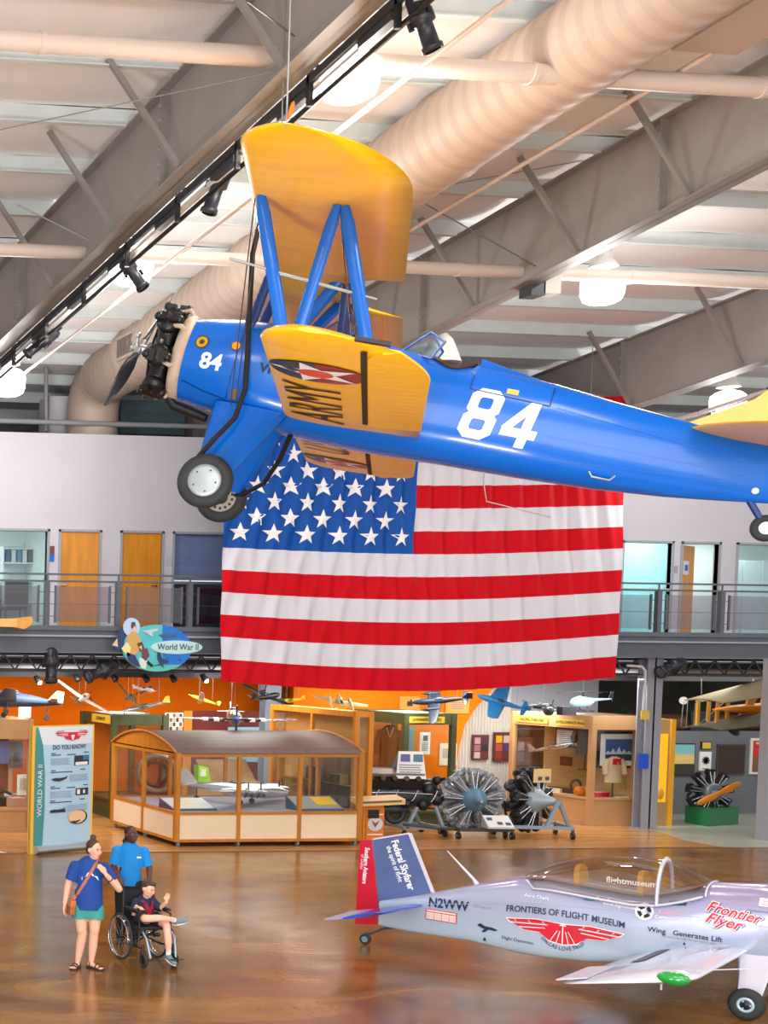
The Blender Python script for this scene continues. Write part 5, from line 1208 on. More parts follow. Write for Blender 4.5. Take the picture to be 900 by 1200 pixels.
# ---- pictures and things inside the tan corner case
yb_ = P0.y + .25
def d_mtn(c, q, rect):
    rect(0, 0, 1, 1, PAPER); rect(.13, .16, .87, .84, mat('print_sky', (58, 84, 150), .4), .003); rect(.13, .16, .87, .4, mat('print_deep', (44, 56, 92), .4), .005)
    for k, (u, h) in enumerate(((.2, .3), (.34, .42), (.5, .5), (.64, .38), (.78, .3))):
        c.face([q(u-.1, .36)-V((0, .008, 0)), q(u+.1, .36)-V((0, .008, 0)), q(u, .3+h*.6)-V((0, .008, 0))], mat('print_snow', (206, 214, 230), .5))
poster(700, 857, 746, 900, yb_, 'framed mountain picture with white mat in the tan corner case', PAPER, INK, .06, 'framed_picture', 'picture', d_mtn)
def incase(px, py, q=-.5): return onface(px, py, q)
def tilted(p0, p1, label, m, fm=None, th=.03, rz=rzc, deco=None, name='document', cat='document'):
    w = math.hypot(p1.x-p0.x, p1.y-p0.y); h = abs(p0.z-p1.z); t = thing(name, label, cat, MX((p0+p1)/2, rz)); c = B(fm or m); c.box((0, 0, 0), (w, th, h)); c.build('frame' if fm else 'sheet', t)
    if fm or deco:
        c = B(m); c.box((0, -th/2-.004, 0), (w-.1, .008, h-.1)) if fm else None
        if deco: deco(c, w, h, -th/2-.012)
        if c.v: c.build('print', t)
    return t
def dlines(c, w, h, y, n=8, m=INKG):
    for k in range(n): z = h*(.35-.7*k/(n-1)); c.face([(-w*.32, y, z-.008), (w*.3-(k % 3)*.06*w, y, z-.008), (w*.3-(k % 3)*.06*w, y, z+.008), (-w*.32, y, z+.008)], m)
tilted(incase(652, 852), incase(679, 877), 'framed white document with black edge in the tan corner case', mat('doc_white', (224, 222, 228), .6), INK, deco=dlines, name='framed_document')
tilted(incase(657, 886, -.6), incase(670, 898, -.6), 'small dark red picture on the slat wall of the tan corner case', mat('print_dark_red', (96, 40, 24), .5), mat('frame_brown', (60, 36, 24), .5), name='framed_picture', cat='picture')
# bare cloth coat on a stand
def coat(p, label, m, h=.85, w=.4, rz=0, trim=None, trouser=None):
    t = thing('uniform_coat', label, 'coat', MX(p, rz)); c = B(m); R = []
    for z, a, d in ((0, w*.62, .12), (.25*h, w*.56, .12), (.5*h, w*.52, .11), (.75*h, w*.6, .12), (.88*h, w*.56, .1), (.96*h, w*.3, .07), (h, w*.18, .06)): R.append([V((a*math.cos(2*PI*i/20), d*math.sin(2*PI*i/20), z)) for i in range(20)])
    c.loft(R); c.build('coat_body', t)
    for s in (-1, 1): c = B(m); c.tube([(s*w*.5, 0, .87*h), (s*w*.68, -.02, .62*h), (s*w*.7, -.06, .32*h)], [.075, .07, .06], 10); c.build('sleeve', t)
    c = B(trim or m); c.tube([(-w*.2, -.1, h*.95), (0, -.13, h*.72), (w*.2, -.1, h*.95)], .02, 6); c.build('collar', t)
    c = B(mat('stand_brown', (80, 56, 36), .6)); c.cyl((0, 0, -.35), (0, 0, .02), .02); c.cyl((0, 0, -.37), (0, 0, -.35), .14, seg=16); c.build('stand', t)
    return t
def gz(p, z): return V((p.x, p.y, z))
pc = incase(685, 900, -.45); coat(gz(pc, zb+.98), 'dark brown leather jacket standing in the tan corner case', mat('leather_dark', (66, 50, 40), .5), .8, .42, rzc)
JK = mat('jacket_cream', (214, 190, 150), .7)
t = coat((onY(716, 922, yb_).x, yb_-.05, zb+.36), 'cream flight jacket with a red flag patch in the tan corner case', JK, .62, .34); 
c = B(FR); c.box((-.02, -.13, .5), (.2, .02, .14)); c.build('flag_patch', t)
def flatitem(p, sz, m, label, cat, name, rz=0, m2=None, tilt=.0):
    t = thing(name, label, cat, MX(p, rz, tilt)); c = B(m); c.box((0, 0, sz[2]/2), sz); 
    c.build('cover', t, bevel=.004)
    if m2: c = B(m2); c.box((0, 0, sz[2]+.004), (sz[0]*.7, sz[1]*.7, .006)); c.build('print', t)
    return t
yc = P0.y+.3
flatitem((onY(702, 932, yc).x, yc, zb), (.38, .25, .12), FR, 'red folded cloth on the floor of the tan corner case', 'cloth', 'folded_flag', .2, WTX)
flatitem((onY(725, 934, yc).x, yc, zb), (.4, .3, .03), PAPER, 'open white book on the floor of the tan corner case', 'book', 'open_book', .3, INKG)
flatitem((onY(735, 918, yb_+.1).x, yb_+.15, zb+.2), (.42, .03, .3), mat('plaque_tan', (206, 168, 116), .6), 'tan picture panel with sketch in the tan corner case', 'picture', 'sketch_board', 0, None)
for k, (px, m, lb, sz) in enumerate(((650, CREAM, 'cream map folder standing in the tan corner case', (.6, .35, .1)), (662, mat('gun_dark', (50, 40, 44), .5), 'long dark case lying in the tan corner case', (.9, .14, .12)))):
    p = incase(px, 925, -.5); flatitem(gz(p, zb+.0+.0*k), sz, m, lb, 'box', ('map_folder', 'dark_case')[k], rzc+.1)
t = thing('orange_helmet', 'orange and yellow domed cap in the tan corner case', 'helmet', gz(incase(682, 925, -.3), zb)); c = B(mat('cap_orange', (226, 120, 24), .5)); c.sph((-.06, 0, .12), (.14, .12, .12)); c.build('dome', t); c = B(mat('cap_yellow', (236, 190, 70), .5)); c.sph((.1, -.03, .1), (.1, .1, .12)); c.build('side_flap', t)
t = thing('sword_mount', 'small dark mechanical relic on the ledge of the tan corner case', 'relic', gz(incase(675, 915, -.4), zb+.02)); c = B(mat('relic_brown', (86, 62, 44), .5)); c.torus((0, 0, .2), (0, 1, 0), .13, .03); c.cyl((0, 0, 0), (0, 0, .1), .03); c.build('ring', t)

# ---- things in the other cases
t = coat((onX(455, 905, u0.x+.5).x, onX(455, 905, u0.x+.5).y, zb+.55), 'brown pilot uniform on a stand in the olive green uniform case', mat('uniform_brown', (150, 92, 44), .7), 1.05, .38, -.5, CREAM)
def doc_at(px0, py0, px1, py1, Y, label, m, fm=None, deco=None, name='document'):
    return poster(px0, py0, px1, py1, Y, label, m, fm, .03, name, 'document', deco, .02)
def dd1(c, q, rect): lines(rect, .1, .9, .1, .55, 6); rect(.2, .62, .8, .9, mat('photo_grey', (90, 90, 96), .5))
doc_at(492, 858, 503, 884, Yu+2.26, 'narrow white document with photograph in the olive green uniform case', PAPER, None, dd1)
doc_at(515, 871, 534, 897, 34.19, 'white notice panel on the orange arch beside the uniform case', mat('panel_cream', (230, 214, 190), .6), None, lambda c, q, r: lines(r, .1, .9, .3, .8, 6))
doc_at(474, 851, 484, 890, Yu+2.26, 'teal panel at the back of the olive green uniform case', mat('panel_teal', (110, 150, 150), .6), None)
doc_at(468, 816, 491, 833, 34.19, 'tan sign with dark emblem high on the orange arch', mat('sign_tan', (226, 150, 60), .6), None, lambda c, q, r: (r(.35, .3, .65, .7, INK), r(.5, .5, .6, .85, INK, .002)))
doc_at(522, 818, 549, 836, 34.19, 'tan sign with dark lines at the right of the orange arch', mat('sign_tan2', (232, 158, 70), .6), None, lambda c, q, r: lines(r, .2, .8, .2, .8, 4))
def d_sun(c, q, rect):
    rect(0, 0, 1, 1, PAPER); o = q(.5, .38)-V((0, .006, 0)); c.face([o+V((.17*math.cos(2*PI*k/20), 0, .17*math.sin(2*PI*k/20))) for k in range(20)], mat('sun_red', (206, 24, 36), .5))
    rect(.3, .66, .4, .8, INK, .008); rect(.6, .66, .7, .86, INK, .008)
poster(388, 844, 406, 867, 32.44, 'white poster with a red sun disc behind the long display case', PAPER, None, .0, deco=d_sun, th=.03)
for k, (z, cols) in enumerate(((.66, ((230, 210, 170), (140, 80, 50))), (1.15, ((236, 190, 60), (180, 200, 210))))):
    for j, cc in enumerate(cols):
        flatitem((17.55, 29.6+1.0*j, z), (.2, .4, .2+.1*j), mat('relic_%d_%d' % (k, j), cc, .6), ('cream box', 'brown box', 'yellow box', 'pale blue box')[k*2+j] + ' on the ledge inside the tall orange case', 'box', 'relic_box')
c = B(mat('tan_partition', (206, 146, 84), .6, noise=(1.2, .15))); c.bb((onY(377, 900, 32.45).x, 32.45, 0), (onY(432, 900, 32.45).x, 32.52, onY(400, 836, 32.45).z)); solo(c, 'tan_partition', 'tan partition panel behind the tall orange case carrying the red sun poster', 'partition')
c = B(OAKC); c.bb((17.42, 28.9, 1.1), (17.68, 32.1, 1.13)); solo(c, 'glass_shelf', 'oak shelf board inside the tall orange case', 'shelf')
# left tan case contents
def lc(px, py, Y=31.2): return onY(px, py, Y)
zb = zat(10, 948, 30.6)
t = thing('black_telephone', 'black field telephone in the left tan case', 'telephone', gz(lc(4, 940), zb)); c = B(BLACKM); c.box((0, 0, .1), (.36, .3, .2)); c.build('case', t, bevel=.02); c = B(BLACKM); c.tube([(-.18, 0, .26), (0, 0, .34), (.18, 0, .26)], .035, 8); c.build('handset', t)
flatitem(gz(lc(10, 940), zb)+V((.12, .2, 0)), (.3, .04, .26), PAPER, 'white card next to the black telephone in the left tan case', 'card', 'display_card')
t = thing('framed_portrait', 'white framed portrait on the ledge of the left tan case', 'picture', MX(gz(lc(27, 930), zb+.27), 0)); c = B(PAPER); c.box((0, 0, .2), (.28, .03, .46)); c.build('frame', t); c = B(mat('photo_sepia', (190, 176, 140), .5)); c.box((0, -.02, .22), (.16, .01, .26)); c.build('print', t); c = B(TANC); c.box((0, .1, -.14), (.4, .2, .26)); c.build('stand', t)
flatitem(gz(lc(19, 944, 30.9), zb), (.34, .26, .22), mat('rock_pink', (196, 140, 116), .8), 'pinkish block on the ledge of the left tan case', 'block', 'pink_block', .3)
doc_at(0, 868, 10, 895, 31.75, 'blue picture at the back of the left tan case', mat('picture_blue', (90, 104, 150), .5))
doc_at(12, 868, 26, 900, 31.75, 'grey photo at the back of the left tan case', mat('picture_grey_brown', (96, 80, 76), .5), None, lambda c, q, r: r(.2, .2, .8, .6, mat('picture_dark', (54, 44, 44), .5)))
# wall panels behind
def dpan(cs):
    def f(c, q, rect):
        for k, cc in enumerate(cs):
            rect(.08+.46*(k % 2), .64-.3*(k//2), .46+.46*(k % 2), .9-.3*(k//2), mat('snap_%d_%d_%d' % cc, cc, .5))
    return f
MARP = mat('panel_maroon', (108, 58, 54), .6)
poster(553, 861, 571, 890, 34.84, 'maroon photo panel on the white corrugated wall, nearer the orange arch', MARP, None, .01, 'photo_board', 'panel', dpan(((200, 160, 170), (90, 60, 64), (170, 120, 130), (60, 50, 56), (210, 190, 190))))
poster(578, 858, 597, 892, 34.84, 'maroon photo panel with a yellow square on the white corrugated wall', MARP, None, .01, 'photo_board', 'panel', dpan(((240, 180, 30), (220, 200, 180), (200, 90, 80), (90, 70, 110), (170, 60, 40))))
poster(604, 864, 622, 906, 34.84, 'dark photo panel seen through the left pane of the tan corner case', mat('panel_dark', (96, 64, 60), .6), None, .01, 'photo_board', 'panel', dpan(((170, 130, 130), (160, 60, 40), (120, 100, 104), (110, 60, 56))))
BURG = mat('burgundy_panel', (112, 40, 34), .65, noise=(1, .1))
c = B(BURG); a, e = onY(222, 833, 34.6), onY(367, 960, 34.6); c.bb((a.x, 34.6, 0), (e.x, 34.68, a.z)); solo(c, 'burgundy_partition', 'burgundy partition wall behind the long display case', 'partition')
doc_at(224, 856, 247, 862, 34.595, 'narrow white heading strip on the burgundy partition', PAPER)
doc_at(267, 852, 318, 893, 34.595, 'pale blue map panel on the burgundy partition', mat('map_blue', (150, 200, 216), .6), None, lambda c, q, r: (r(.1, .6, .5, .9, mat('map_land', (226, 214, 150), .6)), r(.5, .2, .9, .5, mat('map_land', (226, 214, 150), .6)), r(.55, .7, .9, .8, mat('map_red', (200, 60, 50), .6))))
def d_pho(c, q, rect):
    for i in range(6):
        for j in range(5): rect(.02+.165*i, .02+.195*j, .16+.165*i, .19+.195*j, mat('snapgrey_%d' % ((i*3+j*5) % 4), ((70, 52, 46), (196, 176, 160), (120, 96, 84), (226, 210, 196))[(i*3+j*5) % 4], .5))
poster(193, 835, 216, 862, 34.5, 'wall panel crowded with small photographs behind the long case', PAPER, None, .01, 'photo_board', 'panel', d_pho, .05)
c = B(ORC); a, e = onY(216, 833, 34.4), onY(222, 960, 34.4); c.bb((a.x, 34.4, 0), (e.x, 34.55, a.z)); solo(c, 'orange_post', 'narrow orange post between photo panel and burgundy partition', 'post')
c = B(TANC); p = onY(325, 925, 33.6); c.bb((p.x-1.9, 33.5, 0), (p.x-.5, 34.2, .8)); c.prism([(p.x-1.85, 34.2, .8), (p.x-1.85, 34.2, 1.3), (p.x-1.85, 33.6, .8)], (1.3, 0, 0), mat('diorama_tan', (150, 110, 76), .6, noise=(2, .3))); solo(c, 'diorama_table', 'tan diorama bench behind the long display case', 'bench')
t = thing('lime_display', 'bright lime green box with a number card behind the long case', 'box', (onY(239, 915, 32.9).x, 32.9, .78)); c = B(mat('lime_green', (150, 220, 30), .5)); c.prism([(-.14, 0, 0), (.18, 0, 0), (.1, 0, .42), (-.14, 0, .48)], (0, .25, 0)); c.build('body', t); c = B(PAPER); c.box((-.03, -.015, .3), (.13, .02, .17)); c.build('number_card', t)
c = B(TANC); c.bb((onY(239, 915, 32.9).x-.25, 32.75, 0), (onY(239, 915, 32.9).x+.3, 33.25, .78)); solo(c, 'plinth', 'tan plinth under the lime green box', 'plinth')
for k, (px, m, lb) in enumerate(((366, mat('red_can', (190, 40, 34), .5), 'small red canister with lime top beside the grey column'),)):
    p = onY(px, 925, 32.2); t = thing('canister', lb, 'canister', (p.x, 32.2, 0)); c = B(mat('can_stand', (120, 70, 40), .6)); c.bb((-.15, -.15, 0), (.15, .15, .75)); c.build('stand', t); c = B(m); c.cyl((0, 0, .75), (0, 0, 1.1), .09, seg=14); c.build('body', t); c = B(mat('lime_green', (150, 220, 30), .5)); c.cyl((0, 0, 1.1), (0, 0, 1.45), .1, .06, seg=14); c.build('top', t)
t = thing('turret_ring', 'dark ringed gun turret part behind the left pane of the long case', 'machine part', (onY(184, 925, 32.4).x, 32.4, .55)); c = B(mat('turret_metal', (110, 104, 92), .4, .4)); c.torus((0, 0, .55), (.4, 1, 0), .42, .08); c.torus((0, .1, .55), (.4, 1, 0), .28, .05, m=BLACKM); c.build('ring', t); c = B(BLACKM); c.box((0, 0, .0), (.6, .4, .16)); c.bar((0, 0, 0), (.1, 0, .9), .06, .06); c.build('mount', t); c = B(OLIVE); c.box((0, 0, -.32), (.8, .6, .46)); c.build('stand', t)
# ================================================================== engines on stands
GUN = mat('gunmetal', (56, 62, 70), .4, .4, noise=(10, .2)); NICK = mat('nickel_tube', (196, 200, 206), .25, .8); GBLUE = mat('crankcase_blue_grey', (92, 134, 160), .4, .2, noise=(6, .1)); STG = mat('stand_grey_blue', (140, 156, 172), .45); CYLM = mat('cylinder_grey', (150, 154, 162), .4, .5, noise=(9, .35)); CYLB = mat('cylinder_black', (40, 42, 46), .4, .2, noise=(9, .5))
def radial(name, label, M, n, R, cyl_m, case_m, nose, rows=1):
    """radial engine: axis along local -y (towards the viewer)"""
    t = thing(name, label, 'engine', M)
    ax = V((0, -1, 0))
    c = B(case_m); c.lathe([(0, .34+nose), (.05, .34+nose), (.07, .3+nose), (.1, .26+nose*.7), (.17, .24), (.22, .18), (R*.4, .1), (R*.42, -.05), (R*.4, -.2), (R*.3, -.3), (0, -.32)], (0, 0, 0), ax, 28); cc = c.build('crankcase', t)
    c = B(NICK)
    for k in range(6): a = 2*PI*k/6; c.cyl(V((.13*math.cos(a), -.24, .13*math.sin(a))), V((.13*math.cos(a), -.27, .13*math.sin(a))), .014, seg=6)
    c.cyl((0, -.33-nose, 0), (0, -.42-nose, 0), .03); c.build('propeller_shaft', cc)
    for row in range(rows):
        for k in range(n):
            a = 2*PI*(k+.5*row)/n + PI/2; d = V((math.cos(a), 0, math.sin(a))); tt = V((0, 1, 0)).cross(d); o = V((0, .03+.17*row, 0))
            c = B(cyl_m); prof = []
            for i in range(7): h = R*.4+R*.055*i; prof += [(R*.115, h), (R*.155, h+.006), (R*.155, h+.016), (R*.115, h+.022)]
            c.lathe(prof + [(R*.165, R*.8), (R*.18, R*.84), (R*.16, R*.93), (.06, R*.97), (0, R*.97)], o, d, 12)
            for s in (-1, 1): c.box(o+d*R*.93+tt*R*.1*s+V((0, -.04, 0)), (.09, .11, .09), None, Matrix((tt, V((0, 1, 0)), d)).transposed()); c.sph(o+d*R*.97+tt*R*.12*s+V((0, -.05, 0)), .042, 8, 5)
            c.tube([o+d*R*.85+tt*R*.13+V((0, .06, 0)), o+d*R*.72+tt*R*.2+V((0, .14, 0)), o+d*R*.5+tt*R*.18+V((0, .2, 0))], .03, 7)
            g = c.build('engine_cylinder', t)
            if row == 0:
                c = B(NICK)
                for s in (-1, 1): c.cyl(V((0, -.13, 0))+d*R*.36+tt*.02*s, V((0, -.08, 0))+d*R*.92+tt*R*.1*s, .015, seg=6)
                c.build('pushrod_tube', g)
    return t
def dolly(name, label, o, rz, w, d, z, m, wheels=(.06,), legs=None):
    t = thing(name, label, 'engine stand', MX(o, rz)); c = B(m)
    for s in (-1, 1): c.bar((s*w/2, -d/2, z), (s*w/2, d/2, z), .07, .07)
    for s in (-1, 1): c.bar((-w/2, s*d/2, z), (w/2, s*d/2, z), .07, .07)
    c.build('base_frame', t)
    for sx in (-1, 1):
        for sy in (-1, 1):
            c = B(BLACKM); c.cyl((sx*w/2-.03, sy*d/2, .075), (sx*w/2+.03, sy*d/2, .075), .075, seg=16); c.cyl((sx*w/2-.034, sy*d/2, .075), (sx*w/2+.034, sy*d/2, .075), .03, seg=10, m=ALU); c.bar((sx*w/2, sy*d/2, .07), (sx*w/2, sy*d/2, z-.02), .05, .03, DARKM, (0, 1, 0)); c.build('caster', t)
    return t
# radial engine on the low dark dolly (middle)
D1 = onZ(561, 984); p1 = V((D1.x+.1, D1.y+.45, 0)); h1 = onY(561, 937, p1.y-.1).z
t = dolly('engine_dolly', 'low dark dolly with casters under the middle radial engine', (p1.x+.15, p1.y, 0), -.15, 1.15, .8, .2, mat('dolly_dark', (60, 62, 66), .5))
c = B(mat('dolly_dark', (60, 62, 66), .5)); c.bar((0, .15, .2), (0, .15, h1-.25), .12, .1, None, (0, 1, 0)); c.bar((-.5, 0, .2), (.5, 0, .2), .08, .06); c.build('upright', t)
c = B(mat('dolly_dark', (60, 62, 66), .5)); c.tube([(-.55, -.3, .2), (-1.1, -.5, .24), (-1.75, -.35, .3)], .03, 8); c.build('tow_bar', t)
radial('radial_engine', 'silver two-row radial engine on the low dark dolly, blue nose facing out', MX((p1.x, p1.y-.05, h1), -.22), 9, .68, CYLM, GBLUE, .05, 2)
c_ = onZ(575, 982)
wedge((p1.x+.30, p1.y-.62, .25), .56, .3, .03, .26, PAPER, mat('sign_edge', (190, 194, 200), .5), 'white sloped placard on the dolly of the middle radial engine', -.15, lambda c, f: [c.face([f(u, v, .008), f(u+.2, v, .008), f(u+.2, v+.24, .008), f(u, v+.24, .008)], mat('print_slate', (70, 80, 110), .5)) for u, v in ((.1, .55), (.42, .2), (.72, .15))])
# radial engine with the grey blue stand (right)
D2 = onZ(640, 983); p2 = V((D2.x-.25, D2.y+.55, 0)); h2 = onY(628, 937, p2.y).z
t = dolly('engine_stand', 'grey-blue wheeled stand under the right radial engine', (p2.x+.25, p2.y-.05, 0), -.3, 1.35, .95, .24, STG)
c = B(STG); c.bar((.15, -.47, .26), (.38, -.46, h2+.05), .08, .07, None, (0, 1, 0)); c.build('upright', t); c = B(STG); c.bar((.66, -.3, .26), (.4, -.44, h2), .07, .07, None, (0, 1, 0)); c.build('upright', t); c = B(STG); c.bar((-.6, .35, .24), (-.6, .35, .85), .08, .08, None, (0, 1, 0)); c.build('upright', t)
rt = radial('radial_engine', 'black-cylindered radial engine with pale grey nose on the grey-blue stand', MX((p2.x+.3, p2.y, h2), .42), 9, .72, CYLB, mat('nose_pale_grey', (160, 176, 188), .4, .2), .18, 2)
tilted(onY(625, 901, p2.y-.62), onY(646, 917, p2.y-.62), 'small beige placard on the nose of the right radial engine', mat('placard_beige', (232, 200, 140), .5), None, .02, .1, lambda c, w, h, y: [c.face([(x, y, -.1), (x+.1, y, -.1), (x+.1, y, -.02), (x, y, -.02)], mat('print_slate', (70, 80, 110), .5)) for x in (-.12, .06)], 'placard', 'sign')
# inline V engine on the A frame stand (left)
D0 = onZ(487, 982); p0 = V((D0.x-.05, D0.y+.5, 0)); hz = onY(480, 930, p0.y).z
t = thing('engine_stand', 'grey A-frame stand on casters under the inline aero engine', 'engine stand', (p0.x, p0.y, 0))
for sy in (-.4, .45):
    c = B(STG); c.bar((-.1, sy, .2), (.12, sy, hz-.25), .06, .06, None, (0, 1, 0)); c.bar((.75, sy, .2), (.55, sy, hz-.25), .06, .06, None, (0, 1, 0)); c.bar((-.2, sy, .2), (.85, sy, .2), .06, .06); c.build('leg_frame', t)
    for x in (-.15, .8): c = B(BLACKM); c.cyl((x-.025, sy, .07), (x+.025, sy, .07), .07, seg=14); c.bar((x, sy, .08), (x, sy, .2), .05, .03, DARKM, (0, 1, 0)); c.build('caster', t)
c = B(STG); c.bar((-.1, -.4, .2), (-.1, .45, .2), .06, .06); c.bar((.75, -.4, .2), (.75, .45, .2), .06, .06); c.build('cross_bar', t)
EM = MX((p0.x-.2, p0.y+.1, hz), -.28)
t = thing('inline_engine', 'black V-twelve aero engine on the grey A-frame stand', 'engine', EM)
c = B(GUN); c.lathe([(0, -.95), (.16, -.95), (.24, -.85), (.26, .5), (.2, .75), (.12, .9), (.05, 1.05), (0, 1.05)], (0, 0, -.05), (1, 0, 0), 18); c.build('crankcase', t)
for s in (-1, 1):
    R = Matrix.Rotation(-s*.5, 3, 'X'); c = B(mat('cylinder_bank_black', (30, 30, 32), .4, noise=(9, .4))); o = R @ V((0, 0, .3)); c.box(o+V((-.15, 0, 0)), (1.5, .26, .42), None, R); bk_ = c.build('cylinder_bank', t)
    c = B(mat('valve_cover_grey', (150, 140, 132), .45, .3)); c.box(R @ V((0, 0, .54))+V((-.15, 0, 0)), (1.5, .2, .07), None, R); c.build('valve_cover', bk_)
    for k in range(6):
        c = B(BLACKM if k % 2 else mat('port_dark_brown', (70, 54, 44), .5)); o = R @ V((0, s*.13, .46)); c.cyl(o+V((-.75+.24*k, 0, 0)), o+V((-.75+.24*k, s*.1, .03)), .055, seg=10); c.build('exhaust_port', bk_)
c = B(mat('accessory_black', (24, 24, 26), .4, noise=(14, .4)))
c.cyl((-.6, -.05, -.05), (1.0, -.05, .05), .12)
for (x, y, z, r) in ((.75, -.15, .12, .16), (.85, .12, .2, .14), (.95, -.05, -.1, .15), (.62, -.22, -.22, .13), (.3, -.24, -.2, .1), (-.2, -.24, -.22, .1), (.9, -.2, .33, .1), (1.05, .1, .05, .12)): c.sph((x, y, z), (r, r*.9, r), 10, 7); c.cyl((x, y-.02, z), (x+.12, y-.12, z+.05), r*.4, seg=8)
c.build('accessory_case', t)
c = B(NICK); 
for k in range(5): c.tube([(.9-.4*k, -.25, .1), (.8-.4*k, -.32, -.08), (.7-.4*k, -.24, -.25)], .014, 6)
c.tube([(-.8, -.28, .02), (0, -.3, .05), (.8, -.26, .02)], .018, 6); c.build('pipe', t)
c = B(GUN); c.torus((.1, -.05, -.45), (0, 1, 0), .17, .06); c.cyl((-.3, 0, -.38), (.4, 0, -.34), .12); c.build('sump', t)
q = onY(479, 906, p0.y-.25); t = thing('tent_sign', 'white folded tent sign with photos standing on the inline engine', 'sign', MX((q.x+.05, q.y+.12, hz+.36), -.28))
c = B(PAPER); c.prism([(-.3, -.22, 0), (.32, -.22, 0), (.3, 0, .58), (-.2, 0, .58)], (0, .012, 0)); c.prism([(-.3, .24, 0), (.32, .24, 0), (.3, .012, .58), (-.2, .012, .58)], (0, .012, 0), mat('tent_back_blue', (150, 176, 210), .5)); c.build('folded_board', t)
c = B(mat('photo_purple', (96, 92, 150), .5)); fz = lambda x, z: V((x, -.22+.22*z/.58-.008, z))
for x, mm in ((-.16, None), (.1, mat('photo_teal_grey', (84, 120, 140), .5))): c.face([fz(x-.02, .36), fz(x+.18, .36), fz(x+.19, .52), fz(x-.0, .52)], mm)
for k in range(5): c.face([fz(-.22, .08+.05*k), fz(.24-.03*(k % 2), .08+.05*k), fz(.24-.03*(k % 2), .1+.05*k), fz(-.22, .1+.05*k)], INKG)
c.build('print', t)
# reading pedestal with orange panel
q = onZ(443, 990); q.y += .15
t = thing('reading_pedestal', 'orange pedestal with emblem panel and sloped reading rail beside the long case', 'pedestal', q)
zt = onY(443, 941, q.y).z
c = B(ORC); c.bb((-.26, 0, 0), (.2, .16, zt-.02)); c.build('post', t)
PN = mat('pedestal_panel_orange', (214, 120, 40), .5)
c = B(PN); c.bb((-.2, -.02, .06), (.2, .0, zt-.1)); pan = c.build('front_panel', t)
c = B(INK); c.bb((-.17, -.028, zt-.32), (.08, -.02, zt-.14)); c.face([(.17*math.cos(2*PI*k/18), -.026, .42+.15*math.sin(2*PI*k/18)) for k in range(18)], mat('emblem_silver', (206, 206, 210), .4)); c.face([(-.1, -.03, .5), (0, -.03, .34), (.1, -.03, .5), (0, -.03, .44)], mat('emblem_rust', (150, 80, 50), .5))
for z in (.62, .2): c.face([(-.17, -.026, z-.012), (.17, -.026, z-.012), (.17, -.026, z+.012), (-.17, -.026, z+.012)], PAPER)
c.build('emblem', pan)
c = B(mat('rail_tan', (226, 186, 120), .5)); c.prism([(-.42, -.12, zt-.06), (.6, -.12, zt-.02), (.6, -.12, zt+.09), (-.42, -.12, zt+.05)], (0, .35, .06)); rr = c.build('reading_rail', t)
c = B(mat('rail_photo', (90, 84, 92), .5)); c.prism([(-.35, -.126, zt-.0), (.52, -.126, zt+.035), (.52, -.126, zt+.07), (-.35, -.126, zt+.04)], (0, .002, 0)); c.build('print', rr)
# propeller engine on the green plinth
G0 = onZ(829, 969); w2 = onY(872, 950, G0.y+.2).x; GRN = mat('plinth_green', (34, 124, 74), .5, noise=(2, .08))
zg = onY(826, 948, G0.y).z
c = B(GRN); c.prism([(onY(797, 950, G0.y+.9).x, G0.y+.75, 0), (G0.x, G0.y, 0), (w2, G0.y+.35, 0), (w2-.6, G0.y+1.2, 0)], (0, 0, zg)); solo(c, 'plinth', 'green plinth under the propeller engine on the grey gallery floor', 'plinth')
ce = onY(831, 928, G0.y+.45)
t = radial('rotary_engine', 'black rotary engine with wooden propeller on the green plinth', MX(ce, -.15), 9, .53, CYLB, mat('rotary_grey', (120, 128, 138), .4, .4), -.05)
hub_ = B(ORC); dr = V((.86, 0, .45)).normalized(); nn = V((-.45, 0, .86))
R = []
for r, w in ((-.55, .02), (-.5, .07), (-.25, .09), (-.06, .06), (.06, .06), (.25, .09), (.5, .07), (.55, .02)): R.append([V((0, -.36, 0))+dr*r+nn*(w*math.cos(2*PI*i/10))+V((0, .02*math.sin(2*PI*i/10), 0)) for i in range(10)])
hub_.loft(R); hub_.build('wooden_propeller', t)
c = B(DARKM); c.bb((-.12, -.05, zg-ce.z), (.12, .15, -.1)); c.build('mounting_post', t)

# ================================================================== information banner
a = onZ(37, 1001.5); e = onZ(108.5, 994.5); hh = onY(72, 850, (a.y+e.y)/2).z; d = (e-a); W = d.length; rzb = math.atan2(d.y, d.x)
t = thing('information_banner', 'tall blue-white DO YOU KNOW banner stand with yellow edges and World War II strip', 'banner', MX(a, rzb))
BNW = mat('banner_pale_blue', (176, 210, 234), .5); TEAL = mat('banner_teal', (64, 146, 146), .5)
c = B(mat('banner_yellow_edge', (244, 196, 80), .5)); c.bb((-.0, .03, 0), (.07, .12, hh)); c.bb((W-.06, .03, .0), (W, .12, hh)); c.bb((0, .06, 0), (W, .1, hh)); c.build('frame', t)
c = B(mat('banner_base_silver', (176, 184, 190), .35, .5)); c.loft([[V((x, -.02-.13*math.sin(PI*k/8)*.8, .0+.16*k/8)) for k in range(9)]+[V((x, .1, .16)), V((x, .1, 0))] for x in (.07, W-.02)], None, True, False); c.build('base', t)
c = B(BNW)
def bp(u, v, l=0.0): return V((.07+(W-.13)*u, .02-.06*math.sin(PI*u)-l, .15+(hh-.17)*v))
nb = 16
c.add([bp(i/nb, v) for v in (0, .5, .85, 1) for i in range(nb+1)], [(j*(nb+1)+i, j*(nb+1)+i+1, (j+1)*(nb+1)+i+1, (j+1)*(nb+1)+i) for j in range(3) for i in range(nb)], None, True)
c.mats.append(mat('banner_white', (222, 230, 238), .5))
for i in range(len(c.f)):
    if i >= nb: c.fm[i] = 1 if i >= 2*nb else 0
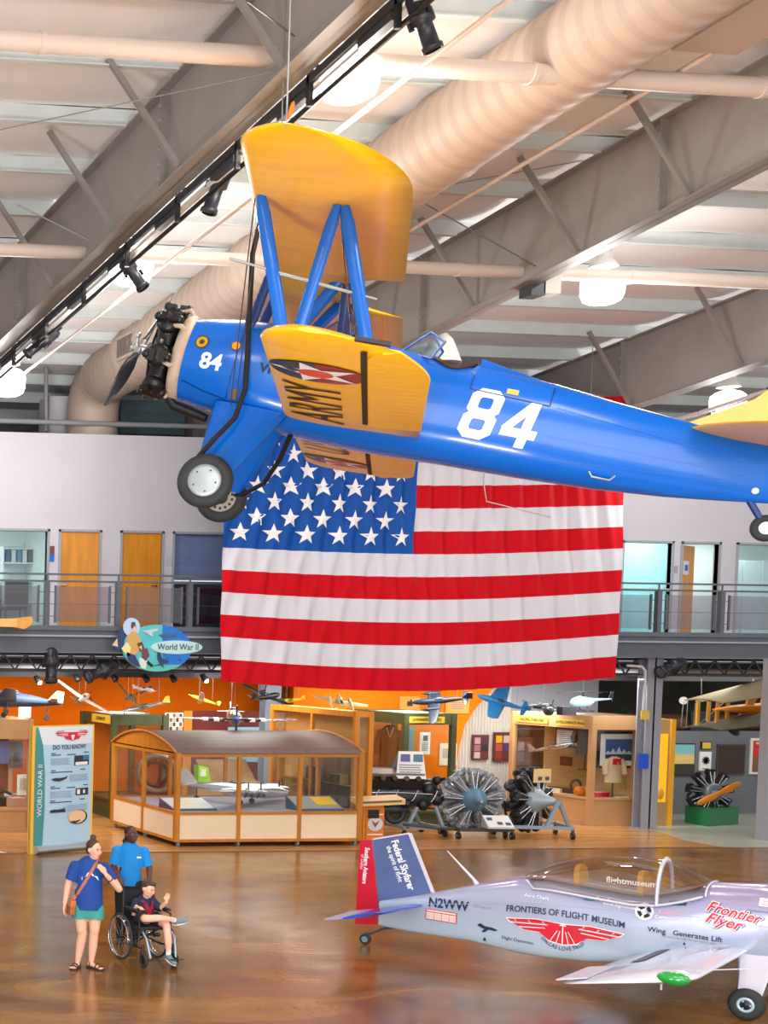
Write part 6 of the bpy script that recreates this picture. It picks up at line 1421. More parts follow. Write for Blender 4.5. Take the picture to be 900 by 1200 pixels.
tl = [(0, 0), (.13, 0), (.155, .3), (.15, .6), (.11, .85), (.03, 1), (0, 1)]
for (u0, v0), (u1, v1) in zip(tl[1:], tl[2:]): c.face([bp(0, v0, .006), bp(u0, v0, .006), bp(u1, v1, .006), bp(0, v1, .006)], TEAL)
c.text('WORLD WAR II', .17, lambda u, v: bp(.075-v/W, .47+u/hh, .012), WTX, bold=.0, sx=.92)
c.text('DO YOU KNOW?', .13, lambda u, v: bp(.56+u/W, .825+v/hh, .014), mat('banner_text_navy', (52, 64, 90), .5), bold=.02)
def bemb(pts, m, l):
    q = [bp(.60+p[0]*.30, .925+p[1]*.13, l) for p in pts]; c.face(q, m)
for s in (-1, 1): bemb([(0, .2), (s*1, .22), (s*.85, .0), (s*.5, -.08), (s*.4, -.25), (s*.15, -.3), (0, -.36)][::s], RED2, .012); bemb([(s*.3, .12), (s*.85, .1), (s*.8, .06), (s*.3, .08)][::s], WTX, .016); bemb([(s*.3, .02), (s*.7, .0), (s*.6, -.03), (s*.3, -.02)][::s], WTX, .016)
bemb([(-.9, .3), (.9, .3), (.9, .26), (-.9, .26)], TX, .014); bemb([(-.12, .02), (.12, .02), (.04, -.3), (-.04, -.3)], WTX, .016)
def brect(u0, v0, u1, v1, m, l=.012): c.face([bp(u0, v0, l), bp(u1, v0, l), bp(u1, v1, l), bp(u0, v1, l)], m)
for k, v in enumerate((.775, .63, .495, .375)):
    for j in range(2): brect(.24, v-.014*j-.004, .92-.25*j-.06*(k % 2), v-.014*j+.004, mat('banner_text_navy', (52, 64, 90), .5))
    u0, u1 = ((.24, .56), (.56, .93), (.24, .62), (.52, .93))[k]
    for j in range(5): brect(u0, v-.045-.012*j-.003, u1-.03*(j % 2), v-.045-.012*j+.003, mat('banner_fine_text', (150, 172, 196), .5))
PH = mat('banner_photo_dark', (44, 46, 62), .5)
brect(.64, .665, .93, .75, PH); brect(.8, .71, .93, .75, mat('banner_photo_blue', (50, 120, 160), .5), .016); brect(.66, .668, .9, .695, PAPER, .016)
def silh(u, v, s, l=.014): c.face([bp(u+s*p[0], v+s*p[1]*.42, l) for p in ((-1, .1), (-.4, .25), (0, .2), (.7, .3), (1, .55), (.9, .1), (.5, -.1), (0, -.3), (-.6, -.2))], PH)
silh(.38, .555, .14); brect(.68, .41, .93, .47, PH); brect(.7, .42, .76, .46, PAPER, .016); brect(.82, .425, .86, .455, PAPER, .016); silh(.36, .29, .13); brect(.24, .275, .5, .297, PH)
c.face([bp(.74+.185*math.cos(2*PI*k/22), .225+.062*math.sin(2*PI*k/22), .011) for k in range(22)], PH); c.face([bp(.72+.17*math.cos(2*PI*k/22), .228+.056*math.sin(2*PI*k/22), .014) for k in range(22)], mat('cookie_peach', (238, 200, 150), .5)); silh(.68, .185, .1, .017); 
c.build('printed_face', t)
c = B(mat('white_floor_mark', (226, 222, 214), .5)); m0 = onZ(4, 1001); c.prism([(m0.x-.5, 27.5, .006), (m0.x+.12, 27.45, .006), (m0.x-.1, 28.0, .006), (m0.x-.5, 28.2, .006)], (0, 0, .004)); solo(c, 'floor_plate', 'white floor plate at the left edge before the tan case', 'plate')

# ================================================================== World War II sign
YS = 29.86
def sp(px, py, l=0.0): p = onY(px, py, YS); return V((p.x, YS-l, p.z))
t = thing('exhibit_sign', 'blue oval World War II sign on the balcony front', 'sign', sp(186, 758))
SKY = mat('sign_sky_teal', (84, 196, 206), .4, noise=(1.2, .2)); SKY2 = mat('sign_sky_blue', (20, 120, 214), .4, noise=(1.0, .2))
el = [(184+40.5*math.cos(2*PI*k/40), 759.5+27.5*math.sin(2*PI*k/40)) for k in range(40)]
c = B(SKY); c.prism([sp(*p) for p in el], (0, .05, 0)); c.face([sp(154+10*math.cos(2*PI*k/24), 735+11*math.sin(2*PI*k/24), .01) for k in range(24)], mat('sign_pale_sky', (176, 210, 240), .4))
c.face([sp(x, y, .004) for x, y in el if x > 186], SKY2); c.face([sp(x, y, .006) for x, y in el if y > 776], mat('sign_green', (90, 190, 180), .4))
c.build('oval_board', t, True)
c = B(mat('figure_ochre', (206, 166, 96), .6))
def blob(pts, m, l): c.face([sp(x, y, l) for x, y in pts], m)
BRN = mat('figure_brown', (88, 56, 44), .6); NVB = mat('figure_navy', (44, 60, 104), .6); SKN = mat('figure_skin', (226, 190, 160), .6); PLG = mat('figure_pale', (214, 226, 214), .6)
blob([(147, 760), (149, 745), (154, 740), (160, 741), (165, 750), (167, 758), (160, 766), (152, 768)], mat('figure_ochre', (206, 166, 96), .6), .014); blob([(153, 735), (154, 729), (158, 729), (159, 736), (157, 740)], BRN, .016); blob([(154, 739), (157, 733), (160, 738), (158, 741)], SKN, .018)
blob([(138, 742), (143, 735), (146, 745), (145, 758), (138, 763), (133, 758)], NVB, .012); blob([(131, 756), (137, 748), (138, 758)], SKN, .014)
blob([(142, 760), (148, 752), (153, 758), (151, 770), (145, 764)], mat('figure_cream', (236, 222, 160), .6), .016); blob([(160, 754), (166, 752), (169, 760), (164, 764)], BRN, .018); blob([(162, 758), (166, 756), (166, 762)], SKN, .02)
blob([(148, 764), (158, 768), (165, 782), (157, 780), (149, 773)], NVB, .016); blob([(166, 762), (172, 759), (175, 768), (170, 775), (166, 770)], mat('figure_maroon', (120, 60, 70), .6), .016); blob([(163, 770), (173, 775), (170, 784), (163, 782)], PLG, .015); blob([(173, 774), (180, 780), (177, 782), (171, 777)], INK, .017)
blob([(184, 763), (187, 763), (190, 772), (198, 775), (195, 778), (190, 777), (192, 783), (188, 780), (184, 772)], NVB, .014); blob([(178, 781), (190, 780), (198, 772), (196, 770), (190, 776)], mat('sign_slate', (70, 90, 130), .5), .013)
blob([(166, 739), (176, 738), (185, 736.5), (185, 739), (178, 741), (179, 746), (176, 745), (172, 742)], mat('figure_pale_grey', (196, 206, 210), .5), .014); blob([(185, 744), (190, 743), (200, 744), (207, 742), (206, 746), (198, 747), (193, 749), (188, 746)], mat('sign_slate', (70, 90, 130), .5), .014); blob([(207, 771), (213, 774), (211, 775)], NVB, .012)
c.build('painted_figures', t, True)
c = B(mat('sign_label_pale', (186, 226, 228), .4)); c.prism([sp(206.5+30*math.cos(2*PI*k/30), 758.5+8*math.sin(2*PI*k/30), .03) for k in range(30)], (0, .03, 0)); 
c.text('World War II', .185, lambda u, v: sp(208, 758.5, .036)+V((u, 0, v)), mat('sign_text_dark', (24, 40, 58), .5), bold=.008, sx=.9); c.build('name_label', t, True)
c = B(mat('pale_slate_steel', (150, 156, 166), .4))
for px in (160, 205): c.cyl(sp(px, 742)+V((0, .05, 0)), sp(px, 736)+V((0, .16, .1)), .012, seg=6)
c.build('mounting_bracket', t, True)
# wooden wing tip at the left of the balcony
t = thing('wooden_wing_tip', 'yellow wooden wing tip projecting before the balcony at the left edge', 'wing tip', onY(10, 730, 29.6)); WD = mat('wing_tip_ochre', (214, 156, 72), .5, noise=(2, .1)); WD2 = mat('wing_tip_pale', (232, 182, 106), .5)
f_ = lambda px, py, y=29.6: onY(px, py, y)
c = B(WD); c.prism([f_(-40, 726), f_(20, 724.5), f_(20, 735), f_(-40, 733)], (0, .25, 0), WD2); c.build('panel', t, True)
c = B(WD); c.prism([f_(20, 724.5), f_(37, 722.5), f_(39, 727), f_(36, 733), f_(28, 737.5), f_(20, 735)], (0, .25, 0)); c.build('rounded_end', t, True)
# little wall-washer spots and the two stage spots below the balcony
for i, (px, py, lit) in enumerate(((44, 796, 1), (90, 794, 0), (134, 794, 0), (171, 795, 0), (203, 795, 0), (239, 794, 1))):
    p = onY(px, py, 31.2)
    if i == 0 or i == 1:
        t = thing('track_spot', 'x', 'spotlight', MX(p, .3)); c = B(BLACKM); c.lathe([(0, -.09), (.05, -.09), (.075, .06), (.07, .09), (0, .07)], (0, 0, 0), (.3, -.5, -.8), 14); c.build('lamp_head', t); c = B(BLACKM); c.cyl((0, 0, .03), (0, 0, .22), .014, seg=6); c.box((0, 0, .22), (.1, .04, .03)); c.build('arm', t)
        if lit: c = B(mat('spot_glow', (255, 244, 214), .4, emit=14)); c.sph(V((.3, -.5, -.8)).normalized()*.09, .05, 10, 6); c.build('glowing_lens', t); lit0 = t
        else: dark0 = t
    else: t = dup(lit0 if lit else dark0, MX(p, .3))
    t['label'] = ('lit small spotlight above the left bomber model', 'small dark spotlight above the pale monoplane model', 'small dark spotlight under the left part of the oval sign', 'small dark spotlight under the oval sign, second from its left', 'small dark spotlight under the right end of the oval sign', 'lit small spotlight beside the lower left corner of the flag')[i]
    t['group'] = 'small spotlights below the balcony'
for px, py, aim, lb in ((60, 780, (-.1, -.3, -1), 'black stage spotlight pointing down under the balcony, left of the sign'), (119, 787, (-1, -.2, -.35), 'black stage spotlight lying level under the balcony beside the sign'), (787, 782, (-1, -.2, -.35), 'black stage spotlight under the balcony beside the grey column')):
    stage(onY(px, py, 30.0), aim, .75, lb, .14)
# ================================================================== people
from mathutils.bvhtree import BVHTree
class Blob:
    """round cones and ellipsoids merged into one continuous skin"""
    def __init__(s): s.b = B(BLACKM)
    def cone(s, p, q, r0, r1, flat=None):
        p, q = V(p), V(q); d = q-p; L = d.length
        if L < 1e-5: return s
        u, w = frame(d); rings = []; d = d.normalized()
        if flat is not None:                                         # flat = (axis, factor): squash across that axis
            ax = V(flat[0]); ax = (ax - d*ax.dot(d)).normalized(); u = ax; w = d.cross(u); k = flat[1]
        else: k = 1
        n = 7; prof = []
        for i in range(n+1): a = PI/2*(1-i/n); prof.append((r0*math.cos(a), -r0*math.sin(a)))
        for i in range(n+1): a = PI/2*i/n; prof.append((r1*math.cos(a), L+r1*math.sin(a)))
        for r, h in prof:
            r = max(r, 1e-4); rings.append([p + d*h + (u*(math.cos(2*PI*j/14)*k) + w*math.sin(2*PI*j/14))*r for j in range(14)])
        s.b.loft(rings, None, True); return s
    def chain(s, pts, rs, flat=None):
        for i in range(len(pts)-1): s.cone(pts[i], pts[i+1], rs[i], rs[i+1], flat)
        return s
    def ell(s, c, r, R=None): s.b.sph(c, r, 18, 12, None, R); return s
    def hand(s, w, d, n, size=1.0, curl=.3, side=1, spread=.12):
        """w wrist, d pointing direction, n palm normal; side = +1 thumb towards d x n"""
        w, d, n = V(w), V(d).normalized(), V(n).normalized(); a = d.cross(n).normalized(); n = a.cross(d); k = size
        for j in range(-2, 3): s.cone(w, w + d*.085*k + a*.016*j*k, .019*k, .0125*k)
        for j, L in enumerate((.072, .08, .074, .058)):
            o = w + d*.088*k + a*side*(.026-.0175*j)*k; dd_ = (d + a*side*(spread-.08*j)).normalized(); p = o; c = curl*.5; 
            for seg, f in enumerate((.45, .32, .23)):
                e = (dd_*math.cos(c) + n*math.sin(c)); q = p + e*L*f*k; s.cone(p, q, (.0095-.0008*seg)*k, (.0088-.0009*seg)*k); p = q; c += curl
        o = w + d*.025*k + a*side*.022*k; e = (d*.75 + a*side*.75 + n*.25).normalized(); p = o + e*.036*k; s.cone(o, p, .0125*k, .0105*k)
        e2 = (d*.95 + a*side*.3 + n*.3).normalized(); s.cone(p, p + e2*.03*k, .0105*k, .0085*k); return s
    def build(s, name, parent, m, vox=.007, smooth=6, cut=()):
        o = s.b.build('rough'); o.data.materials.clear(); o.data.materials.append(m)
        md = o.modifiers.new('r', 'REMESH'); md.mode = 'VOXEL'; md.voxel_size = vox; md.use_smooth_shade = True
        ms = o.modifiers.new('s', 'SMOOTH'); ms.factor = .5; ms.iterations = smooth
        me = bpy.data.meshes.new_from_object(o.evaluated_get(bpy.context.evaluated_depsgraph_get())); me.name = name
        bpy.data.objects.remove(o)
        if cut:                                                      # hems: drop what lies beyond a plane, within reach of its point
            bm = bmesh.new(); bm.from_mesh(me)
            bad = [v for v in bm.verts if any((v.co - V(p)).dot(V(d)) > 0 and (v.co - V(p)).length < r for p, d, r in cut)]
            bmesh.ops.delete(bm, geom=bad, context='VERTS'); bm.to_mesh(me); bm.free()
        me.materials.clear(); me.materials.append(m); me.polygons.foreach_set('use_smooth', [True]*len(me.polygons))
        r = bpy.data.objects.new(name, me); COL.objects.link(r); r.parent = parent; WM[r.name] = Matrix(); return r
def on_mesh(o, pts, d, lift=.004):
    t = BVHTree.FromPolygons([v.co for v in o.data.vertices], [tuple(p.vertices) for p in o.data.polygons]); out = []; d = V(d)
    for p in pts:
        h = t.ray_cast(V(p) - d*1.0, d); out.append((h[0] - d*lift) if h[0] else V(p))
    return out
def head(bl, c, yaw, pitch, k, t, m_skin, eye_col=(60, 40, 30), lip=(190, 110, 100), roll=0.0):
    """yaw 0 looks along -y, positive turns towards +x; returns a frame function"""
    R = Euler((pitch, roll, yaw), 'XYZ').to_matrix(); c = V(c)
    F = lambda x, y, z: c + R @ V((x*k, y*k, z*k))
    bl.ell(F(0, .012, .02), (.076*k, .094*k, .1*k), R); bl.ell(F(0, -.018, -.04), (.06*k, .07*k, .075*k), R); bl.ell(F(0, -.05, -.085), (.03*k, .03*k, .026*k), R)
    bl.cone(F(0, -.088, .012), F(0, -.107, -.022), .009*k, .014*k); bl.cone(F(-.03, -.082, .03), F(.03, -.082, .03), .012*k, .012*k)
    bl.cone(F(-.016, -.082, -.058), F(.016, -.082, -.058), .0085*k, .0085*k)
    for s in (-1, 1): bl.ell(F(s*.077, .012, -.005), (.012*k, .02*k, .03*k), R); bl.ell(F(s*.04, -.066, -.02), (.024*k, .022*k, .024*k), R)
    def face_parts():
        for s in (-1, 1):
            c_ = B(mat('eye_white', (206, 198, 192), .4)); c_.sph(F(s*.031, -.0815, .008), .0095*k, 10, 6); c_.sph(F(s*.031, -.0882, .008), .0072*k, 8, 5, mat('iris_%d' % eye_col[0], eye_col, .3)); c_.build('eye', t)
            c_ = B(mat('brow_dark', (50, 34, 26), .8)); c_.tube([F(s*.014, -.098, .03), F(s*.032, -.097, .036), F(s*.05, -.085, .032)], .0035*k, 5); c_.build('eyebrow', t)
        c_ = B(mat('lip_%d' % lip[0], lip, .5)); c_.tube([F(-.024, -.083, -.056), F(-.008, -.0935, -.054), F(.008, -.0935, -.054), F(.024, -.083, -.056)], [.003*k, .005*k, .005*k, .003*k], 6); c_.tube([F(-.022, -.084, -.062), F(0, -.093, -.066), F(.022, -.084, -.062)], [.003*k, .0055*k, .003*k], 6); c_.build('mouth', t)
    return F, face_parts, R
def skin(n, c): return mat(n, c, .5, noise=(9, .04))
def frame_at(px, py):
    g = onZ(px, py); d = V((g.x, g.y, 0)).normalized(); rz = -math.atan2(d.x, d.y); return g, rz
# ---- woman in the dark blue shirt
g, rz = frame_at(100, 1135)
wo = thing('person', 'woman in dark blue T-shirt and teal shorts walking beside the wheelchair', 'person', MX(g, rz))
SK = skin('skin_light', (226, 172, 146))
bl = Blob(); hc = (.075, -.02, 1.525); F, fp, R = head(bl, hc, .75, .1, 1.0, wo, SK)
bl.cone((.06, 0, 1.36), (.07, .0, 1.46), .06, .053)
bl.chain([(.02, 0, 1.30), (.03, .0, 1.15), (.02, 0, .95), (.02, 0, .8)], [.13, .14, .15, .155], ((0, 1, 0), .75))
# hanging right arm
bl.chain([(-.165, 0, 1.31), (-.235, .02, 1.06), (-.27, -.03, .83)], [.056, .045, .03]); bl.hand((-.271, -.035, .82), (-.02, -.12, -1), (.9, -.3, 0), 1.0, .28, -1)
# raised left arm
bl.chain([(.22, 0, 1.3), (.37, -.05, 1.07), (.385, -.07, 1.05), (.23, -.2, 1.235)], [.054, .046, .045, .03]); bl.hand((.222, -.205, 1.245), (-.55, -.15, .8), (-.5, .7, -.3), 1.0, .45, -1)
# legs
bl.chain([(-.075, 0, .82), (-.06, -.02, .5), (-.045, -.01, .46), (-.07, .02, .28), (-.095, .03, .085)], [.1, .064, .058, .056, .034]); bl.chain([(.1, 0, .82), (.1, 0, .5), (.095, .01, .46), (.085, .04, .28), (.07, .05, .085)], [.1, .064, .058, .056, .034])
for (x, y), (dx, dy) in (((-.095, .03), (-.35, -.95)), ((.07, .05), (.75, -.66))):
    d = V((dx, dy, 0)).normalized(); o = V((x, y, 0)); bl.cone(o - d*.02 + V((0, 0, .05)), o + d*.12 + V((0, 0, .035)), .034, .03, ((0, 0, 1), .75))
    for j in range(5): q = o + d*.14 + V((-d.y, d.x, 0))*(.017*(j-2)); bl.cone(q + V((0, 0, .03)), q + d*(.05-.006*abs(j-1)) + V((0, 0, .026)), .0105, .009)
bl.build('body', wo, SK, .0075); fp()
HB_ = mat('hair_brown', (70, 46, 34), .6, noise=(40, .25)); h = Blob(); h.ell(F(0, .028, .042), (.083, .093, .092), R); h.ell(F(0, .06, -.01), (.07, .06, .07), R); h.ell(F(0, .04, .155), (.04, .04, .036), R); h.build('hair', wo, HB_, .008, 3)
SH = mat('shirt_royal_blue', (14, 62, 140), .8, noise=(5, .1), bump=(14, .2)); h = Blob()
h.chain([(.015, 0, 1.295), (.02, -.01, 1.16), (.02, -.01, .98), (.02, 0, .70)], [.15, .165, .176, .186], ((0, 1, 0), .74)); h.cone((-.12, 0, 1.325), (.17, 0, 1.325), .05, .05); h.cone((.06, 0, 1.33), (.065, 0, 1.385), .078, .062)
h.chain([(-.16, 0, 1.305), (-.215, .015, 1.10)], [.07, .074]); h.chain([(.21, 0, 1.30), (.325, -.035, 1.12)], [.069, .072]); sh = h.build('t_shirt', wo, SH, .011, 14, [((.02, 0, .755), (0, 0, -1), .3), ((-.207, .013, 1.12), (-.35, .07, -.93), .13), ((.315, -.03, 1.13), (.62, -.15, -.77), .13)])
h = B(mat('shirt_print_white', (232, 232, 226), .7)); pr_ = lambda pts: on_mesh(sh, [(p[0], -1, p[1]) for p in pts], (0, 1, 0))
h.face(pr_([(-.07, 1.15), (-.07, 1.185), (-.02, 1.2), (.0, 1.245), (.05, 1.25), (.08, 1.21), (.12, 1.2), (.14, 1.15)])); h.build('shirt_print', sh)
h = B(SH); h.face([p - V((0, .003, 0)) for p in pr_([(.0, 1.185), (.01, 1.215), (.05, 1.22), (.06, 1.185)])]); 
for k in range(5): h.face([p - V((0, .003, 0)) for p in pr_([(-.055+.036*k, 1.16), (-.055+.036*k, 1.172), (-.04+.036*k, 1.172), (-.04+.036*k, 1.16)])])
h.build('print_detail', sh)
h = Blob(); TE = mat('shorts_teal', (56, 142, 136), .8, noise=(8, .1)); h.chain([(.02, 0, .82), (.02, 0, .74)], [.165, .17], ((0, 1, 0), .75)); h.chain([(-.075, 0, .78), (-.075, -.01, .58)], [.108, .108]); h.chain([(.105, 0, .78), (.107, -.005, .58)], [.108, .108]); h.build('shorts', wo, TE, .01, 6, [((.02, 0, .645), (0, 0, -1), .4)])
BG = mat('bag_brown_leather', (150, 84, 44), .55, noise=(10, .2))
SO = mat('sandal_dark', (46, 32, 28), .6)
for (x, y), (dx, dy) in (((-.095, .03), (-.35, -.95)), ((.07, .05), (.75, -.66))):
    d = V((dx, dy, 0)).normalized(); n_ = V((-d.y, d.x, 0)); o = V((x, y, 0)); c = B(SO)
    c.loft([[o - d*.06 + d*(.26*t) + n_*(w*s_) + V((0, 0, z)) for s_, z in ((-1, .002), (1, .002), (1, .02), (-1, .02))] for t, w in ((0, .025), (.15, .036), (.5, .036), (.8, .047), (.95, .04), (1, .02))], None, True, False)
    for q, hh, w in ((.15, .052, .038), (.095, .066, .037), (-.0, .095, .036)): c.tube([o + d*q - n_*(w+.006) + V((0, 0, .015)), o + d*q - n_*w*.6 + V((0, 0, hh)), o + d*q + n_*w*.6 + V((0, 0, hh)), o + d*q + n_*(w+.006) + V((0, 0, .015))], .009, 6)
    c.build('sandal', wo)
c = B(mat('watch_dark', (40, 36, 40), .4)); c.torus((.275, -.16, 1.182), (-.65, -.55, .8), .034, .01, 18, 6); c.build('wristwatch', wo)
t = thing('shoulder_bag', 'brown leather crossbody bag hanging at the hip of the woman in dark blue', 'bag', MX(g, rz))
c = B(BG); R2 = Euler((0, .12, .35)).to_matrix(); c.box((-.19, -.06, .79), (.07, .16, .2), None, R2); c.box((-.193, -.06, .84), (.078, .17, .09), mat('bag_flap_tan', (176, 104, 58), .5), R2); c.build('bag_body', t, bevel=.015)
pts = on_mesh(sh, [(.10-.265*k/10, -1, 1.36-.48*k/10) for k in range(11)], (0, 1, 0), .008); pts = [p for p in pts if p.y > -.5]
c = B(mat('bag_strap_tan', (172, 98, 66), .6))
sp_ = [V((.11, .08, 1.37)), V((.105, -.02, 1.405))] + pts + [V((-.19, -.1, .86))]
for p, q in zip(sp_, sp_[1:]): c.bar(p, q, .036, .008, None, (0, -1, .1))
c.build('strap', t)
# ---- person in the light blue shirt pushing the chair
g2_, rz2 = frame_at(149, 1105)
ma = thing('person', 'person in bright blue T-shirt and black trousers standing behind the wheelchair, looking up', 'person', MX(g2_, rz2))
SD = skin('skin_deep', (92, 54, 40)); bl = Blob(); F, fp, R = head(bl, (.025, -.02, 1.505), .55, -.18, .98, ma, SD, (30, 20, 16), (120, 66, 60))
bl.cone((.01, 0, 1.33), (.02, 0, 1.44), .058, .052); bl.chain([(.01, 0, 1.27), (.01, 0, 1.05), (.01, 0, .86)], [.13, .135, .15], ((0, 1, 0), .72))
bl.chain([(-.17, 0, 1.28), (-.2, .0, 1.03), (-.125, -.22, .93)], [.055, .043, .029]); bl.hand((-.122, -.225, .93), (.25, -1, -.25), (0, -.2, -1), 1.0, .75, 1)
bl.chain([(.2, 0, 1.28), (.27, .0, 1.04), (.27, -.16, .87)], [.055, .043, .029]); bl.hand((.27, -.165, .865), (.1, -1, -.5), (0, .3, -1), 1.0, .75, -1)
for s in (-1, 1): bl.chain([(s*.09, 0, .84), (s*.09, -.01, .48), (s*.09, .03, .08)], [.09, .06, .036]); 
bl.build('body', ma, SD, .0075); fp()
HK = mat('hair_black', (26, 20, 20), .6, noise=(40, .3)); h = Blob(); h.ell(F(0, .03, .045), (.08, .09, .086), R); h.ell(F(0, .075, -.02), (.06, .05, .06), R); h.chain([F(0, .1, -.03), F(-.03, .12, -.08), F(-.035, .11, -.14)], [.04, .045, .028]); h.build('hair', ma, HK, .008, 3)
SB = mat('shirt_bright_blue', (10, 134, 214), .75, noise=(5, .06), bump=(14, .15)); h = Blob(); h.chain([(.01, 0, 1.265), (.01, 0, 1.1), (.01, 0, .72)], [.15, .156, .168], ((0, 1, 0), .72)); h.cone((-.12, 0, 1.285), (.15, 0, 1.285), .052, .052); h.cone((.012, 0, 1.29), (.014, 0, 1.345), .075, .06)
h.chain([(-.168, 0, 1.28), (-.205, 0, 1.06)], [.07, .073]); h.chain([(.197, 0, 1.28), (.255, 0, 1.06)], [.07, .073]); sh2 = h.build('t_shirt', ma, SB, .011, 14, [((.01, 0, .80), (0, 0, -1), .3), ((-.2, 0, 1.08), (-.25, 0, -.97), .13), ((.247, 0, 1.08), (.35, 0, -.94), .13)])
h = B(mat('badge_white', (226, 238, 246), .7)); h.face(on_mesh(sh2, [(.1, -1, 1.195), (.16, -1, 1.19), (.16, -1, 1.215), (.1, -1, 1.22)], (0, 1, 0))); h.build('chest_badge', sh2)
TR = mat('trousers_black', (20, 21, 27), .8); h = Blob(); h.chain([(.01, 0, .9), (.01, 0, .8)], [.15, .155], ((0, 1, 0), .72))
for s in (-1, 1): h.chain([(s*.09, 0, .82), (s*.09, -.01, .48), (s*.09, .03, .07)], [.105, .082, .062])
h.build('trousers', ma, TR, .01)
for s in (-1, 1):
    h = Blob(); h.cone((s*.09, .04, .045), (s*.1, -.12, .035), .043, .036, ((0, 0, 1), .8)); h.ell((s*.1, -.14, .03), (.04, .05, .03)); h.build('shoe', ma, mat('shoe_black', (26, 26, 28), .5), .008)
# ---- wheelchair: local x right of the sitter's left, -y = heading
gw, rzw = frame_at(170, 1126.5)
CHR = MX(gw, rzw + .52)                                             # turned towards the viewer's right
wc = thing('wheelchair', 'black wheelchair with silver hand rims carrying a boy', 'wheelchair', CHR)
FRM = mat('chair_frame_black', (26, 28, 34), .35); FRS = mat('chair_frame_silver_blue', (150, 178, 200), .3, .5)
WW = .26
for s in (-1, 1):
    o = V((s*WW, .18, .305)); ax = V((s, 0, 0)); c = B(RUB); c.torus(o, ax, .288, .017, 40, 8); wh = c.build('rear_wheel', wc)
    c = B(CHROME); c.torus(o + ax*.035, ax, .255, .009, 40, 6); 
    for k in range(6): a = 2*PI*k/6; p = o + V((0, math.cos(a), math.sin(a)))*.255; c.cyl(p + ax*.035, p + V((0, math.cos(a), math.sin(a)))*.02, .005, seg=5)
    c.build('hand_rim', wh)
    c = B(CABLE); 
    for k in range(18): a = 2*PI*k/18; c.cyl(o + ax*.02*(1 if k % 2 else -1), o + V((0, math.cos(a+.25*(1 if k % 3 else -1)), math.sin(a+.25*(1 if k % 3 else -1))))*.275, .0022, seg=4)
    c.torus(o, ax, .268, .008, 40, 6, ALU); c.build('spokes', wh); c = B(FRM); c.cyl(o - ax*.04, o + ax*.04, .028); c.build('wheel_hub', wh)
    f = V((s*.215, -.34, .09)); c = B(RUB); c.torus(f, (1, 0, 0), .07, .022, 22, 8); c.cyl(f - V((.012, 0, 0)), f + V((.012, 0, 0)), .06, m=FRM); cw = c.build('front_caster', wc)
    c = B(FRM); 
    for q in (-.03, .03): c.bar(f + V((q, 0, 0)), f + V((q, .03, .11)), .008, .025, None, (0, 1, 0))
    c.cyl(f + V((0, .03, .1)), f + V((0, .03, .2)), .018); c.build('caster_fork', cw)
    c = B(FRM); x = s*.22
    c.tube([(x, .2, .3), (x, .2, .92), (x, .3, .95)], .0125, 8); c.tube([(x, .2, .46), (x, -.24, .47), (x, -.3, .42)], .0125, 8); c.tube([(x, .2, .22), (x, -.28, .24)], .0125, 8); c.tube([(x, -.22, .24), (x, -.22, .66), (x, .2, .68)], .011, 8); c.build('side_frame', wc)
    c = B(mat('grip_black', (18, 18, 20), .7)); c.cyl((x, .2, .945), (x, .34, .955), .019); c.build('push_handle', wc)
    c = B(mat('pad_black', (28, 28, 32), .6)); c.box((x, -.02, .70), (.055, .34, .035)); c.build('armrest', wc, bevel=.012)
    c = B(FRS); c.tube([(x*.92, -.28, .44), (x*.9, -.36, .38), (x*.8, -.44, .14)], .0135, 8); c.build('footrest_tube', wc)
    c = B(FRM); c.box((x*.62, -.49, .125), (.15, .16, .012), None, Euler((-.2, 0, 0)).to_matrix()); c.build('footplate', wc)
c = B(mat('seat_black_vinyl', (30, 30, 36), .6)); c.box((0, -.02, .475), (.42, .42, .05)); c.build('seat', wc, bevel=.02)
c = B(mat('seat_black_vinyl', (30, 30, 36), .6)); c.loft([[V((x, .2+.05*math.cos(PI*x/.44)*1, z)) for x in [-.21+.042*k for k in range(11)]] for z in (.5, .65, .8, .9)], None, False, True, False); c.build('backrest', wc)
c = B(FRM); c.bar((-.22, .0, .22), (.22, .0, .44), .02, .02); c.bar((-.22, .0, .44), (.22, .0, .22), .02, .02); c.cyl((-.26, .18, .305), (.26, .18, .305), .012); c.build('cross_brace', wc)
# ---- boy
bo = thing('person', 'boy in navy and red shirt sitting cross-legged in the wheelchair', 'person', CHR)
SC = skin('skin_fair', (232, 178, 152)); bl = Blob(); F, fp, R = head(bl, (.0, -.03, .955), .35, .28, .93, bo, SC, (60, 46, 40))
bl.cone((0, .03, .8), (0, -.0, .9), .045, .043); bl.chain([(0, .05, .76), (0, .06, .64), (0, .04, .55)], [.1, .1, .11], ((0, 1, 0), .75))
bl.chain([(-.13, .05, .77), (-.17, .02, .73-.1), (-.2, -.1, .745)], [.04, .034, .025]); bl.hand((-.2, -.11, .745), (.1, -1, 0), (0, 0, -1), .8, .35, 1)
bl.chain([(.13, .05, .77), (.19, .0, .68), (.21, -.12, .79)], [.04, .034, .025]); bl.hand((.21, -.125, .8), (.05, -.25, 1), (-.4, -.8, 0), .8, .3, -1)
bl.chain([(.08, .02, .555), (.1, -.30, .55), (.1, -.33, .53), (.09, -.40, .33), (.085, -.42, .2)], [.068, .052, .05, .046, .03])   # left leg down
bl.chain([(-.08, .02, .56), (-.17, -.27, .62), (-.16, -.29, .62), (-.02, -.35, .635), (.15, -.40, .62)], [.068, .053, .05, .046, .03])  # right shin across the knee
bl.build('body', bo, SC, .0075); fp()
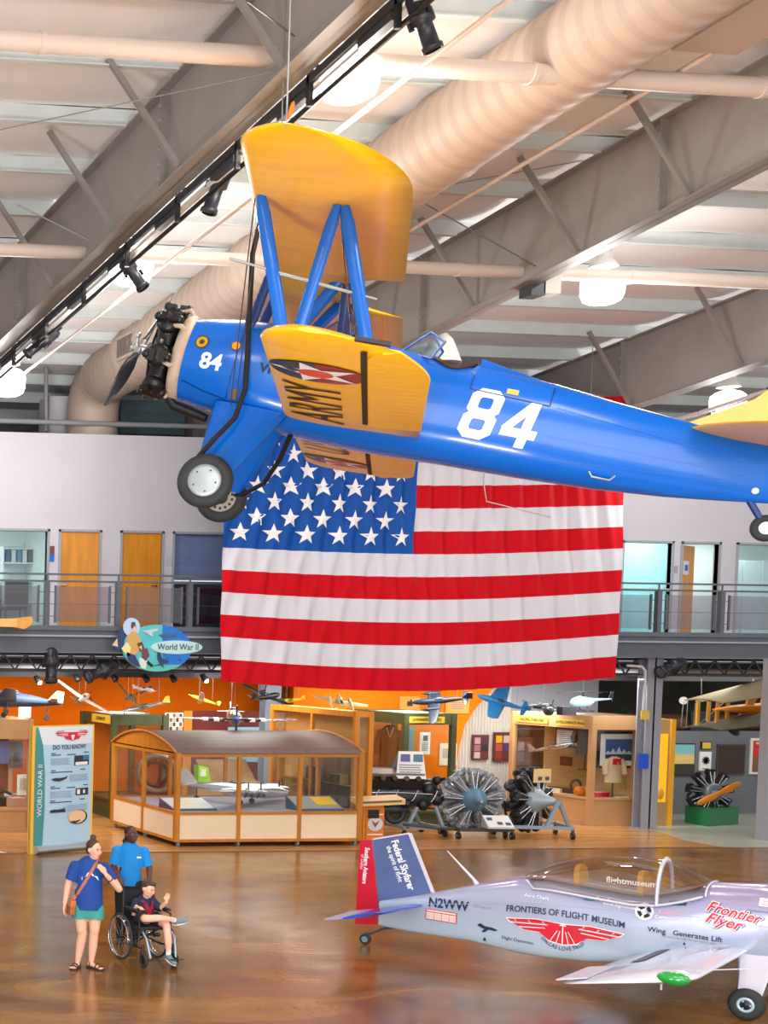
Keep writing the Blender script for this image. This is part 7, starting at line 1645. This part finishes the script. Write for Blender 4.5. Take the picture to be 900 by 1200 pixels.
h = Blob(); h.ell(F(0, .025, .045), (.08*.93, .09*.93, .085*.93), R); h.ell(F(.01, -.05, .095), (.055, .035, .022), R); h.ell(F(0, .06, -.02), (.062, .05, .055), R); h.build('hair', bo, mat('hair_chestnut', (62, 42, 32), .6, noise=(40, .25)), .008, 3)
NV = mat('shirt_navy', (22, 34, 62), .8); RS = mat('shirt_red', (196, 26, 34), .8); h = Blob(); h.chain([(0, .05, .76), (0, .055, .66), (0, .045, .57)], [.115, .118, .124], ((0, 1, 0), .78)); h.cone((-.11, .05, .785), (.11, .05, .785), .045, .045)
h.chain([(-.12, .05, .775), (-.165, .025, .66)], [.053, .056]); h.chain([(.12, .05, .775), (.18, .01, .695)], [.053, .056]); bs = h.build('shirt', bo, NV, .009, 9)
for k, (pts, m) in enumerate((([(-.1, .58), (.1, .58), (.11, .7), (.05, .72), (-.1, .68)], RS), ([(-.09, .8), (-.055, .81), (.06, .67), (.05, .63), (.02, .63)], mat('scarf_crimson', (150, 20, 50), .8)), ([(.09, .8), (.055, .81), (.03, .7), (.06, .66), (.09, .7)], mat('scarf_crimson', (150, 20, 50), .8)))):
    c = B(m); n = len(pts); ctr = (sum(p[0] for p in pts)/n, sum(p[1] for p in pts)/n); fine = []
    for i in range(n):
        for q in range(4): fine.append((pts[i][0]+(pts[(i+1) % n][0]-pts[i][0])*q/4, pts[i][1]+(pts[(i+1) % n][1]-pts[i][1])*q/4))
    P = on_mesh(bs, [(p[0], -1, p[1]) for p in fine] + [(ctr[0], -1, ctr[1])], (0, 1, 0), .006+.003*k); c.add(P, [(i, (i+1) % len(fine), len(fine)) for i in range(len(fine))]); c.build('red_panel' if k == 0 else 'scarf', bs)
h = Blob(); h.chain([(.08, .02, .56), (.1, -.2, .56)], [.082, .07]); h.chain([(-.08, .02, .565), (-.15, -.2, .61)], [.082, .068]); h.build('shorts', bo, mat('shorts_dark', (34, 38, 52), .8), .009)
SHG = mat('shoe_grey_blue', (112, 130, 140), .7); SOL = mat('shoe_sole_white', (226, 226, 222), .6); SOK = mat('sock_white', (226, 224, 226), .8)
for nm, a, d, up in (('l', V((.085, -.42, .19)), V((.12, -.9, -.3)), V((0, -.3, .9))), ('r', V((.16, -.40, .62)), V((.85, -.35, .28)), V((-.1, -.5, .85)))):
    d.normalize(); s_ = d.cross(up).normalized(); up = s_.cross(d)
    base = a - up*.045
    if nm == 'l': c0 = V((.088, -.415, .25)); c1 = a
    else: c0 = V((.09, -.38, .628)); c1 = a
    c = Blob(); c.cone(c0, c1 - up*.01, .033, .034); c.build('sock', bo, SOK, .008)
    R3 = Matrix((d, s_, up)).transposed(); h = Blob(); h.ell(base + d*.02, (.06, .038, .045), R3); h.ell(base + d*.09 - up*.008, (.085, .041, .034), R3); h.ell(base + d*.13 - up*.012, (.05, .042, .028), R3); sh_ = h.build('shoe', bo, SHG, .007)
    c = Blob(); c.ell(base + d*.07 - up*.036, (.112, .043, .016), R3); c.build('sole', sh_, SOL, .007)
# ================================================================== model aircraft hung around the exhibits
def spline(keys, t):
    for a, c in zip(keys, keys[1:]):
        if a[0] <= t <= c[0]:
            k = (t-a[0])/(c[0]-a[0]); return a[1]+(c[1]-a[1])*k
    return keys[-1][1]
def flatwing(c, xle, ctip, croot, span, z, dih, sweep, m, y0=0.0, th=.12, m_tip=None, bands=()):
    """a pair of tapered wings: x forward, y left"""
    for s in (-1, 1):
        R = []; st = [y0] + [y0+(span/2-y0)*q for q in (.25, .5, .75, .93, 1)]
        for y in st:
            q = y/(span/2); ch = (croot+(ctip-croot)*q)*(1 if q < .95 else .55); xl = xle - sweep*q - (0 if q < .95 else ch*.2)
            R.append([V((xl-ch*(.5-.5*math.cos(2*PI*i/10)), s*y, z+dih*q + th*ch*.5*math.sin(2*PI*i/10))) for i in range(10)])
        c.loft(R, m)
def model(name, label, M, L, span, cf, cw, r=.09, prof=None, wx=.62, wz=-.3, croot=.24, ctip=.12, dih=.04, sweep=.03, tail=.36, fin=.16, engines=(), nose=True, ct=None, belly=None, canopy=.55, blades=3, boom=0.0, spinner=None, gear=False, stripes=False, wires=True, group='model aircraft over the exhibits', pr=.16, finm=None, gh=.16):
    """L length; x forward with the tail at x = -L/2"""
    t = thing(name, label, 'model airplane', M, group)
    m = cf; c = B(m); prof = prof or [(0, .12), (.12, .3), (.35, .75), (.6, 1), (.8, 1), (.93, .72), (1, .25)]
    R = [[V((-L/2+L*q, r*k*math.cos(2*PI*i/14), r*k*1.1*math.sin(2*PI*i/14) + (.02*L*(1-q) if q < .5 else 0))) for i in range(14)] for q, k in prof]
    if not boom: c.loft(R)
    else: c.loft([[V((L*.02+L*.42*q, r*k*math.cos(2*PI*i/12), r*k*1.1*math.sin(2*PI*i/12))) for i in range(12)] for q, k in ((0, .2), (.3, .9), (.6, 1), (.9, .6), (1, .15))])
    if belly: 
        k = len(c.f); c.loft([[p*1.01 - V((0, 0, .004)) for p in ring[7:14]] for ring in R], belly, False, True, False)
    c.build('fuselage', t)
    if boom:
        for s in (-1, 1): c = B(m); c.tube([(-L*.46, s*boom, 0), (-L*.1, s*boom, 0), (L*.1, s*boom, 0), (L*.3, s*boom, 0), (L*.38, s*boom, 0)], [r*.25, r*.4, r*.6, r*.6, r*.25], 10); c.build('tail_boom', t)
    c = B(cw); flatwing(c, -L/2+L*wx+croot*L*.5, ctip*L, croot*L, span, wz*r, dih*L, sweep*L, cw); w_ = c.build('wing', t)
    if stripes:
        for s in (-1, 1):
            for k in range(4):
                c = B(WTX if k % 2 else INK); y0_ = span*(.1+.045*k); q = y0_/(span/2); ch = croot*L+(ctip-croot)*L*q; xl = -L/2+L*wx+croot*L*.5-sweep*L*q; zz = wz*r+dih*L*q
                c.box((xl-ch*.5, s*y0_, zz), (ch*1.04, span*.045, ch*.15)); c.build('wing_stripe', w_)
    c = B(ct or m); flatwing(c, -L/2+L*.17, L*.06, L*.12, L*tail, .03*L, 0, .02*L, ct or m); c.build('tailplane', t)
    for y in ((-boom, boom) if boom else (0,)): c = B(finm or ct or m); c.prism([(-L/2, y-.006, .0), (-L/2+L*.18, y-.006, .03*L), (-L/2+L*.07, y-.006, L*fin), (-L/2-L*.01, y-.006, L*fin*.96)], (0, .012, 0)); c.build('fin', t)
    if canopy: c = B(mat('model_canopy', (60, 72, 84), .1)); c.sph((-L/2+L*canopy, 0, r*.95), (L*.09, r*.55, r*.5), 10, 6); c.build('canopy', t)
    ep = [(y*span/2, x) for y, x in engines]
    for y, x in ep:
        c = B(m); c.tube([(-L/2+L*(x-.16), y, wz*r*.6+dih*L*abs(y)/(span/2)), (-L/2+L*(x-.05), y, wz*r*.6+dih*L*abs(y)/(span/2)), (-L/2+L*(x+.06), y, wz*r*.6+dih*L*abs(y)/(span/2))], [r*.25, r*.6, r*.55], 12); n_ = c.build('engine_nacelle', t)
    props = [(-L/2+L*(x+.075), y, wz*r*.6+dih*L*abs(y)/(span/2)) for y, x in ep] + ([(L/2+.01, 0, 0)] if nose else [])
    for p in props:
        p = V(p); c = B(BLACKM)
        for k in range(blades):
            a = 2*PI*k/blades+PI/2; d = V((0, math.cos(a), math.sin(a))); q = V((0, -math.sin(a), math.cos(a)))
            c.loft([[p+d*(pr*L*f)+q*(w*L*math.cos(2*PI*i/8))+V((.004, 0, 0))*math.sin(2*PI*i/8) for i in range(8)] for f, w in ((.1, .006), (.5, .015), (.85, .013), (1, .003))])
        c.lathe([(r*.35, -.02*L), (r*.3, .02*L), (r*.12, .06*L), (0, .07*L)], p, (1, 0, 0), 12, spinner or m); c.build('propeller', t)
        if spinner and blades == 4:
            c = B(mat('tip_yellow', (236, 200, 40), .5))
            for k in range(blades): a = 2*PI*k/blades+PI/2; c.sph(p+V((0, math.cos(a), math.sin(a)))*pr*L*.96, .02, 6, 4)
            c.build('blade_tip', t)
    if gear:
        for x, y in ((.12, -.18), (.12, .18), (-.34, 0)): c = B(DARKM); c.cyl((x*L, y*span/2, -.02), (x*L, y*span/2, -gh*L*.9), .015); c.cyl((x*L, y*span/2-.02, -gh*L), (x*L, y*span/2+.02, -gh*L), .06, m=RUB, seg=16); c.build('landing_gear', t)
    if wires:
        c = B(CABLE); iv = M.inverted()
        for x in (-.25, .2): p = M @ V((x*L, 0, r*.5)); c.cyl(iv @ p, iv @ V((p.x, p.y, 3.7)), .004, seg=4)
        c.build('hanging_wire', t)
    return t
def att(px, py, Y, yaw, pitch=0.0, roll=0.0):                        # yaw 0 = nose to +X; pitch nose up; roll left wing up
    return Matrix.Translation(onY(px, py, Y)) @ Euler((0, 0, yaw)).to_matrix().to_4x4() @ Euler((0, -pitch, 0)).to_matrix().to_4x4() @ Euler((roll, 0, 0)).to_matrix().to_4x4()
def MC(n, c, ro=.4): return mat('model_'+n, c, ro, noise=(6, .15))
BG_ = MC('blue_grey', (58, 78, 106), .6); WOODM = MC('wood', (196, 150, 92)); PINKW = MC('pinkish_white', (226, 206, 196)); OLV = MC('olive', (70, 76, 52)); BLKG = MC('black', (24, 24, 26)); YLW = MC('yellow', (232, 196, 50)); SLV = mat('model_silver', (206, 206, 210), .25, .8); TANM = MC('cream_tan', (226, 206, 150)); DBL = MC('dark_blue_grey', (36, 44, 58)); BLM = MC('bright_blue', (50, 126, 190)); GRN_ = MC('dark_green', (46, 60, 56)); PALE = MC('pale_blue_grey', (150, 176, 196))
model('bomber_model', 'blue-grey twin-engine bomber model standing on the left tan case', att(20, 821, 31.2, PI-.2, .1, .25), 2.0, 1.9, BG_, MC('bomber_wing', (60, 80, 108)), .16, engines=((-.3, .72), (.3, .72)), nose=False, ct=WOODM, belly=MC('dark_belly', (40, 50, 66)), gear=True, wires=False, finm=TANM)
c = B(PAPER); p = onY(29, 836, 31.0); c.bb((p.x-.14, 31.0, p.z-.1), (p.x+.14, 31.02, p.z+.14)); solo(c, 'display_card', 'white card on top of the left tan case under the bomber model', 'card')
model('fighter_model', 'pinkish-white monoplane model with dark green wing near the banner', att(96, 819, 32.2, .9, .15, .55), 1.05, 1.5, PINKW, PINKW, .07, ct=OLV, finm=OLV, group='model aircraft over the exhibits')
model('fighter_model', 'dark silhouette fighter model banking against the orange wall', att(152, 818, 33.5, .9, .1, .8), .85, 1.1, OLV, OLV, .055)
model('fighter_model', 'small pale fighter model nearest the olive green case, above the yellow-tailed one', att(168, 808, 32.6, -.9, -.1, .3), .55, .6, PINKW, DBL, .045)
model('fighter_model', 'silver model with bright yellow tail above the olive green case', att(173, 828, 32.2, PI-.15, -.18, .1), 1.05, .9, SLV, SLV, .055, ct=YLW, finm=YLW)
model('fighter_model', 'thin yellow and pink propeller model left of the striped fighter', att(240, 821, 33.0, PI-.5, .35, .35), .7, .95, YLW, PINKW, .04)
model('striped_fighter_model', 'silver fighter model with blue nose and black-white wing stripes facing out above the long case', att(273, 839, 30.4, -1.95, -.05, 0), 1.6, 2.55, SLV, SLV, .15, blades=4, spinner=MC('spinner_blue', (28, 84, 200)), stripes=True, pr=.2, croot=.26, ctip=.12, dih=.03, wz=-.5)
model('bomber_model', 'black twin-engine model silhouetted below the flag', att(311, 817, 32.5, .5, .1, .35), 1.15, 1.5, BLKG, BLKG, .07, engines=((-.35, .72), (.35, .72)), nose=False)
model('fighter_model', 'yellow trainer model right of the black twin', att(342, 821, 33.0, PI-.2, -.1, .2), .62, .7, YLW, YLW, .05)
model('twin_boom_model', 'cream twin-boom model hanging nose up beside the grey column', att(400, 826, 31.4, 1.25, .5, .2), 1.0, 1.25, TANM, TANM, .06, boom=.24, engines=(), nose=False, finm=TANM)
model('bomber_model', 'dark blue-grey bomber model above the olive green uniform case', att(518, 821, 31.0, 2.5, -.1, -.75), 1.25, 1.5, DBL, DBL, .075, ct=DBL, engines=((-.35, .7), (.35, .7)), nose=False)
model('jet_model', 'bright blue fighter model before the white corrugated wall', att(590, 824, 31.6, 2.5, .3, -.95), 1.15, 1.0, BLM, BLM, .075, nose=False, ct=BLM, sweep=.1, croot=.34, ctip=.2)
model('fighter_model', 'dark fighter model above the left end of the tan corner case', att(630, 828, 32.0, .25, .05, .2), .95, 1.1, DBL, DBL, .06)
model('fighter_model', 'dark green model standing on top of the tan corner case', att(641, 833, 31.7, -2.0, 0, 0), .75, .7, GRN_, GRN_, .1, wires=False, nose=False)
t = thing('helicopter_model', 'pale blue helicopter model above the tan corner case', 'model helicopter', att(685, 823, 31.6, PI+.1, 0, 0), 'model aircraft over the exhibits')
c = B(PALE); c.loft([[V((x, r*math.cos(2*PI*i/12), z+r*1.2*math.sin(2*PI*i/12))) for i in range(12)] for x, r, z in ((-.75, .015, .08), (-.3, .03, .06), (-.1, .1, 0), (.15, .13, 0), (.32, .1, -.02), (.4, .02, -.04))]); c.build('fuselage', t)
c = B(DBL); c.cyl((.05, 0, .12), (.05, 0, .24), .02); c.bar((-.75, -.1, .24), (.85, .12, .24), .05, .008); c.bar((-.05, -.6, .24), (.15, .6, .24), .05, .008); c.build('rotor', t)
c = B(DBL); c.prism([(-.78, -.005, .05), (-.66, -.005, .06), (-.74, -.005, .26), (-.82, -.005, .26)], (0, .01, 0)); c.bar((-.76, .02, .02), (-.76, .02, .2), .02, .02); c.build('tail_rotor', t)
c = B(DBL); 
for s in (-1, 1): c.cyl((-.15, s*.13, -.2), (.3, s*.13, -.2), .014); c.cyl((0, s*.13, -.2), (0, s*.08, -.08), .01); c.cyl((.2, s*.13, -.2), (.2, s*.08, -.08), .01)
c.build('landing_skid', t)
c = B(CABLE); M = t.matrix_world if False else WM[t.name]; c.cyl((.05, 0, .24), (.05, 0, 2.0), .004, seg=4); c.build('hanging_wire', t)
c = B(DARKM); p = onY(664, 832, 31.4); c.bb((p.x-.18, 31.3, p.z-.12), (p.x+.18, 31.5, p.z+.08)); solo(c, 'model_stand', 'small black box on top of the tan corner case', 'box')
# the silver bomber in the long case
model('silver_bomber_model', 'large polished silver four-engine bomber model inside the long glass case', Matrix.Translation(V((15.2, 29.75, zp+.32))) @ Euler((0, -.02, -.95)).to_matrix().to_4x4(), 2.5, 2.9, SLV, SLV, .14, engines=((-.28, .76), (.28, .76), (-.52, .72), (.52, .72)), nose=False, gear=True, wires=False, group='model aircraft over the exhibits', wz=-.2, croot=.2, gh=.1, pr=.085)
# silver model in the tan corner case
t = model('fighter_model', 'silver model plane hanging inside the tan corner case', Matrix.Translation(incase(645, 877, -.35)) @ Euler((0, -.25, rzc+.1)).to_matrix().to_4x4(), 1.25, .5, SLV, SLV, .06, nose=True, wires=False)
# the big strut-braced biplane replica at the right edge
t = thing('wire_braced_biplane', 'olive fabric biplane replica with yellow struts hanging at the right edge', 'airplane', onY(880, 815, 31.0))
def rp(px, py, Y): return onY(px, py, Y)
FAB = mat('fabric_olive_tan', (146, 134, 104), .7, noise=(1.5, .12)); FABD = mat('fabric_dark', (84, 82, 64), .7, noise=(1.5, .15)); OST = mat('strut_yellow', (214, 160, 56), .5)
def sheet(P, m, nm, th=.03):
    c = B(m); n = 12; rows = []
    for i in range(n+1):
        q = i/n; a = P[0].lerp(P[1], q); e = P[3].lerp(P[2], q); rows.append([a.lerp(e, j/6) + V((0, 0, .06*math.sin(PI*j/6))) for j in range(7)] + [a.lerp(e, 1-j/6) + V((0, 0, .06*math.sin(PI*(1-j/6))-th)) for j in range(7)])
    c.loft(rows, m, True, True); return c.build(nm, t, True)
U = [rp(802, 820, 31.3), rp(925, 787, 29.7), rp(925, 812, 28.9), rp(848, 823, 30.3)]
up_ = sheet(U, FAB, 'upper_wing')
Lw = [rp(799, 852, 31.3), rp(925, 828, 29.7), rp(925, 846, 28.9), rp(846, 855, 30.3)]
lw_ = sheet(Lw, FABD, 'lower_wing')
c = B(WTX); cc_ = rp(836, 816.5, 30.75)
for r, m in ((.34, WTX), (.25, mat('roundel_maroon', (150, 40, 40), .5)), (.12, mat('roundel_navy', (40, 54, 110), .5))): c.face([cc_ + (U[1]-U[0]).normalized()*r*1.0*math.cos(2*PI*k/20) + (U[3]-U[0]).normalized()*r*.6*math.sin(2*PI*k/20) + V((0, 0, -.015-.01*(.34-r))) for k in range(20)], m)
c.build('roundel', up_)
for a, e in (((818.5, 821), (817, 850)), ((831, 822), (829.5, 846)), ((841.5, 823), (839, 852)), ((853.5, 820), (851.5, 847)), ((897, 815), (893, 842))):
    c = B(OST); c.bar(rp(*a, 30.6), rp(*e, 30.6), .07, .05, None, (0, 1, 0)); c.build('strut', t, True)
c = B(CABLE)
for a, e in (((801, 822), (798, 852)), ((806, 822), (804, 852)), ((815, 824), (813, 850)), ((820, 848), (850, 822)), ((885, 784), (880, 812)), ((822, 784), (822, 818))): c.cyl(rp(*a, 31.0), rp(*e, 31.0), .008, seg=5)
c.build('rigging_wire', t, True)
c = B(mat('orange_varnish', (236, 138, 22), .4, noise=(3, .12))); R = []
for px, py, h in ((836, 831.5, .02), (856, 830.5, .07), (876, 831, .12), (900, 832, .17), (935, 833, .2)): o = rp(px, py, 30.4); R.append([o + V((0, .35*math.cos(2*PI*i/14)*min(1, h*6), h*math.sin(2*PI*i/14))) for i in range(14)])
c.loft(R); c.build('fuselage', t, True)
c = B(OST); 
for a, e in (((876, 828), (880, 812)), ((879, 826), (884, 818)), ((894, 824), (900, 806))): c.bar(rp(*a, 30.4), rp(*e, 30.4), .1, .06, None, (0, 1, 0))
c.build('cabane_strut', t, True)
c = B(RUB)
for px, py in ((857, 853), (874, 845)): c.torus(rp(px, py, 30.6), (.4, -.6, .6), .16, .06)
c.cyl(rp(857, 853, 30.6), rp(874, 845, 30.6), .03); c.build('wheel', t, True)
c = B(mat('roundel_light', (210, 210, 206), .5)); c.cyl(rp(801, 821, 31.35), rp(801, 821, 31.4), .09, seg=16); c.build('end_disc', t, True)
